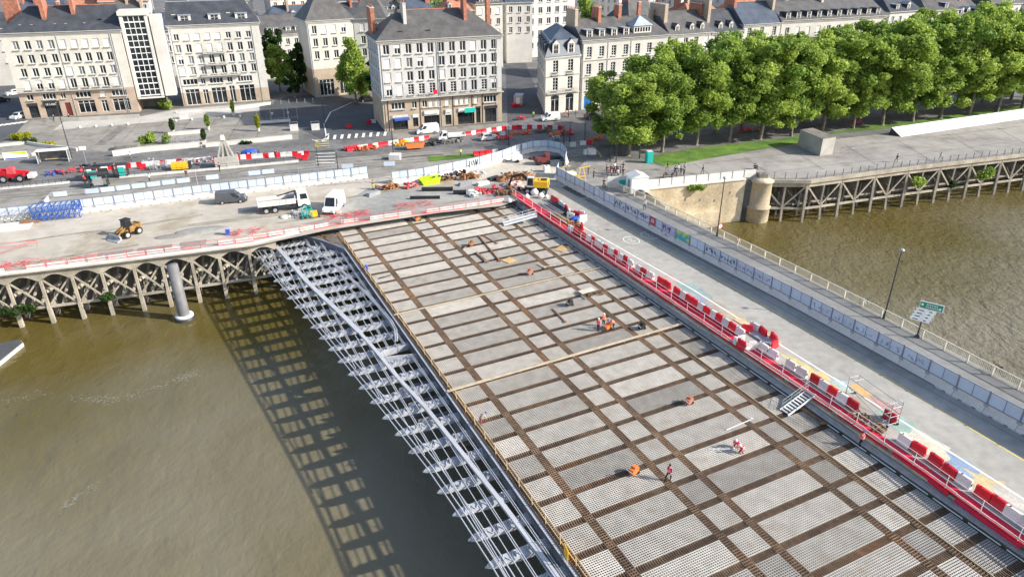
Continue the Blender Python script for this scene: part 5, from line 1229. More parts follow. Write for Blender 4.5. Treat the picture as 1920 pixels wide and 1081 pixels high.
# ------------------------------------------------------------------ bridge railing on the right
RP=[at(x,y,.22) for x,y in [(1150,352),(1200,372),(1300,420),(1400,468),(1500,517),(1600,568),(1700,619),(1800,672),(1925,738),(2280,926)]]
br=thing('bridge_railing','cream metal balustrade along the river side of the footway','railing'); M['cream']=mat('cream_rail_paint',(.60,.56,.46),.5,.08,1)
tot=sum((RP[i+1]-RP[i]).length for i in range(len(RP)-1)); n=int(tot/2.6); top=MB(); bal=MB()
for i in range(n+1):
    p,d=along(RP,tot*i/n*.9999); b=MB(); b.box(p.x,p.y,p.z+.55,.13,.13,1.1,rz=math.atan2(d.y,d.x)); b.build('post',M['cream'],br)
    if i<n:
        q,_=along(RP,tot*(i+1)/n*.9999); top.bar(p+Vector((0,0,1.1)),q+Vector((0,0,1.1)),.10,.08); top.bar(p+Vector((0,0,.16)),q+Vector((0,0,.16)),.06,.06)
        for k in range(1,16): r_=p.lerp(q,k/16); bal.bar(r_+Vector((0,0,.16)),r_+Vector((0,0,1.08)),.035)
top.build('top_rail',M['cream'],br); bal.build('balusters',M['cream'],br)
# promenade railing on the right quay
pr_=thing('quay_railing','thin grey mesh railing along the right quay edge','railing'); RQ=[er[0]+Vector((0,.4,0)),er[1]+Vector((0,.4,0)),er[2]+Vector((0,.4,0)),er[3]+Vector((0,.4,0)),er[4]]
tot=sum((RQ[i+1]-RQ[i]).length for i in range(len(RQ)-1)); n=int(tot/1.95); w1=MB()
for i in range(n+1):
    p,d=along(RQ,tot*i/n*.9999)
    b=MB(); b.box(p.x,p.y,.6,.10,.10,1.2); b.build('post',M['conc_dark'],pr_)
    if i<n:
        q,_=along(RQ,tot*(i+1)/n*.9999)
        for z in (.12,.5,.85,1.18): w1.bar((p.x,p.y,z),(q.x,q.y,z),.03)
        for k in range(1,7): r_=p.lerp(q,k/7); w1.bar((r_.x,r_.y,.1),(r_.x,r_.y,1.18),.015)
w1.build('wires',M['metal'],pr_)
# white panels on the stone wall
P=[at(1212,352),at(1416,331)]; d=(P[1]-P[0]); n=9
for i in range(n):
    p=P[0]+d*i/n; t=thing('wall_panel',f'white panel standing on the stone quay wall, {nth(i+1)} from the left','panel',p+Vector((0,-.1,0)),math.atan2(d.y,d.x),'white panels on the quay wall'); L=d.length/n
    b=MB(); b.box(L/2,0,.75,L-.1,.06,1.4); b.build('board',M['conc_white'],t); b=MB(); b.box(.0,-.05,.78,.08,.1,1.56); b.build('post',M['metal'],t)
# ------------------------------------------------------------------ red safety fences along the quay edge and the top of the deck
def redfence(P,label,post=2.2,h=1.05,name='safety_fence',white=True):
    t=thing(name,label,'fence'); tot=sum((P[i+1]-P[i]).length for i in range(len(P)-1)); n=int(tot/post)
    a=MB(); w=MB(); k_=MB(); r=random.Random(int(tot*10))
    for i in range(n):
        p,d=along(P,tot*i/n); q,_=along(P,tot*(i+1)/n*.9999); p=p+Vector((r.uniform(-.06,.06),r.uniform(-.06,.06),0)); a.bar(p,p+Vector((0,0,h)),.05)
        for z in (.5,h): a.bar(p+Vector((0,0,z)),q+Vector((0,0,z+r.uniform(-.05,.05))),.045)
        if r.random()<.75: k_.bar(p+Vector((0,0,.08)),q+Vector((0,0,.08)),.04,.16)
        if white and r.random()<.85: w=MB(); w.bar(p+Vector((0,.12,.42)),q+Vector((0,.12,.42)),.05,.55); w.build('white_board',M['whitepl'],t)
    a.build('rails',M['redrail'],t); k_.build('kick_board',M['redrail'],t)
    return t
redfence([at(-30,520),at(0,513),at(120,499),at(240,483)],'red and white safety fence at the left end of the pile quay edge')
redfence([at(240,483),at(360,468),at(475,453)],'red and white safety fence along the quay edge near the steel lattice')
redfence([at(475,449),at(560,436),at(640,421),at(700,413)],'red safety fence behind the top of the steel lattice')
redfence([at(640,421),at(760,405),at(820,398),at(885,389),at(945,379)],'red and white safety fence along the far end of the new deck')
kb_=thing('quay_kerb','white concrete kerb along the left quay edge under the red fence','kerb'); b=MB(); P=[QL[0],QL[1],QL[2],QL[3],at(560,437)]
for i in range(4): b.bar((P[i].x,P[i].y+.1,.1),(P[i+1].x,P[i+1].y+.1,.1),.5,.26)
b.build('coping',M['conc_white'],kb_)
kb_=thing('deck_kerb','white concrete upstand closing the far end of the new deck','kerb'); b=MB(); b.bar(bp(-3.4,30.0,-.35),bp(26.6,29.2,-.35),.4,.7); b.bar(bp(-15,31.2,-.35),bp(-3.4,30.8,-.35),.4,.7); b.build('coping',M['conc_white'],kb_)
# low white walls round the plaza
def lowwall(pts,h,label,th=.3,m='conc_white',z=0):
    t=thing('low_wall',label,'wall'); b=MB(); P=[at(x,y,z) for x,y in pts]
    for i in range(len(P)-1): b.bar(P[i]+Vector((0,0,h/2)),P[i+1]+Vector((0,0,h/2)),th,h)
    b.build('masonry',M[m],t); b=MB()
    for i in range(len(P)-1): b.bar(P[i]+Vector((0,0,h+.03)),P[i+1]+Vector((0,0,h+.03)),th+.08,.06)
    b.build('coping',M['cornice'],t); return t
lowwall([(212,293),(262,286),(322,280),(386,274)],1.1,'white plaza wall below the green hedge')
lowwall([(386,276),(480,267),(548,260)],.9,'white plaza wall right of the concrete planter')
lowwall([(-10,297),(60,292),(116,285)],.6,'low white kerb wall left of the bus shelter')
lowwall([(-10,276),(50,270),(70,274),(145,283)],.6,'low pale planter wall below the yellow bush')
lowwall([(88,228),(150,227),(262,221)],.8,'low white wall before the pink shop fronts',m='conc')
lowwall([(330,212),(438,206),(508,196)],.7,'low wall before the glazed ground floor')
lowwall([(316,255),(380,249)],.8,'small pale wall behind the caged terrace')
lowwall([(488,232),(545,228)],.6,'pale kerb under the fenced ball court')
# tram platform edges
for pts,lb in (([(-20,357),(60,350),(130,343)],'long tram platform edge at the far left'),([(225,333),(400,318),(560,303)],'long tram platform edge with guard rail')):
    t=thing('platform_edge',lb,'platform'); b=MB(); P=[at(x,y) for x,y in pts]
    for i in range(2): b.bar(P[i]+Vector((0,0,.14)),P[i+1]+Vector((0,0,.14)),.9,.26); 
    b.build('kerb_stone',M['conc_white'],t); b=MB()
    for i in range(2):
        b.bar(P[i]+Vector((0,-.3,1.0)),P[i+1]+Vector((0,-.3,1.0)),.05)
        for k in range(6): q=P[i].lerp(P[i+1],k/6); b.bar(q+Vector((0,-.3,.2)),q+Vector((0,-.3,1.0)),.05)
    b.build('guard_rail',M['dmetal'],t)
# ------------------------------------------------------------------ lamp posts and signs
def lamp(px,py,h,label,m='dmetal',globe=True,arm=0,z=0):
    p=at(px,py,z); t=thing('street_lamp',label,'street lamp',p); b=MB(); b.tube((0,0,0),(0,0,h),.10,.06,8); b.tube((0,0,0),(0,0,.6),.16,.13,8); b.build('pole',M[m],t)
    b=MB()
    if globe: b.ball((0,0,h+.05),.3,.3,.16); b.tube((0,0,h-.1),(0,0,h),.18,.3,8)
    elif arm: b.tube((0,0,h-.05),(arm,0,h+.1),.04,n=6); b.box(arm,0,h+.1,.6,.25,.12)
    else: b.tube((0,0,h),(0,0,h+.15),.09,.02,8)
    b.build('lamp_head',M['metal'],t); return t
lamp(738,293,8.2,'tall black pole on a white concrete foot in the tram street',globe=False)
b=MB()
t=thing('pole_foot','square white concrete foot holding the tall black pole','foundation',at(741,298)); b.box(0,0,.5,2.2,2.0,1.0); b.build('block',M['conc_white'],t)
lamp(135,297,11.0,'slim dark pole leaning over the bus shelter at the left',globe=False)
lamp(1657,597,8.6,'slim lamp post with round head on the right bridge railing',z=.2)
lamp(1344,443,8.9,'old lamp post before the stone quay wall carrying a round red sign',z=.2)
lamp(1144,303,9.0,'black lamp post beside the leftmost plane tree',globe=False)
lamp(1155,305,5.0,'short lamp post with a pale round head near the crowd')
lamp(1199,297,7.0,'dark post beside the teal portable toilet',globe=False)
lamp(1057,268,3.8,'short signal post in the street left of the round enclosure',globe=False)
lamp(1068,266,4.4,'second signal post just right of the shorter one',globe=False)
lamp(1096,270,4.6,'black post behind the white and red barrier pair',globe=False)
lamp(954,273,4.4,'signal post at the right end of the tram lawn',globe=False)
lamp(375,368,4.6,'thin grey post rising above the yard hoarding',m='metal',globe=False)
lamp(597,312,4.0,'black signal post at the left of the zebra lines',globe=False)
lamp(634,318,3.6,'black signal post right of the zebra lines',globe=False)
lamp(610,240,6.6,'dark signal mast standing at the side street corner',globe=False)
lamp(542,228,4.5,'traffic light post beside the ball court fence',m='metal',globe=False)
t=thing('round_sign','round no-entry style sign with red rim on the lamp post','sign',at(1348,440,.2)+Vector((0,0,1.4)),.45); b=MB(); b.M=Matrix.Rotation(math.pi/2,4,'X'); b.lathe([(.42,0),(.42,.05)],n=18); b.build('disc',M['red'],t); b=MB(); b.M=Matrix.Rotation(math.pi/2,4,'X'); b.lathe([(.30,.06),(.30,.075)],n=18); b.build('face',M['white'],t); b=MB(); b.box(0,-.09,0,.28,.01,.12); b.build('symbol',M['dmetal'],t)
p=at(1719,632,.2); t=thing('direction_sign','green and white direction sign on a short post by the bridge railing','sign',p,-.62); b=MB(); b.tube((0,0,0),(0,0,3.4),.08,.07,8); b.tube((0,0,0),(0,0,.3),.28,.2,8); b.build('post',M['dmetal'],t)
b=MB(); b.box(.55,-.12,4.05,2.3,.06,.85); b.build('green_board',M['white'],t); b=MB(); b.box(.52,-.16,4.05,2.15,.03,.7); b.build('green_face',mat('sign_green',(.0,.24,.15),.4,.05,1),t)
b=MB()
for z,w in ((4.2,1.1),(3.93,1.2)):
    for k in range(7): b.box(.1+k*w/7,-.185,z,w/7*.6,.01,.12)
b.box(-.35,-.185,4.1,.2,.01,.25); b.box(1.35,-.185,3.95,.22,.01,.22); b.build('lettering',M['white'],t)
b=MB()
for k in range(4): b.box(.15-.12*k,-.1,3.35-.38*k,1.9,.05,.34)
b.build('white_boards',M['white'],t); b=MB()
for k in range(4): b.box(-.3-.12*k,-.14,3.35-.38*k,.5,.01,.09); b.box(.6-.12*k,-.14,3.38-.38*k,.25,.01,.1)
b.build('lettering',M['dmetal'],t)
# ------------------------------------------------------------------ vehicles
def patch(b,q,u0,u1,v0,v1,off,mat=0):
    """patch on quad q (bl,br,tr,tl) pushed outward by off"""
    q=[Vector(p) for p in q]; n=(q[1]-q[0]).cross(q[3]-q[0]).normalized()*off
    f=lambda u,v:(q[0].lerp(q[1],u)).lerp(q[3].lerp(q[2],u),v)+n
    b.quad(f(u0,v0),f(u1,v0),f(u1,v1),f(u0,v1),mat)
def frust(b,x0,x1,w0,z0,X0,X1,w1,z1,mat=0):
    vs=[(x0,-w0/2,z0),(x1,-w0/2,z0),(x1,w0/2,z0),(x0,w0/2,z0),(X0,-w1/2,z1),(X1,-w1/2,z1),(X1,w1/2,z1),(X0,w1/2,z1)]
    b.add(vs,[(3,2,1,0),(4,5,6,7),(0,1,5,4),(1,2,6,5),(2,3,7,6),(3,0,4,7)],mat)
    return dict(right=[vs[0],vs[1],vs[5],vs[4]],left=[vs[2],vs[3],vs[7],vs[6]],front=[vs[1],vs[2],vs[6],vs[5]],rear=[vs[3],vs[0],vs[4],vs[7]])
WH={}
def wheels(t,xs,ys,r,w=.24):
    k=(r,w)
    if k not in WH:
        b=MB(); b.tube((0,-w/2,0),(0,w/2,0),r,n=14); a=MB(); a.tube((0,-w/2-.015,0),(0,w/2+.015,0),r*.58,n=10); WH[k]=(b.mesh('tyre',[M['rubber']]),a.mesh('rim',[M['metal']]))
    for x in xs:
        for y in ys:
            o=link('wheel',WH[k][0],t,(x,y,r)); link('rim',WH[k][1],o)
def lights(t,x1,x0,w,z):
    for s in (-1,1):
        b=MB(); b.box(x1,s*w,z,.08,.3,.16); b.build('headlight',M['whitepl'],t)
        b=MB(); b.box(x0,s*w*1.06,z+.25,.07,.12,.4); b.build('tail_light',M['red'],t)
def van(label,px,py,rz,paint,L=5.3,H=2.0,z=0,name='van',cat='van'):
    t=thing(name,label,cat,at(px,py,z),rz); b=MB(); W=1.95; h=L/2
    frust(b,-h,h,W-.1,.28,-h,h-.05,W,.55); F=frust(b,-h,h-.05,W,.55,-h+.02,h-.35,W,1.08); U=frust(b,-h+.02,h-.95,W,1.08,-h+.1,h-1.75,W-.28,H)
    b.build('body',M[paint],t)
    g=MB(); patch(g,U['front'],.07,.93,.08,.92,.012); g.build('windscreen',M['glass'],t)
    for s in ('right','left'):
        g=MB(); u=(.74,.95) if s=='right' else (.05,.26); patch(g,U[s],u[0],u[1],.12,.78,.012); g.build('side_window',M['glass'],t)
    b=MB(); b.box(h-.02,0,.42,.14,W-.05,.26); b.box(-h,0,.42,.12,W-.05,.22); b.build('bumper',M['black'],t)
    b=MB()
    for s in (-1,1): b.box(h-1.2,s*(W/2+.12),1.25,.1,.2,.26)
    b.build('mirror',M['black'],t)
    wheels(t,(h-1.0,-h+1.05),(-W/2+.1,W/2-.1),.34); lights(t,h-.1,-h+.02,.75,.78); return t
def car(label,px,py,rz,paint,L=4.3,H=1.48,z=0):
    t=thing('parked_car',label,'car',at(px,py,z),rz); b=MB(); W=1.78; h=L/2
    frust(b,-h,h,W-.12,.22,-h,h,W,.5); frust(b,-h,h,W,.5,-h+.12,h-.25,W-.04,.92); U=frust(b,-h+.2,h-1.0,W-.08,.92,-h+.65,h-1.75,W-.42,H)
    b.build('body',M[paint],t)
    g=MB(); patch(g,U['front'],.06,.94,.08,.9,.012); g.build('windscreen',M['glass'],t); g=MB(); patch(g,U['rear'],.08,.92,.1,.85,.012); g.build('rear_window',M['glass'],t)
    for s in ('right','left'):
        g=MB(); patch(g,U[s],.12,.50,.12,.85,.012); patch(g,U[s],.53,.90,.12,.85,.012); g.build('side_window',M['glass'],t)
    wheels(t,(h-.85,-h+.8),(-W/2+.08,W/2-.08),.32,.22); lights(t,h-.12,-h+.03,.65,.68); return t
QA=R_(20)
van('dark grey panel van parked facing right on the sandy yard',435,379,R_(16),'darkgrey',4.9,1.95)
van('white high roof van facing the camera beside the dump truck',627,393,R_(-98),'white',5.6,2.55)
van('white van parked before the shop fronts of the large block',801,250,R_(200),'white',5.2,2.1)
van('small white van parked before the corner mansion',1031,226,R_(196),'white',4.6,1.9)
car('black car half hidden by the leftmost plane trees',1112,222,R_(18),'darkgrey'); car('black estate car parked behind the lone conical tree',690,190,R_(22),'black',4.6)
car('silver car at the corner of the pink based apartment block',37,222,R_(-100),'whitepl'); car('white car further up the left side street',28,178,R_(-130),'white'); car('dark car in the shade at the left side street',2,192,R_(60),'black')
car('white and glass topped car body beside the tram street fence',917,262,R_(20),'whitepl',4.0)
# dump truck
t=thing('dump_truck','white three axle tipper truck with an empty open body on the yard','truck',at(534,393),R_(20)); h=4.0
b=MB(); b.box(-.2,0,.95,7.6,.9,.3); b.box(1.6,0,.75,1.6,2.1,.5); b.build('chassis',M['dmetal'],t)
b=MB(); F=frust(b,2.15,4.0,2.45,.75,2.15,3.95,2.45,1.75); U=frust(b,2.15,3.95,2.45,1.75,2.2,3.7,2.25,3.0); b.box(2.7,0,3.06,1.1,1.7,.12); b.build('cab',M['white'],t)
g=MB(); patch(g,U['front'],.06,.94,.08,.85,.012); g.build('windscreen',M['glass'],t)
for s in ('right','left'):
    g=MB(); patch(g,U[s],.25,.9,.1,.8,.012); g.build('side_window',M['glass'],t)
b=MB(); b.box(4.02,0,.62,.16,2.4,.45); b.build('bumper',M['whitepl'],t)
b=MB(); x0,x1=-4.0,1.8; b.box(-1.1,0,1.3,5.8,2.4,.14)
for s in (-1,1): b.box(-1.1,s*1.2,1.72,5.8,.1,.85)
b.box(x1,0,1.9,.12,2.4,1.2); b.box(x0,0,1.7,.1,2.4,.8)
for k in range(6): b.box(-3.6+k*1.0,-1.27,1.7,.1,.06,.8); b.box(-3.6+k*1.0,1.27,1.7,.1,.06,.8)
b.build('tipper_body',M['whitepl'],t); b=MB(); b.box(-1.1,0,1.42,5.6,2.25,.12); b.build('body_floor',M['dirt'],t)
wheels(t,(3.1,-1.5,-2.85),(-1.1,1.1),.52,.36); lights(t,4.05,-4.05,.9,.7)
# crane arm folded behind cab
b=MB(); b.bar((1.95,-.6,1.9),(1.95,-.9,3.3),.25); b.bar((1.95,-.9,3.3),(.4,-.7,2.9),.2); b.bar((.4,-.7,2.9),(-.9,-.4,2.6),.16); b.build('folded_crane',M['dmetal'],t)
# flatbed
t=thing('flatbed_truck','small white flatbed truck parked behind the barrier chain','truck',at(846,262),R_(197)); b=MB(); frust(b,1.0,2.9,1.9,.45,1.0,2.8,1.95,1.05); U=frust(b,1.0,2.45,1.95,1.05,1.05,1.9,1.75,1.95); b.build('cab',M['white'],t)
g=MB(); patch(g,U['front'],.07,.93,.08,.9,.012); g.build('windscreen',M['glass'],t)
for s in ('right','left'):
    g=MB(); patch(g,U[s],.2,.9,.1,.8,.012); g.build('side_window',M['glass'],t)
b=MB(); b.box(-1.1,0,.85,4.0,2.1,.12)
for s in (-1,1): b.box(-1.1,s*1.04,1.08,4.0,.06,.4)
b.box(-3.1,0,1.08,.06,2.1,.4); b.box(.88,0,1.4,.08,2.0,1.0); b.build('flat_bed',M['whitepl'],t); b=MB(); b.box(-.4,0,.6,5,.8,.25); b.build('chassis',M['dmetal'],t); wheels(t,(2.0,-1.9),(-.85,.85),.35)
# wheel loader
t=thing('wheel_loader','dull orange wheel loader with dark cab and raised grey bucket on the yard','loader',at(243,441),R_(-115)); b=MB()
b.box(-.9,0,1.25,2.2,1.5,1.0); b.box(-1.9,0,1.2,.4,1.6,1.1); b.box(.9,0,.95,1.2,.9,.5); b.build('body',M['dyellow'],t)
b=MB(); U=frust(b,-.5,.75,1.35,1.5,-.4,.6,1.2,2.85); b.box(.1,0,2.92,1.3,1.4,.12); b.build('cab',M['black'],t); g=MB()
for s in ('front','right','left','rear'): patch(g,U[s],.1,.9,.1,.9,.015)
g.build('cab_glass',M['glass'],t); wheels(t,(1.1,-1.2),(-.95,.95),.62,.45)
b=MB()
for s in (-.45,.45): b.bar((.6,s,1.7),(1.9,s,1.2),.18,.28); b.bar((1.9,s,1.2),(2.5,s,.6),.16,.24)
b.bar((.7,0,1.9),(2.2,0,1.2),.14); b.build('lift_arm',M['dyellow'],t)
b=MB(); b.xprism([(2.4,.2),(3.3,.05),(3.35,.15),(2.65,.45),(2.75,1.05),(2.6,1.1),(2.4,.7)],-1.25,1.25); b.build('bucket',M['metal'],t)
t.scale=(.88,.88,.88)
# excavator
t=thing('wheeled_excavator','yellow wheeled excavator with glazed cab beside the rusty debris heap','excavator',at(1006,361),R_(170)); b=MB(); b.box(0,0,.75,3.9,1.5,.5); b.tube((0,0,.9),(0,0,1.25),.7,n=14); b.build('undercarriage',M['dmetal'],t); wheels(t,(1.4,-1.4),(-1.05,1.05),.55,.45)
b=MB(); frust(b,-2.1,.4,2.5,1.3,-2.0,.4,2.4,2.35); b.box(-1.2,-.1,2.42,1.5,1.6,.16); b.box(.7,-.5,1.45,1.1,1.2,.35); b.build('house',M['yellow'],t)
b=MB(); b.box(-1.3,.2,2.5,1.0,1.0,.1); b.box(-2.06,.3,1.8,.06,.8,.6); b.build('engine_grille',M['dmetal'],t)
b=MB(); U=frust(b,.3,1.6,.95,1.3,.4,1.45,.9,3.0)
b.M=None; c=b.build('cab',M['whitepl'],t); c.location=(0,.75,0); g=MB()
for s in ('front','right','left','rear'): patch(g,U[s],.1,.9,.18,.92,.02)
c2=g.build('cab_glass',M['glass'],t); c2.location=(0,.75,0)
b=MB(); b.bar((1.0,-.2,1.6),(2.6,-.2,3.1),.35,.5); b.bar((2.6,-.2,3.1),(4.3,-.2,2.6),.32,.42); b.build('boom',M['dmetal'],t); b=MB(); b.bar((4.3,-.2,2.6),(4.9,-.2,.9),.28,.36); b.build('arm',M['dmetal'],t); b=MB(); b.M=Matrix.Translation((4.9,-.2,.1)); b.xprism([(-.3,.8),(.3,.85),(.55,.3),(.2,-.1),(-.35,.1)],-.45,.45); b.build('bucket',M['rust'],t)
# red telehandler at the far left
t=thing('telehandler','red telehandler tractor with big dark wheels parked at the left edge','tractor',at(28,339),R_(12)); b=MB(); b.box(0,0,1.1,3.8,1.3,.7); b.box(-1.4,0,1.7,1.2,1.2,.6); b.build('body',M['red'],t); wheels(t,(1.4,-1.3),(-1.0,1.0),.68,.45)
b=MB(); frust(b,-.7,.6,1.2,1.4,-.6,.4,1.1,2.5); b.build('cab',M['redrail'],t); b=MB(); b.bar((-1.8,.3,2.2),(2.6,.3,1.4),.28,.35); b.build('boom',M['red'],t); b=MB(); b.box(3.1,0,.9,1.0,1.8,.7); b.build('white_bucket',M['whitepl'],t)
# orange roller / dumper
t=thing('dumper','orange steel skip body standing among street works','dumper',at(777,279),R_(18)); b=MB(); b.xprism([(-2.0,1.3),(-1.6,.35),(1.7,.35),(2.1,1.3)],-.9,.9); b.build('skip',M['orange'],t); b=MB(); b.box(0,0,1.33,3.7,1.5,.06); b.build('load',M['rust'],t)
# ------------------------------------------------------------------ site equipment and stores
def boxes(name,label,cat,px,py,rz,parts,z=0,group=None):
    t=thing(name,label,cat,at(px,py,z),rz,group)
    for nm,m,fn in parts:
        b=MB(); fn(b); b.build(nm,M[m],t)
    return t
def rack(b,L,W,H,nx,nz,w=.07):
    for i in range(nx+1):
        x=-L/2+L*i/nx
        for y in (-W/2,W/2): b.bar((x,y,0),(x,y,H),w)
        for k in range(nz+1): b.bar((x,-W/2,H*k/nz),(x,W/2,H*k/nz),w)
        if i<nx:
            for y in (-W/2,W/2): b.bar((x,y,.05),(x+L/nx,y,H),w*.8); b.bar((x,y,H),(x+L/nx,y,.05),w*.8)
    for k in range(nz+1):
        for y in (-W/2,W/2): b.bar((-L/2,y,H*k/nz),(L/2,y,H*k/nz),w)
boxes('steel_frame_stack','blue steel frame bundle stacked on the yard by the hoarding','frames',111,408,R_(18),[('frames','blue',lambda b:rack(b,6.5,2.2,2.3,8,3,.10))])
boxes('steel_frame_stack','grey steel frame bundle left of the blue one on the yard','frames',45,412,R_(18),[('frames','metal',lambda b:rack(b,5.5,2.0,1.9,6,2,.06))])
boxes('trailer','small rusty trailer frame in front of the grey steel bundle','trailer',54,420,R_(15),[('frame','rust',lambda b:(b.box(0,0,.5,1.8,.9,.12),b.bar((.9,0,.5),(1.8,0,.3),.1),b.tube((-.3,-.5,.3),(-.3,.5,.3),.3,n=10)))])
boxes('concrete_slab','flat pale concrete slab at the left edge of the yard','slab',10,428,R_(18),[('slab','conc_white',lambda b:b.box(0,0,.15,7,3.2,.3))])
boxes('tubular_gate','thin red tubular frame standing on the sandy yard at the left','frame',36,466,R_(17),[('frame','redrail',lambda b:[b.bar(p,q,.05) for p,q in (((-3,0,0),(-3,0,1)),((-3,0,1),(2.4,0,1)),((2.4,0,1),(2.4,0,0)),((-3,0,.5),(2.4,0,.5)),((2.4,0,1),(-2.4,-1.6,.1)))])])
def orangenet(b,seed,w,h,n,rad):
    r=random.Random(seed)
    for i in range(n):
        a=(r.uniform(-w,w),r.uniform(-h,h),.02+r.random()*.5); c=(a[0]+r.uniform(-rad,rad),a[1]+r.uniform(-rad*.4,rad*.4),.05+r.random()*.6); b.bar(a,c,.035,.035)
for i,(px,py,w,h,n,lb) in enumerate([(8,500,3.5,1.0,50,'crumpled red plastic net at the left corner of the quay'),(45,497,3.5,.7,24,'red net trailing along the quay edge right of the crumpled one'),(150,487,2.0,.4,20,'red tubes and net heap below the yard wear patches'),(460,437,2.2,1.0,60,'tangle of red rails at the top of the steel lattice'),(650,405,3.6,1.0,90,'red mesh pile before the white high roof van'),(775,386,2.8,1.0,60,'pinkish red mesh pile above the deck fence'),(958,362,1.6,1.2,50,'orange red tangle at the head of the red walkway')]):
    boxes('safety_net',lb,'netting',px,py,R_(17),[('net','redrail',lambda b,s=i,w=w,h=h,n=n:orangenet(b,s,w,h,n,1.3))])
boxes('patch_mat','flat brown steel road plate with curved edge on the yard','plate',215,477,R_(18),[('plate','paving',lambda b:(b.box(0,0,.03,4.5,2.4,.04),b.box(5.1,.2,.03,4.6,2.2,.04),b.box(10.2,.6,.03,3.6,2.0,.04)))])
boxes('rubble_patch','low grey green rubble patch on the sandy yard','rubble',380,432,R_(16),[('rubble','wetyard',lambda b:b.ball((0,0,0),4.2,1.6,.25,14,6))])
boxes('rubble_patch','low brownish sand patch left of the grey green rubble','rubble',325,443,R_(16),[('rubble','paving',lambda b:b.ball((0,0,0),2.8,1.1,.18,14,6))])
boxes('generator','yellow and grey compact machine with teal frame below the tipper truck','generator',577,408,R_(20),[('body','yellow',lambda b:b.box(1.0,0,.55,1.1,1.0,.8)),('frame','teal',lambda b:rack(b,1.6,1.2,1.6,2,2,.06)),('base','dmetal',lambda b:b.box(.4,0,.1,3,1.3,.15))])
boxes('manhole_rings','pale round cover lying on a dark patch of the yard','cover',535,407,0,[('cover','conc_white',lambda b:b.lathe([(.9,0),(.9,.18),(.6,.25),(.1,.25)],n=14))])
boxes('portable_loo','purple plastic box at the top of the steel lattice','box',428,440,R_(18),[('body','inkp2',lambda b:b.box(0,0,.6,.7,.7,1.2)),('lid','inkp2',lambda b:b.box(0,0,1.25,.8,.8,.1))] if False else [('body','bluetarp',lambda b:b.box(0,0,.5,.6,.6,1.0)),('lid','inkp',lambda b:b.box(0,0,1.05,.7,.7,.1))])
def pipe(b,L,r): b.tube((-L/2,0,r),(L/2,0,r),r,n=12)
for i,(px,py,L,r,lb) in enumerate([(820,358,5.4,.36,'thick black pipe lying on the yard, the upper one'),(797,373,5.0,.28,'long black pipe lying on the yard, the lower one'),(862,364,2.2,.38,'short black pipe end beside the striped bags')]):
    boxes('black_pipe',lb,'pipe',px,py,R_(2),[('pipe','black',lambda b,L=L,r=r:pipe(b,L,r)),('flange','dmetal',lambda b,L=L,r=r:b.tube((L/2-.1,0,r),(L/2+.02,0,r),r*1.15,n=12))])
boxes('skip','lime green open skip container beside the mesh panel','skip',806,344,R_(20),[('shell','lime',lambda b:(b.xprism([(-1.8,1.1),(-1.3,0),(1.5,0),(1.9,1.3)],-.9,-.8),b.xprism([(-1.8,1.1),(-1.3,0),(1.5,0),(1.9,1.3)],.8,.9),b.box(0,0,.08,2.8,1.6,.1),b.bar((-1.55,0,.55),(-1.3,0,0.02),1.6,.1)))])
def rackp(b): b.box(0,0,.7,2.6,.04,1.3); [b.bar((x,0,0),(x,0,1.45),.06) for x in (-1.3,1.3)]
boxes('site_screen','blue grey mesh panel standing behind the lime skip','panel',806,330,R_(18),[('panel','steelg',rackp)])
def debris(b,seed,w,h,n,big=.6,hz=.8):
    r=random.Random(seed)
    for i in range(n): b.box(r.uniform(-w,w),r.uniform(-h,h),r.uniform(.05,hz),r.uniform(.15,big*1.6),r.uniform(.1,big*.6),r.uniform(.08,big*.6),rz=r.uniform(0,3))
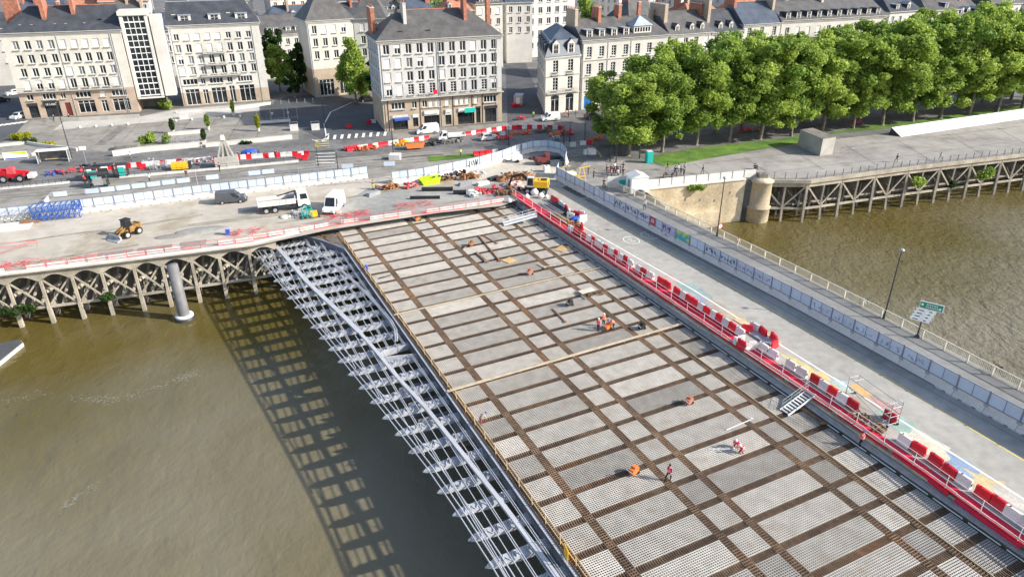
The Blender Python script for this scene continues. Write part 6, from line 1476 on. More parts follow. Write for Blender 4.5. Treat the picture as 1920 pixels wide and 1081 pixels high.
D2=[(722,355,1.3,.5,16,'rust','rusty grapple parts lying left on the damp yard'),(742,352,.8,.4,10,'rust','brown rusty grapple standing beside the other parts'),(770,353,.9,.4,8,'redrail','red and white striped drum among the tools'),
 (830,337,2.0,.6,26,'dmetal','dark steel offcuts behind the black pipes'),(862,330,1.0,.5,14,'black','heap of black fittings near the pinkish crates'),(880,335,1.4,.7,22,'rust','heap of brown pallets and fittings right of the black ones'),(900,330,1.0,.5,12,'whitepl','white pails and offcuts beside the brown pallets'),
 (846,334,.8,.4,8,'pink','pinkish crates between the fittings'),(560,402,.9,.4,8,'metal','small grey pump parts left of the yellow machine'),(915,360,1.4,.8,22,'redrail','bright red crates at the corner of the deck'),(945,363,1.2,.9,22,'dirt','brown soil and sacks at the bank corner'),
 (965,350,1.0,.8,18,'pink','pale pink sacks piled at the bank corner'),(990,358,1.6,.8,16,'dmetal','grey tarpaulin folds beside the excavator'),(465,293,1.8,.5,16,'metal','grey tubes beside the blue tarpaulin bundle'),(165,316,1.2,.4,12,'dmetal','dark scooters and bits near the glass kiosk'),
 (130,325,2.4,.4,14,'redrail','red machine parts along the left barrier chain'),(100,328,1.0,.4,8,'blue','blue machine parts beside the red telehandler'),(812,273,1.6,.4,14,'dmetal','dark tools on the ground right of the orange skip body'),(850,268,2.0,.4,16,'paving','planks and kerbs laid out beyond the flatbed truck'),
 (665,280,1.8,.6,20,'redrail','pile of red plastic fencing left of the tall black pole'),(690,281,1.4,.5,12,'orange','orange plastic pile beside the red one'),(752,272,1.2,.4,10,'yellow','yellow and red pile by the tall black pole'),(978,252,1.8,.5,16,'orange','orange steel struts under the barrier chain'),(1020,248,1.6,.5,16,'dirt','dug earth and struts before the small white van'),
 (945,262,1.2,.4,8,'redrail','red pieces beside the tram lawn end'),(1063,252,1.2,.5,18,'redrail','cluster of red signs and cones on the far street'),(1042,255,1.0,.5,14,'orange','cluster of orange cones left of the red signs'),(1120,262,1.2,.5,10,'orange','orange plates lying under the first plane trees'),
 (978,225,1.0,.5,12,'redrail','red plastic barriers stacked in the lane'),(965,200,.9,.8,12,'red','red machine parked in the shaded lane'),(395,302,1.2,.4,10,'metal','grey drum sticks left of the tall concrete cone'),(355,308,1.6,.4,10,'whitepl','white sacks right of the yellow container'),(277,307,1.0,.5,8,'metal','silver drum cages left of the yellow container'),
 (1215,262,1.8,.4,10,'redrail','red machinery glimpsed below the plane trees, leftmost'),(1400,246,2,.4,10,'redrail','red machinery glimpsed between the plane trunks, middle'),(1600,232,2,.4,8,'redrail','red machinery glimpsed between the plane trunks, right'),(890,368,.9,.5,10,'whitepl','white sheet scraps on the red floor at the corner'),(1040,262,.8,.3,6,'metal','grey litter bins near the signal posts')]
for i,(px,py,w,h,n,m,lb) in enumerate(D2):
    boxes('debris_heap',lb,'heap',px,py,R_(17),[('pieces',m,lambda b,i=i,w=w,h=h,n=n:debris(b,i,w*1.25,h*1.35,int(n*1.7),.7,.9))])
t=boxes('earth_heap','orange brown heap of earth and rusty scrap behind the excavator','heap',968,338,R_(10),[('heap','rust',lambda b:[b.ball((x,y,.2),r_,r_*.7,h_,9,5) for x,y,r_,h_ in ((-2.6,0,1.2,.9),(-1.2,.3,1.4,1.3),(.4,.2,1.3,1.4),(1.8,0,1.3,1.2),(2.8,-.1,.8,.8))]),('clods','dirt',lambda b:debris(b,91,3,1,40,.5,1.6))])
for i,(px,py,s) in enumerate([(1002,366,.7),(1014,372,.6),(988,372,.45),(1025,372,.4),(955,380,.45)]):
    boxes('bulk_bag','white bulk bag, '+['the largest by the excavator','the slumped one beside the largest','the small one left of the largest','the one nearest the road','the oval one at the corner of the deck'][i],'bag',px,py,.4*i,[('sack','whitepl',lambda b,s=s:(b.ball((0,0,s*.8),s,s*.9,s*.85,10,6),b.ball((.1,.05,s*1.5),s*.45,s*.4,s*.3,8,4)))],group='white bulk bags by the excavator')
# tube pile on the road
def tubes(b,seed,n,w,L,r,mz=.5):
    rr_=random.Random(seed)
    for i in range(n):
        x=rr_.uniform(-w,w); z=.05+rr_.random()*mz; a=rr_.uniform(-.05,.05); b.tube((x-L/2*a,-L/2,z),(x+L/2*a,L/2,z),r,n=6)
p=at(1055,402,.09)
for dx,dy,nm,m,n,w,L,r,lb in ((-.9,2.5,'scaffold_tubes','metal',14,.8,6.0,.05,'bundle of grey scaffold tubes beside the red walkway'),(.7,1.4,'black_tubes','black',14,.8,7.0,.09,'long pile of black plastic tubes on the road'),(-1.3,-1.5,'timber_battens','wood',12,.7,5,.05,'brown timber battens next to the scaffold tubes'),(-.8,-4.6,'rusty_clamps','rust',0,0,0,0,'heap of rusty clamps at the near end of the tube pile')):
    q=p+BC*dx+BB*dy; t=thing(nm,lb,'tubes' if n else 'heap',q,-BAZ); b=MB()
    if n: tubes(b,n+int(dx*10),n,w,L,r)
    else: debris(b,5,.9,1.6,60,.3,.4)
    b.build('pile',M[m],t)
boxes('tarp_bundle','blue tarpaulin bundle at the near end of the tube pile','tarpaulin',1080,414,-BAZ,[('tarp','bluetarp',lambda b:b.ball((0,0,.35),1.1,.6,.42,9,5)),('white_sack','whitepl',lambda b:b.ball((.3,-.9,.3),.7,.5,.5,9,5))],z=.09)
boxes('grey_sheet','grey sheet and plank covering an opening inside the barrier ring','sheet',1428,634,-BAZ,[('sheet','metal',lambda b:b.box(0,0,.15,1.2,2.8,.12)),('plank','wood',lambda b:b.box(.8,-.4,.24,.25,3.0,.08))],z=.09)
boxes('white_board','pale board lying on the road near the barrier ring','board',1390,603,-BAZ,[('board','wood',lambda b:b.box(0,0,.05,1.0,1.5,.06))],z=.09)
# mobile scaffold
t=thing('mobile_scaffold','light aluminium scaffold platform tower on wheels beside the walkway','scaffold',at(1632,768,.09),-BAZ-.12); b=MB()
for x in (-.6,.6):
    for y in (-2.6,2.6): b.tube((x,y,.1),(x,y,2.6 if y<0 else 2.2),.04,n=6)
    for z in (.5,1.1,1.7,2.3): b.tube((x,-2.6,z),(x,-1.9,z),.03,n=5)
    b.tube((x,-2.6,1.15),(x,2.6,1.15),.035,n=5); b.tube((x,-2.6,2.1),(x,2.6,2.1),.035,n=5); b.tube((x,-2.6,.2),(x,2.6,1.15),.03,n=5)
for y in (-2.6,-2.0,2.0,2.6):
    for z in (.3,1.1,2.1): b.tube((-.6,y,z),(.6,y,z),.03,n=5)
b.build('tubes',M['metal'],t); b=MB(); b.box(0,1.6,1.15,1.1,2.0,.06); b.build('platform',M['ply'],t); b=MB()
for x in (-.6,.6):
    for y in (-2.6,2.6): b.tube((x-.05,y,.12),(x+.05,y,.12),.12,n=8)
b.build('castors',M['rubber'],t)
boxes('site_bicycle','greyish heap of cables and clamps at the foot of the scaffold tower','heap',1625,790,-BAZ,[('pieces','dirt',lambda b:debris(b,12,.7,2.2,60,.3,.3))],z=.09)
# gangway and stairs onto the deck
q0=at(1005,404,.2); q1=at(944,421,DZ+.15); d=q1-q0
t=thing('gangway','light grey aluminium gangway with handrails from the road to the deck','gangway',q0); b=MB(); b.bar((0,0,0),d,1.1,.12,up=(0,0,1)); b.build('deck_plate',M['metal'],t); n_=Vector((-d.y,d.x,0)).normalized()*.55
b=MB()
for s in (-1,1):
    for z in (.5,1.05): b.tube(n_*s+Vector((0,0,z)),d+n_*s+Vector((0,0,z)),.03,n=5)
    for k in range(6): q=d*(k/5)+n_*s; b.tube(q,q+Vector((0,0,1.05)),.03,n=5)
b.build('handrails',M['white'],t); b=MB()
for s in (-1,1): b.bar(n_*s+Vector((0,0,.12)),d+n_*s+Vector((0,0,.12)),.05,.3)
b.build('side_beam',M['white'],t)
q0=at(1522,735,.2); q1=at(1470,773,DZ+.12); d=q1-q0
t=thing('stair_flight','short aluminium stair with dark treads leading down to the deck','stairs',q0); n_=Vector((-d.y,d.x,0)).normalized()*.5
b=MB()
for s in (-1,1): b.bar(n_*s,d+n_*s,.06,.24)
b.build('stringers',M['white'],t); b=MB()
for k in range(10): q=d*((k+.5)/10); b.bar(q-n_,q+n_,.2,.05)
b.build('treads',M['whitepl'],t); b=MB()
for s in (-1,):
    for z in (.55,1.0): b.tube(n_*s+Vector((0,0,z)),d*.95+n_*s+Vector((0,0,z)),.028,n=5)
    for k in range(4): q=d*(k/3*.95)+n_*s; b.tube(q,q+Vector((0,0,1.0)),.028,n=5)
b.build('handrail',M['metal'],t)
# long timber beams across the deck
for a,c,w,lb in ((at(738,590,DZ+.25),at(1128,501,DZ+.25),.12,'long straight timber beam crossing the deck, the upper one'),(at(838,733,DZ+.3),at(1280,606,DZ+.3),.19,'long straight timber beam crossing the deck, the lower one')):
    t=thing('timber_beam',lb,'beam',a); b=MB(); b.bar((0,0,0),c-a,w,w); b.build('beam',M['poleswood'],t); b=MB()
    for k in range(9): q=(c-a)*((k+.5)/9); b.box(q.x,q.y,-.14,.12,.12,.2)
    b.build('block',M['wood'],t)
# things lying on the deck
def flat(name,label,cat,px,py,L,W,m,rz=0,h=.05,z=DZ+.1):
    t=thing(name,label,cat,at(px,py,z),-BAZ+rz); b=MB(); b.box(0,0,h/2,L,W,h); b.build('sheet',M[m],t); return t
flat('plywood_sheet','yellow brown plywood sheet near the right edge of the deck','board',1055,466,2.2,1.6,'ply',.5)
flat('plywood_sheet','small plywood sheet left of the crossed rusty beams','board',955,488,1.6,1.5,'ply',.3)
flat('white_sheet','pale board resting on a tool frame right of the middle','board',1100,545,2.1,.9,'cream',.1,.08,DZ+.4)
for i,(x0,y0,x1,y1,w,m,lb) in enumerate([(898,442,937,489,.16,'rust','long rusty beam lying askew at the upper deck'),(905,440,932,456,.10,'rust','short thin rusty bar beside the long askew beam'),(893,473,912,490,.34,'dirt','thick brown beam with moss at the upper deck'),(1036,578,1060,603,.12,'rust','rusty bar lying below the white board'),(1008,495,1022,502,.10,'wood','pair of pale battens on the right upper deck'),(1015,500,1040,498,.08,'cream','thin white batten near the pale pair'),(1362,805,1410,785,.07,'white','thin white rod on the deck before the kneeling pair'),(1330,841,1376,841,.05,'white','second white rod pointing at the kneeling pair'),(1500,762,1545,790,.5,'dirt','dark muddy plank heap below the stair flight'),(868,466,884,455,.1,'rust','two crossed rusty clamps at the upper deck'),(1080,545,1098,560,.08,'metal','grey tool frame under the pale board')]):
    a=at(x0,y0,DZ+.16); c=at(x1,y1,DZ+.16); t=thing('loose_bar',lb,'bar',a); b=MB(); b.bar((0,0,0),c-a,w,min(w,.2)); 
    b.box((c-a).x,(c-a).y,.05,w*1.5+.1,w*1.5+.1,.12); b.build('bar',M[m],t)
boxes('clamp_pile','brown pile of clamps beside the pale board on the deck','heap',1118,552,-BAZ,[('pieces','dirt',lambda b:debris(b,77,1.2,.5,26,.3,.25))],z=DZ+.1)
def wbar(b): b.tube((-.4,0,.12),(.4,0,.12),.28,n=10)
for px,py,m,lb in ((1188,888,'orange','orange wheeled machine near the walking worker'),(1139,617,'orange','orange brown compactor amid the three workers'),(1291,757,'brick','pinkish brick stack on the middle of the deck'),(993,515,'brick','orange pink clamp bundle above the first timber beam'),(884,461,'rust','orange clamp at the upper left deck'),(783,414,'orange','orange hose heap on the far edge of the deck'),(1068,573,'dmetal','black small tool on a panel'),(1203,617,'black','small black tool lying right of the three workers')):
    boxes('site_tool',lb,'tool',px,py,-BAZ+.3,[('body',m,lambda b:(b.box(0,0,.42,.8,.5,.5),b.box(.1,0,.75,.4,.35,.2))),('handle','metal',lambda b:(b.bar((-.4,-.2,.4),(-.9,-.2,.95),.05),b.bar((-.4,.2,.4),(-.9,.2,.95),.05),b.bar((-.9,-.2,.95),(-.9,.2,.95),.05))),('wheel','rubber',lambda b:(b.tube((.3,-.32,.15),(.3,-.26,.15),.15,n=8),b.tube((.3,.26,.15),(.3,.32,.15),.15,n=8)))],z=DZ+.06)
boxes('warning_sign','bright yellow sign panel tied to the railing at the lower left of the deck','panel',1061,1046,-BAZ+1.35,[('panel','yellow',lambda b:b.box(0,0,.6,.9,.06,1.1)),('strap','dmetal',lambda b:b.box(.42,-.04,.6,.04,.05,1.2))],z=DZ)
boxes('purple_bag','violet blue bag hanging at the left railing','bag',688,508,-BAZ,[('bag','bluetarp',lambda b:b.ball((0,0,.5),.25,.25,.5,8,5))],z=DZ)
boxes('tool_frame','small grey folded tripod lying on a left panel','tool',722,521,-BAZ,[('frame','dmetal',lambda b:[b.bar(p,q,.05) for p,q in (((-.9,0,.05),(.9,.1,.3)),((-.6,.3,.05),(.7,-.2,.25)),((-.9,.3,.02),(.2,.4,.04)))])],z=DZ+.1)
# street furniture far left
boxes('advert_panel','green white and blue advertising panel lying on the left pavement','panel',31,299,R_(17),[('board','white',lambda b:b.box(0,0,.8,4.2,.15,1.5)),('green_band','lime',lambda b:b.add([(-1.6,-.09,1.5),(2.05,-.09,1.0),(2.05,-.09,1.5)],[(0,1,2)])),('blue_band','blue',lambda b:b.box(.1,-.09,.25,3.9,.03,.22))])
def shelter(b,L,m=0):
    b.box(0,0,2.4,L,1.7,.14,mat=0)
    for x in (-L/2+.1,L/2-.1):
        for y in (-.75,.75): b.bar((x,y,0),(x,y,2.35),.09)
        b.box(x,0,1.2,.05,1.5,2.0,mat=1)
t=thing('bus_shelter','white roofed bus shelter with grey end panes on the left pavement','shelter',at(103,303),R_(17)); b=MB(); shelter(b,5.6); b.build('frame',[M['white'],M['curtain']],t); b=MB(); b.box(0,.78,1.3,5.2,.04,1.9); b.build('rear_pane',M['curtain'],t); b=MB(); b.box(0,.4,.5,3.4,.35,.06); b.build('bench',M['wood'],t)
for px,py,L,m,lb in ((178,338,2.6,'teal','green panelled kiosk with poster left of the tram shelter'),(198,333,3.4,'dmetal','dark glass tram shelter with teal posters'),(232,331,2.0,'teal','small glass tram shelter with a blue poster'),(188,350,3.0,'metal','low grey ticket shelter on the tram platform')):
    t=thing('tram_shelter',lb,'shelter',at(px,py),R_(17)); b=MB(); shelter(b,L); b.build('frame',[M['dmetal'],M['glass']],t); b=MB(); b.box(0,-.7,1.25,L*.5,.05,1.5); b.build('poster',M[m],t)
boxes('signboard','small white signboard on a thin post by the tram kiosk','sign',164,312,.3,[('board','white',lambda b:b.box(0,0,3.6,1.2,.08,.7)),('post','metal',lambda b:b.bar((0,0.06,0),(0,.06,3.3),.08))])
boxes('container','bright yellow site container with dark end between grey drums','container',339,317,R_(17),[('body','yellow',lambda b:(b.box(0,0,.75,3.0,1.5,1.1),b.box(-.5,-.77,.75,.05,.04,1.0),b.box(.5,-.77,.75,.05,.04,1.0))),('end','dmetal',lambda b:b.box(1.75,0,.8,.5,1.4,1.1))])
for k,(px,py) in enumerate(((289,318),(308,314))):
    boxes('drum_cage','silver cable drum cage, the '+('left' if k==0 else 'right')+' of the two beside the yellow container','cage',px,py,R_(17),[('cage','metal',lambda b:(rack(b,1.2,1.0,1.1,2,1,.06),b.tube((-.4,0,.5),(.4,0,.5),.4,n=10)))])
t=thing('concrete_cone','grey concrete tripod cone standing on a square concrete block','monument',at(427,312),R_(18)); b=MB(); b.box(0,0,.95,4.2,2.2,1.9); b.build('base_block',M['conc'],t); b=MB()
for x in (-1.4,-.5,.5,1.4): b.bar((x,.2,1.9),(x*.2,.2,5.2),.32,.3)
b.bar((0,1.0,1.9),(0,.3,5.2),.4); b.build('legs',M['conc'],t); b=MB(); b.box(0,.2,5.6,.8,.8,.9,taper=.8); b.build('cap',M['conc_white'],t)
boxes('tarp_load','blue tarpaulin covered load beside the concrete cone','tarpaulin',470,292,R_(17),[('tarp','bluetarp',lambda b:(b.ball((0,0,.7),1.7,.8,.75,10,6),b.box(-.8,0,.6,1.2,1.2,.9))),('frame','dmetal',lambda b:rack(b,3.4,1.3,1.0,3,1,.05))])
boxes('ball_court','fenced ball court with green mesh walls at the side street','fence',522,228,R_(17),[('posts','metal',lambda b:[b.bar((x,0,0),(x,0,3.2),.08) for x in (-4.5,-1.5,1.5,4.5)]+[b.bar((-4.5,0,3.2),(4.5,0,3.2),.06),b.bar((-4.5,0,.8),(4.5,0,.8),.05)]),('net','dmetal',lambda b:[b.bar((x*.3-4.5,0,0.1),(x*.3-4.5,0,3.2),.02) for x in range(31)])])
boxes('terrace_cage','low grey railing cage around an empty terrace by the green hedge','fence',352,268,R_(17),[('rails','metal',lambda b:rack(b,8,2.4,1.1,8,1,.05))])
boxes('grey_planter','dark square planter box at the end of the plaza steps','planter',240,279,R_(17),[('box','conc_dark',lambda b:b.box(0,0,.5,4.6,2.4,1.0)),('soil','paving',lambda b:b.box(0,0,1.02,4.3,2.1,.06))])
for k,(px,py,l) in enumerate(((345,222,'white leaning planter wall on the plaza'),(552,244,'pale block with dark steps at the plaza end'),(592,243,'pale square stair block with a metal rail'))):
    boxes('stair_block',l,'block',px,py,R_(17),[('block','conc_white',lambda b:b.box(0,0,.6,1.8,1.4,1.2)),('rail','metal',lambda b:(b.bar((-.9,-.6,1.2),(-.9,-.6,2.0),.05),b.bar((.9,-.6,1.2),(.9,-.6,2.0),.05),b.bar((-.9,-.6,2),(.9,-.6,2),.05)))])
for k in range(14):
    x,y=(150+k*30,240-k*2.1)
    if 250<x<330: continue
    boxes('bollard',f'small pale stone bollard, {nth(k+1)} from the left before the apartment blocks','bollard',x,y,0,[('stone','conc_white',lambda b:b.lathe([(.28,0),(.3,.35),(.2,.5)],n=8))],group='stone bollards before the apartment blocks')
for k in range(6):
    boxes('steel_bollard',f'thin grey bollard, {nth(k+1)} from the left before the dark trees','bollard',512+k*15,196-k*.8,0,[('post','metal',lambda b:b.tube((0,0,0),(0,0,1.1),.07,n=6))],group='thin bollards before the dark trees')
boxes('portable_toilet','teal portable toilet cabin on the lawn edge','toilet',1216,305,R_(10),[('cabin','teal',lambda b:(b.box(0,0,1.1,1.2,1.2,2.1),b.box(0,0,2.22,1.25,1.25,.12))),('roof','conc_white',lambda b:b.box(0,0,2.32,1.05,1.05,.08)),('door','teal',lambda b:b.box(-.05,-.62,1.05,.85,.04,1.8))])
boxes('white_shed','white site shed with pitched roof beside the footway railing','shed',1193,357,R_(12),[('walls','white',lambda b:b.box(0,0,1.35,3.0,2.8,2.7)),('roof','whitepl',lambda b:b.add([(-1.65,-1.5,2.7),(1.65,-1.5,2.7),(1.65,1.5,2.7),(-1.65,1.5,2.7),(0,-1.5,3.3),(0,1.5,3.3)],[(0,1,4),(2,3,5),(1,2,5,4),(3,0,4,5)])),('door','curtain',lambda b:b.box(-1.52,-.2,1.1,.05,1.0,2.1))])
for i,(px,py,m,lb) in enumerate([(838,338,'rust','flat stack of rusty sheets between the pipes and the fittings'),(795,341,'wood','small stack of pale battens left of the lime skip'),(872,347,'metal','grey beams laid behind the short black pipe'),(905,347,'whitepl','white formwork panels before the brown pallets'),(925,338,'dmetal','dark beams stacked left of the earth heap'),(700,366,'metal','grey bars lying left of the rusty grapples')]):
    boxes('material_stack',lb,'stack',px,py,R_(15+i*7),[('sheets',m,lambda b:[b.box(.05*k,.04*k,.08+.15*k,2.6-.1*k,.9,.11) for k in range(4)]),('bearer','wood',lambda b:[b.box(x,0,.02,.12,1.1,.1) for x in (-.9,.9)])])
boxes('site_board','grey board with a turquoise painted panel left of the white shed','board',1162,351,R_(8),[('board','conc_white',lambda b:b.box(0,0,1.05,4.6,.12,2.0)),('turquoise_panel','teal',lambda b:b.box(.8,-.08,.9,2.0,.04,.9))])
boxes('dark_sack','dark rounded sack behind the footway railing','sack',1200,366,0,[('sack','dmetal',lambda b:b.ball((0,0,.4),.9,.6,.6,9,5))])
boxes('trestle','yellow tubular frame gate near the bridge end','frame',1090,345,R_(25),[('frame','yellow',lambda b:[b.bar(p,q,.09) for p,q in (((-1,0,0),(-.3,0,3)),((1,0,0),(.3,0,3)),((-.6,0,3),(1.6,0,3.1)),((-.7,0,1.4),(.7,0,1.4)))])])
boxes('white_kerb_ring','white curved concrete kerb block beside the gate','kerb',1063,328,R_(15),[('kerb','conc_white',lambda b:b.ball((0,0,.2),2.0,.9,.5,12,5))])
boxes('trailer','small white generator trailer left of the round enclosure','trailer',969,304,R_(15),[('body','white',lambda b:b.box(0,0,.95,2.0,1.2,.9)),('drawbar','dmetal',lambda b:b.bar((-1,0,.5),(-2.2,0,.4),.1)),('wheel','rubber',lambda b:b.tube((0,-.7,.33),(0,.7,.33),.33,n=12))])
boxes('red_machine','dark red drilling machine under the black canopy of the enclosure','machine',1017,308,R_(20),[('body','maroon',lambda b:(b.box(0,0,1.0,2.6,1.4,1.0),b.bar((-1.6,0,.8),(-2.6,0,1.8),.2),b.box(.9,0,1.8,.9,1.1,.7))),('wheel','rubber',lambda b:[b.tube((x,-.75,.45),(x,.75,.45),.45,n=12) for x in (-.8,.9)])])
boxes('black_heap','black sheeting spread inside the round enclosure','heap',1022,297,R_(10),[('sheeting','black',lambda b:b.ball((0,0,0),3.6,1.6,.5,14,5))])
boxes('white_cube','white plastic container beside the red drilling machine','box',1025,322,R_(15),[('box','whitepl',lambda b:b.box(0,0,.6,1.1,1.0,1.2)),('cap','dmetal',lambda b:b.box(0,0,1.22,.3,.3,.08))])
boxes('lane_cabin','small grey cabin standing in the shaded lane','cabin',973,196,R_(80),[('walls','metal',lambda b:b.box(0,0,1.3,3.4,2.2,2.6)),('door','white',lambda b:b.box(-1.72,0,1.1,.04,.9,2.0))])
boxes('white_van_load','white boxes stacked beside the barrier pair in the street','box',1108,289,R_(10),[('box','whitepl',lambda b:(b.box(0,0,.6,1.6,1.0,1.2),b.box(-1.2,0,.5,.6,.8,1.0)))])
# ------------------------------------------------------------------ people
POSE={}
def pose_mesh(kind):
    if kind in POSE: return POSE[kind]
    J={}
    def P(n,x,y,z,r,reg): J[n]=(Vector((x,y,z)),r,reg)
    if kind=='stand' or kind=='walk' or kind=='talk':
        P('hip',0,0,.93,.135,'p'); P('belly',0,0,1.08,.13,'t'); P('chest',0,.01,1.30,.155,'t'); P('neck',0,.0,1.47,.06,'s'); P('chin',0,.02,1.57,.085,'s'); P('head',0,.02,1.67,.095,'s')
        w=1 if kind=='walk' else 0
        for s,n in ((-1,'l'),(1,'r')):
            P('sh'+n,s*.19,0,1.40,.065,'t'); fy=.12*s*w
            if kind=='talk': P('el'+n,s*.25,.06,1.13,.048,'t'); P('wr'+n,s*.14,.28,1.12,.034,'s'); P('ha'+n,s*.11,.36,1.13,.038,'s')
            else: P('el'+n,s*.25,-.02-fy*.6,1.13,.048,'t'); P('wr'+n,s*.26,.08-fy*1.6,.90,.034,'s'); P('ha'+n,s*.26,.10-fy*1.9,.82,.038,'s')
            P('th'+n,s*.10,.0+fy*.2,.86,.095,'p'); P('kn'+n,s*.11,.05+fy*1.6,.49,.062,'p'); P('an'+n,s*.11,(-.06+.3*max(0,s)) *w+fy*.3,.10,.045,'p'); a=J['an'+n][0]; P('to'+n,s*.11,a.y+.15,.035,.04,'b')
    elif kind=='kneel':
        P('hip',0,-.12,.45,.14,'p'); P('belly',0,.0,.58,.13,'t'); P('chest',0,.16,.76,.155,'t'); P('neck',0,.30,.90,.06,'s'); P('chin',0,.36,.97,.08,'s'); P('head',0,.42,1.05,.095,'s')
        for s,n in ((-1,'l'),(1,'r')):
            P('sh'+n,s*.19,.2,.86,.065,'t'); P('el'+n,s*.24,.36,.62,.048,'t'); P('wr'+n,s*.14,.52,.42,.034,'s'); P('ha'+n,s*.12,.58,.34,.038,'s')
            P('th'+n,s*.11,-.02,.42,.095,'p'); P('kn'+n,s*.15,.26,.40 if s<0 else .1,.062,'p'); P('an'+n,s*.14,-.02 if s<0 else -.2,.10,.045,'p'); a=J['an'+n][0]; P('to'+n,s*.14,a.y+(.14 if s<0 else -.14),.035,.04,'b')
    else: # bend
        P('hip',0,-.05,.90,.135,'p'); P('belly',0,.08,1.02,.13,'t'); P('chest',0,.28,1.14,.155,'t'); P('neck',0,.44,1.18,.06,'s'); P('chin',0,.53,1.19,.085,'s'); P('head',0,.61,1.23,.095,'s')
        for s,n in ((-1,'l'),(1,'r')):
            P('sh'+n,s*.19,.38,1.12,.065,'t'); P('el'+n,s*.22,.44,.86,.048,'t'); P('wr'+n,s*.14,.56,.66,.034,'s'); P('ha'+n,s*.12,.60,.58,.038,'s')
            P('th'+n,s*.10,-.03,.84,.095,'p'); P('kn'+n,s*.12,.06,.48,.062,'p'); P('an'+n,s*.12,-.03,.10,.045,'p'); P('to'+n,s*.12,.12,.035,.04,'b')
    names=list(J); ix={n:i for i,n in enumerate(names)}
    E=[('hip','belly'),('belly','chest'),('chest','neck'),('neck','chin'),('chin','head')]
    for n in 'lr': E+=[('chest','sh'+n),('sh'+n,'el'+n),('el'+n,'wr'+n),('wr'+n,'ha'+n),('hip','th'+n),('th'+n,'kn'+n),('kn'+n,'an'+n),('an'+n,'to'+n)]
    me=bpy.data.meshes.new('sk'); me.from_pydata([J[n][0] for n in names],[(ix[a],ix[c]) for a,c in E],[]); o=bpy.data.objects.new('sk',me); COL.objects.link(o)
    md=o.modifiers.new('s','SKIN'); me.skin_vertices[0].data
    for i,n in enumerate(names):
        v=me.skin_vertices[0].data[i]; r=J[n][1]; v.radius=(r,r); v.use_root=(n=='hip')
    sb=o.modifiers.new('d','SUBSURF'); sb.levels=1; sb.render_levels=1
    dg=bpy.context.evaluated_depsgraph_get(); out=bpy.data.meshes.new_from_object(o.evaluated_get(dg)); bpy.data.objects.remove(o)
    segs=[(J[a][0],J[c][0],J[c][2] if J[c][2]!='s' or J[a][2]=='s' else J[c][2]) for a,c in E]
    regs={'p':0,'t':1,'s':2,'b':3}; mi=[]
    for p in out.polygons:
        c=p.center; best=9; rg_='t'
        for a,d,rg in segs:
            ab=d-a; t=max(0,min(1,(c-a).dot(ab)/max(1e-6,ab.dot(ab)))); q=(a+ab*t-c).length
            if q<best: best=q; rg_=rg
        mi.append(regs[rg_])
    V=[tuple(v.co) for v in out.vertices]; F=[tuple(p.vertices) for p in out.polygons]
    b=MB(); b.v=V; b.f=F; b.m=mi; b.sm=[True]*len(F)
    # fingers, thumb, face
    for n,s in (('l',-1),('r',1)):
        w=J['wr'+n][0]; h=J['ha'+n][0]; d=(h-w).normalized(); side=d.cross(Vector((s,0,0))).normalized() if abs(d.x)<.9 else Vector((0,1,0))
        for k in range(4):
            a=h+side*(-.027+.018*k)+d*.02; m_=a+d*(.035+.006*(k in(1,2))); e=m_+d*.02+Vector((-s*.022,0,0)); b.tube(a,m_,.009,.009,5,2); b.tube(m_,e,.009,.007,5,2)
        a=h-side*.03-d*.02; b.tube(a,a-side*.03+d*.02,.011,.009,5,2)
    hd=J['head'][0]; f=(J['chin'][0]-J['neck'][0]); fy=Vector((0,1,0)) if kind not in ('bend','kneel') else Vector((0,.7,-.7))
    up=(J['head'][0]-J['chin'][0]).normalized(); fy=(fy-up*fy.dot(up)).normalized(); fx=up.cross(fy)
    c0=hd*.6+J['chin'][0]*.4
    b.tube(c0+fy*.085,c0+fy*.12-up*.02,.014,.016,5,2)
    for s in (-1,1): b.ball(tuple(c0+fy*.088+fx*s*.035+up*.03),.012,n=6,m=4,mat=3); b.ball(tuple(c0+fx*s*.098),.014,.02,.03,6,4,2)
    b.tube(c0+fy*.088-up*.045-fx*.025,c0+fy*.088-up*.045+fx*.025,.007,.007,4,3)
    POSE[kind]=(b,hd,up,fy,J); return POSE[kind]
PM={}
def colr(c): 
    if c not in PM: PM[c]=mat('cloth_%02d%02d%02d'%tuple(int(x*99) for x in c),c,.85,.15,6)
    return PM[c]
def person(label,px,py,rz,kind='stand',top=(.03,.03,.04),bot=(.03,.035,.05),vest=None,hat=None,hair=(.03,.02,.015),z=0,group=None,sc=1.0,skin=None):
    b,hd,up,fy,J=pose_mesh(kind); t=thing('person',label,'person',at(px,py,z),rz,group); t.scale=(sc,sc,sc)
    key=(kind,top,bot)
    if key not in PM: PM[key]=b.mesh('body',[colr(bot),colr(top),M['skin'],M['rubber']])
    link('body',PM[key],t)
    h=MB(); q=hd+up*.02-fy*.01
    if hat:
        h.ball(tuple(q+up*.03),.125,.135,.10,10,6); h.tube(q+up*.0,q+up*.02,.15,.14,10); h.build('hard_hat',colr(hat),t)
    else:
        h.ball(tuple(q+up*.025-fy*.012),.105,.112,.105,10,6); h.build('hair',colr(hair),t)
    if vest:
        v=MB(); c=J['chest'][0]; be=J['belly'][0]; d=(c-be)
        v.tube(be-d*.35,be+d*.4,.18,.195,10,0); v.tube(be+d*.4,c+d*.25,.195,.215,10,0,smooth=True); v.tube(c+d*.25,c+d*.52,.215,.13,10,0)
        v.tube(be-d*.05,be+d*.12,.196,.196,10,1); v.tube(be+d*.62,be+d*.78,.216,.216,10,1); v.build('hi_vis_vest',[colr(vest),M['white']],t)
    return t
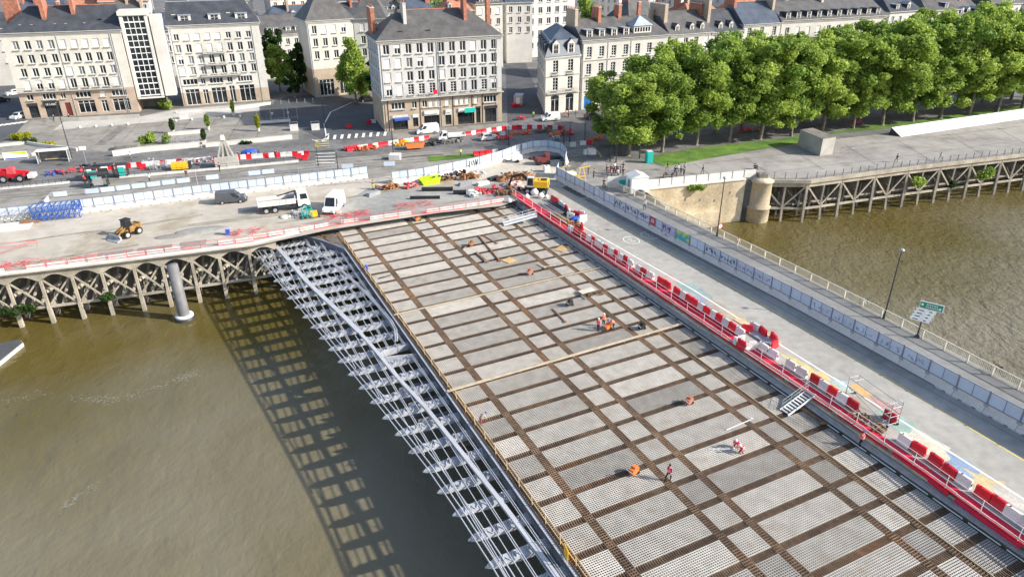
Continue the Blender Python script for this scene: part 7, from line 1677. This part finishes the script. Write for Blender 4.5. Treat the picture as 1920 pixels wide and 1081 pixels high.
RV=(.95,.03,.07); OV=(.95,.14,.05); DK=(.02,.02,.03); GY=(.12,.12,.13); WT=(.6,.6,.6); YV=(.6,.7,.05)
G='workers on the deck'
person('worker in a red vest and black clothes walking across the deck',1253,901,2.2,'walk',DK,DK,RV,None,DK,DZ,G)
person('worker in red jacket standing left of the other two at the compactor',1121,621,-.9,'stand',RV,DK,RV,(.7,.7,.7),z=DZ,group=G)
person('worker in orange standing behind the compactor in the middle of the three',1131,612,-2.6,'talk',OV,DK,OV,(.75,.75,.7),z=DZ,group=G)
person('worker in orange vest and blue helmet bending right of the compactor',1150,618,1.5,'bend',OV,DK,OV,(.1,.2,.6),z=DZ,group=G)
person('worker in red kneeling over the mesh, the upper of the pair',1380,838,2.6,'kneel',RV,(.4,.05,.06),RV,(.75,.75,.75),z=DZ,group=G)
person('worker in pale red kneeling nearer, the lower of the pair',1391,849,2.2,'kneel',(.75,.4,.4),(.4,.05,.06),RV,(.75,.7,.7),z=DZ,group=G)
person('worker in orange jacket standing by the wall at the right deck edge',1612,838,.6,'talk',OV,DK,OV,(.05,.08,.3),z=DZ,group=G)
person('worker with blue helmet leaning on the left railing of the deck',901,797,-1.0,'bend',(.35,.3,.25),(.3,.1,.1),None,(.1,.15,.6),z=DZ,group=G)
person('walker in white top and black trousers on the bridge footway',1208,393,2.7,'walk',WT,DK,z=.22)
person('walker in beige coat on the footway beside the cream railing',1382,466,-2.9,'walk',(.45,.36,.24),(.5,.5,.5),hair=(.2,.13,.07),z=.22)
person('cyclist in dark clothes where the footway begins',1132,352,2.7,'talk',DK,GY,z=.22)
r_=random.Random(3); TOPS=[DK,(.05,.05,.07),(.35,.04,.05),WT,(.08,.08,.1),(.02,.03,.08),(.5,.5,.48)]
for i,(px,py) in enumerate([(1140,331),(1145,325),(1149,328),(1153,330),(1156,325),(1160,329),(1163,325),(1158,333),(1168,331),(1168,321),(1152,321),(1146,333),(1137,326)]):
    person(f'bystander standing in the crowd behind the barriers, {nth(i+1)} counted from the front left',px,py,r_.uniform(0,6.28),r_.choice(('stand','talk')),r_.choice(TOPS),r_.choice((DK,GY,(.03,.04,.1))),group='crowd near the bridge end')
for i,(px,py,k) in enumerate([(1244,334,'kneel'),(1250,333,'kneel'),(1259,332,'kneel'),(1265,328,'stand'),(1271,325,'walk'),(1276,329,'stand'),(1282,330,'talk'),(1268,333,'talk'),(1251,320,'walk'),(1283,322,'stand')]):
    person(f'bystander resting near the quay wall panels, {nth(i+1)} from the left',px,py,r_.uniform(0,6.28),k,r_.choice(TOPS),r_.choice((DK,GY,(.2,.2,.2))),group='group near the quay wall')
for px,py,rz,k,tp,bt,lb in ((1317,327,1.8,'walk',DK,GY,'lone walker in black near the quay wall panels'),(1415,319,0,'kneel',DK,DK,'person in black sitting left of a companion on the wall end'),(1419,318,.5,'kneel',(.05,.05,.08),DK,'second person in black sitting on the wall end'),(1680,305,1.9,'walk',DK,GY,'person in black walking by the quay railing'),(1761,302,-1.2,'walk',WT,(.3,.3,.3),'person in white walking by the quay railing'),
    (1103,328,2.,'stand',(.2,.1,.05),GY,'person in brown beside the yellow trestle'),(1113,334,1.,'stand',DK,DK,'person in black right of the yellow trestle'),
    (413,322,1.,'walk',DK,DK,'person in black on the tram platform'),(351,334,.4,'stand',DK,GY,'person waiting under the yellow container platform'),(282,342,1.4,'walk',WT,DK,'person in white on the tram track'),(518,297,0,'stand',DK,(.1,.02,.02),'worker by the barrier chain in dark clothes'),(379,279,1,'walk',DK,(.4,.4,.4),'passer-by in black before the white plaza wall'),(131,226,1,'walk',DK,DK,'passer-by in black before the maroon door'),(103,228,1,'stand',DK,DK,'passer-by at the dark shop front'),(392,242,1,'walk',DK,DK,'passer-by behind the green conifer'),
    (864,294,.5,'walk',YV,(.02,.03,.1),'cyclist in a yellow vest by the tram lawn'),(667,187,0,'talk',DK,DK,'person sitting under the conical tree'),(1000,222,0,'talk',YV,DK,'worker in yellow vest behind the small white van'),(1060,218,1,'stand',OV,OV,'worker in orange left of the mansion arches'),(1066,219,2,'stand',OV,DK,'worker in orange overalls before the second arch'),(1079,220,1,'stand',DK,(.2,.2,.2),'worker in dark clothes before the blue door'),(700,355,1,'stand',(.1,.1,.1),YV,'worker with yellow trousers in the yard entrance'),(245,296,.4,'kneel',WT,DK,'rider in white on the pavement by the white wall'),(160,345,.2,'stand',(.5,.03,.05),DK,'person in red by the green kiosk')):
    person(lb,px,py,rz,k,tp,bt)
for px,py,rz,lb in ((1622,573,.4,'white and grey bicycle leaning on the bridge railing'),(1870,700,.4,'black bicycle leaning on the bridge railing at the right'),(247,300,.2,'scooter under the rider in white'),(1134,354,-1,'bicycle of the cyclist on the footway')):
    t=thing('bicycle',lb,'bicycle',at(px,py,.22 if px>1000 else 0),-BAZ+math.pi/2+rz*0); b=MB()
    for x in (-.52,.52):
        w=MB(); n=16
        for k in range(n): a0,a1=2*math.pi*k/n,2*math.pi*(k+1)/n; w.tube((x+.33*math.cos(a0),0,.34+.33*math.sin(a0)),(x+.33*math.cos(a1),0,.34+.33*math.sin(a1)),.025,n=5)
        for k in range(4): a0=math.pi*k/4; w.tube((x-.32*math.cos(a0),0,.34-.32*math.sin(a0)),(x+.32*math.cos(a0),0,.34+.32*math.sin(a0)),.006,n=4)
        w.build('wheel',M['rubber'],t)
    for p,q in (((-.52,0,.34),(-.1,0,.3)),((-.1,0,.3),(-.2,0,.85)),((-.1,0,.3),(.38,0,.8)),((-.2,0,.8),(.38,0,.85)),((.38,0,.95),(.52,0,.34)),((-.52,0,.34),(-.2,0,.8))): b.tube(p,q,.025,n=5)
    b.build('frame',M['metal' if 'white' in lb else 'dmetal'],t); b=MB(); b.box(-.22,0,.9,.26,.12,.06); b.build('saddle',M['black'],t); b=MB(); b.tube((.38,-.25,1.0),(.38,.25,1.0),.02,n=5); b.build('handlebar',M['dmetal'],t)
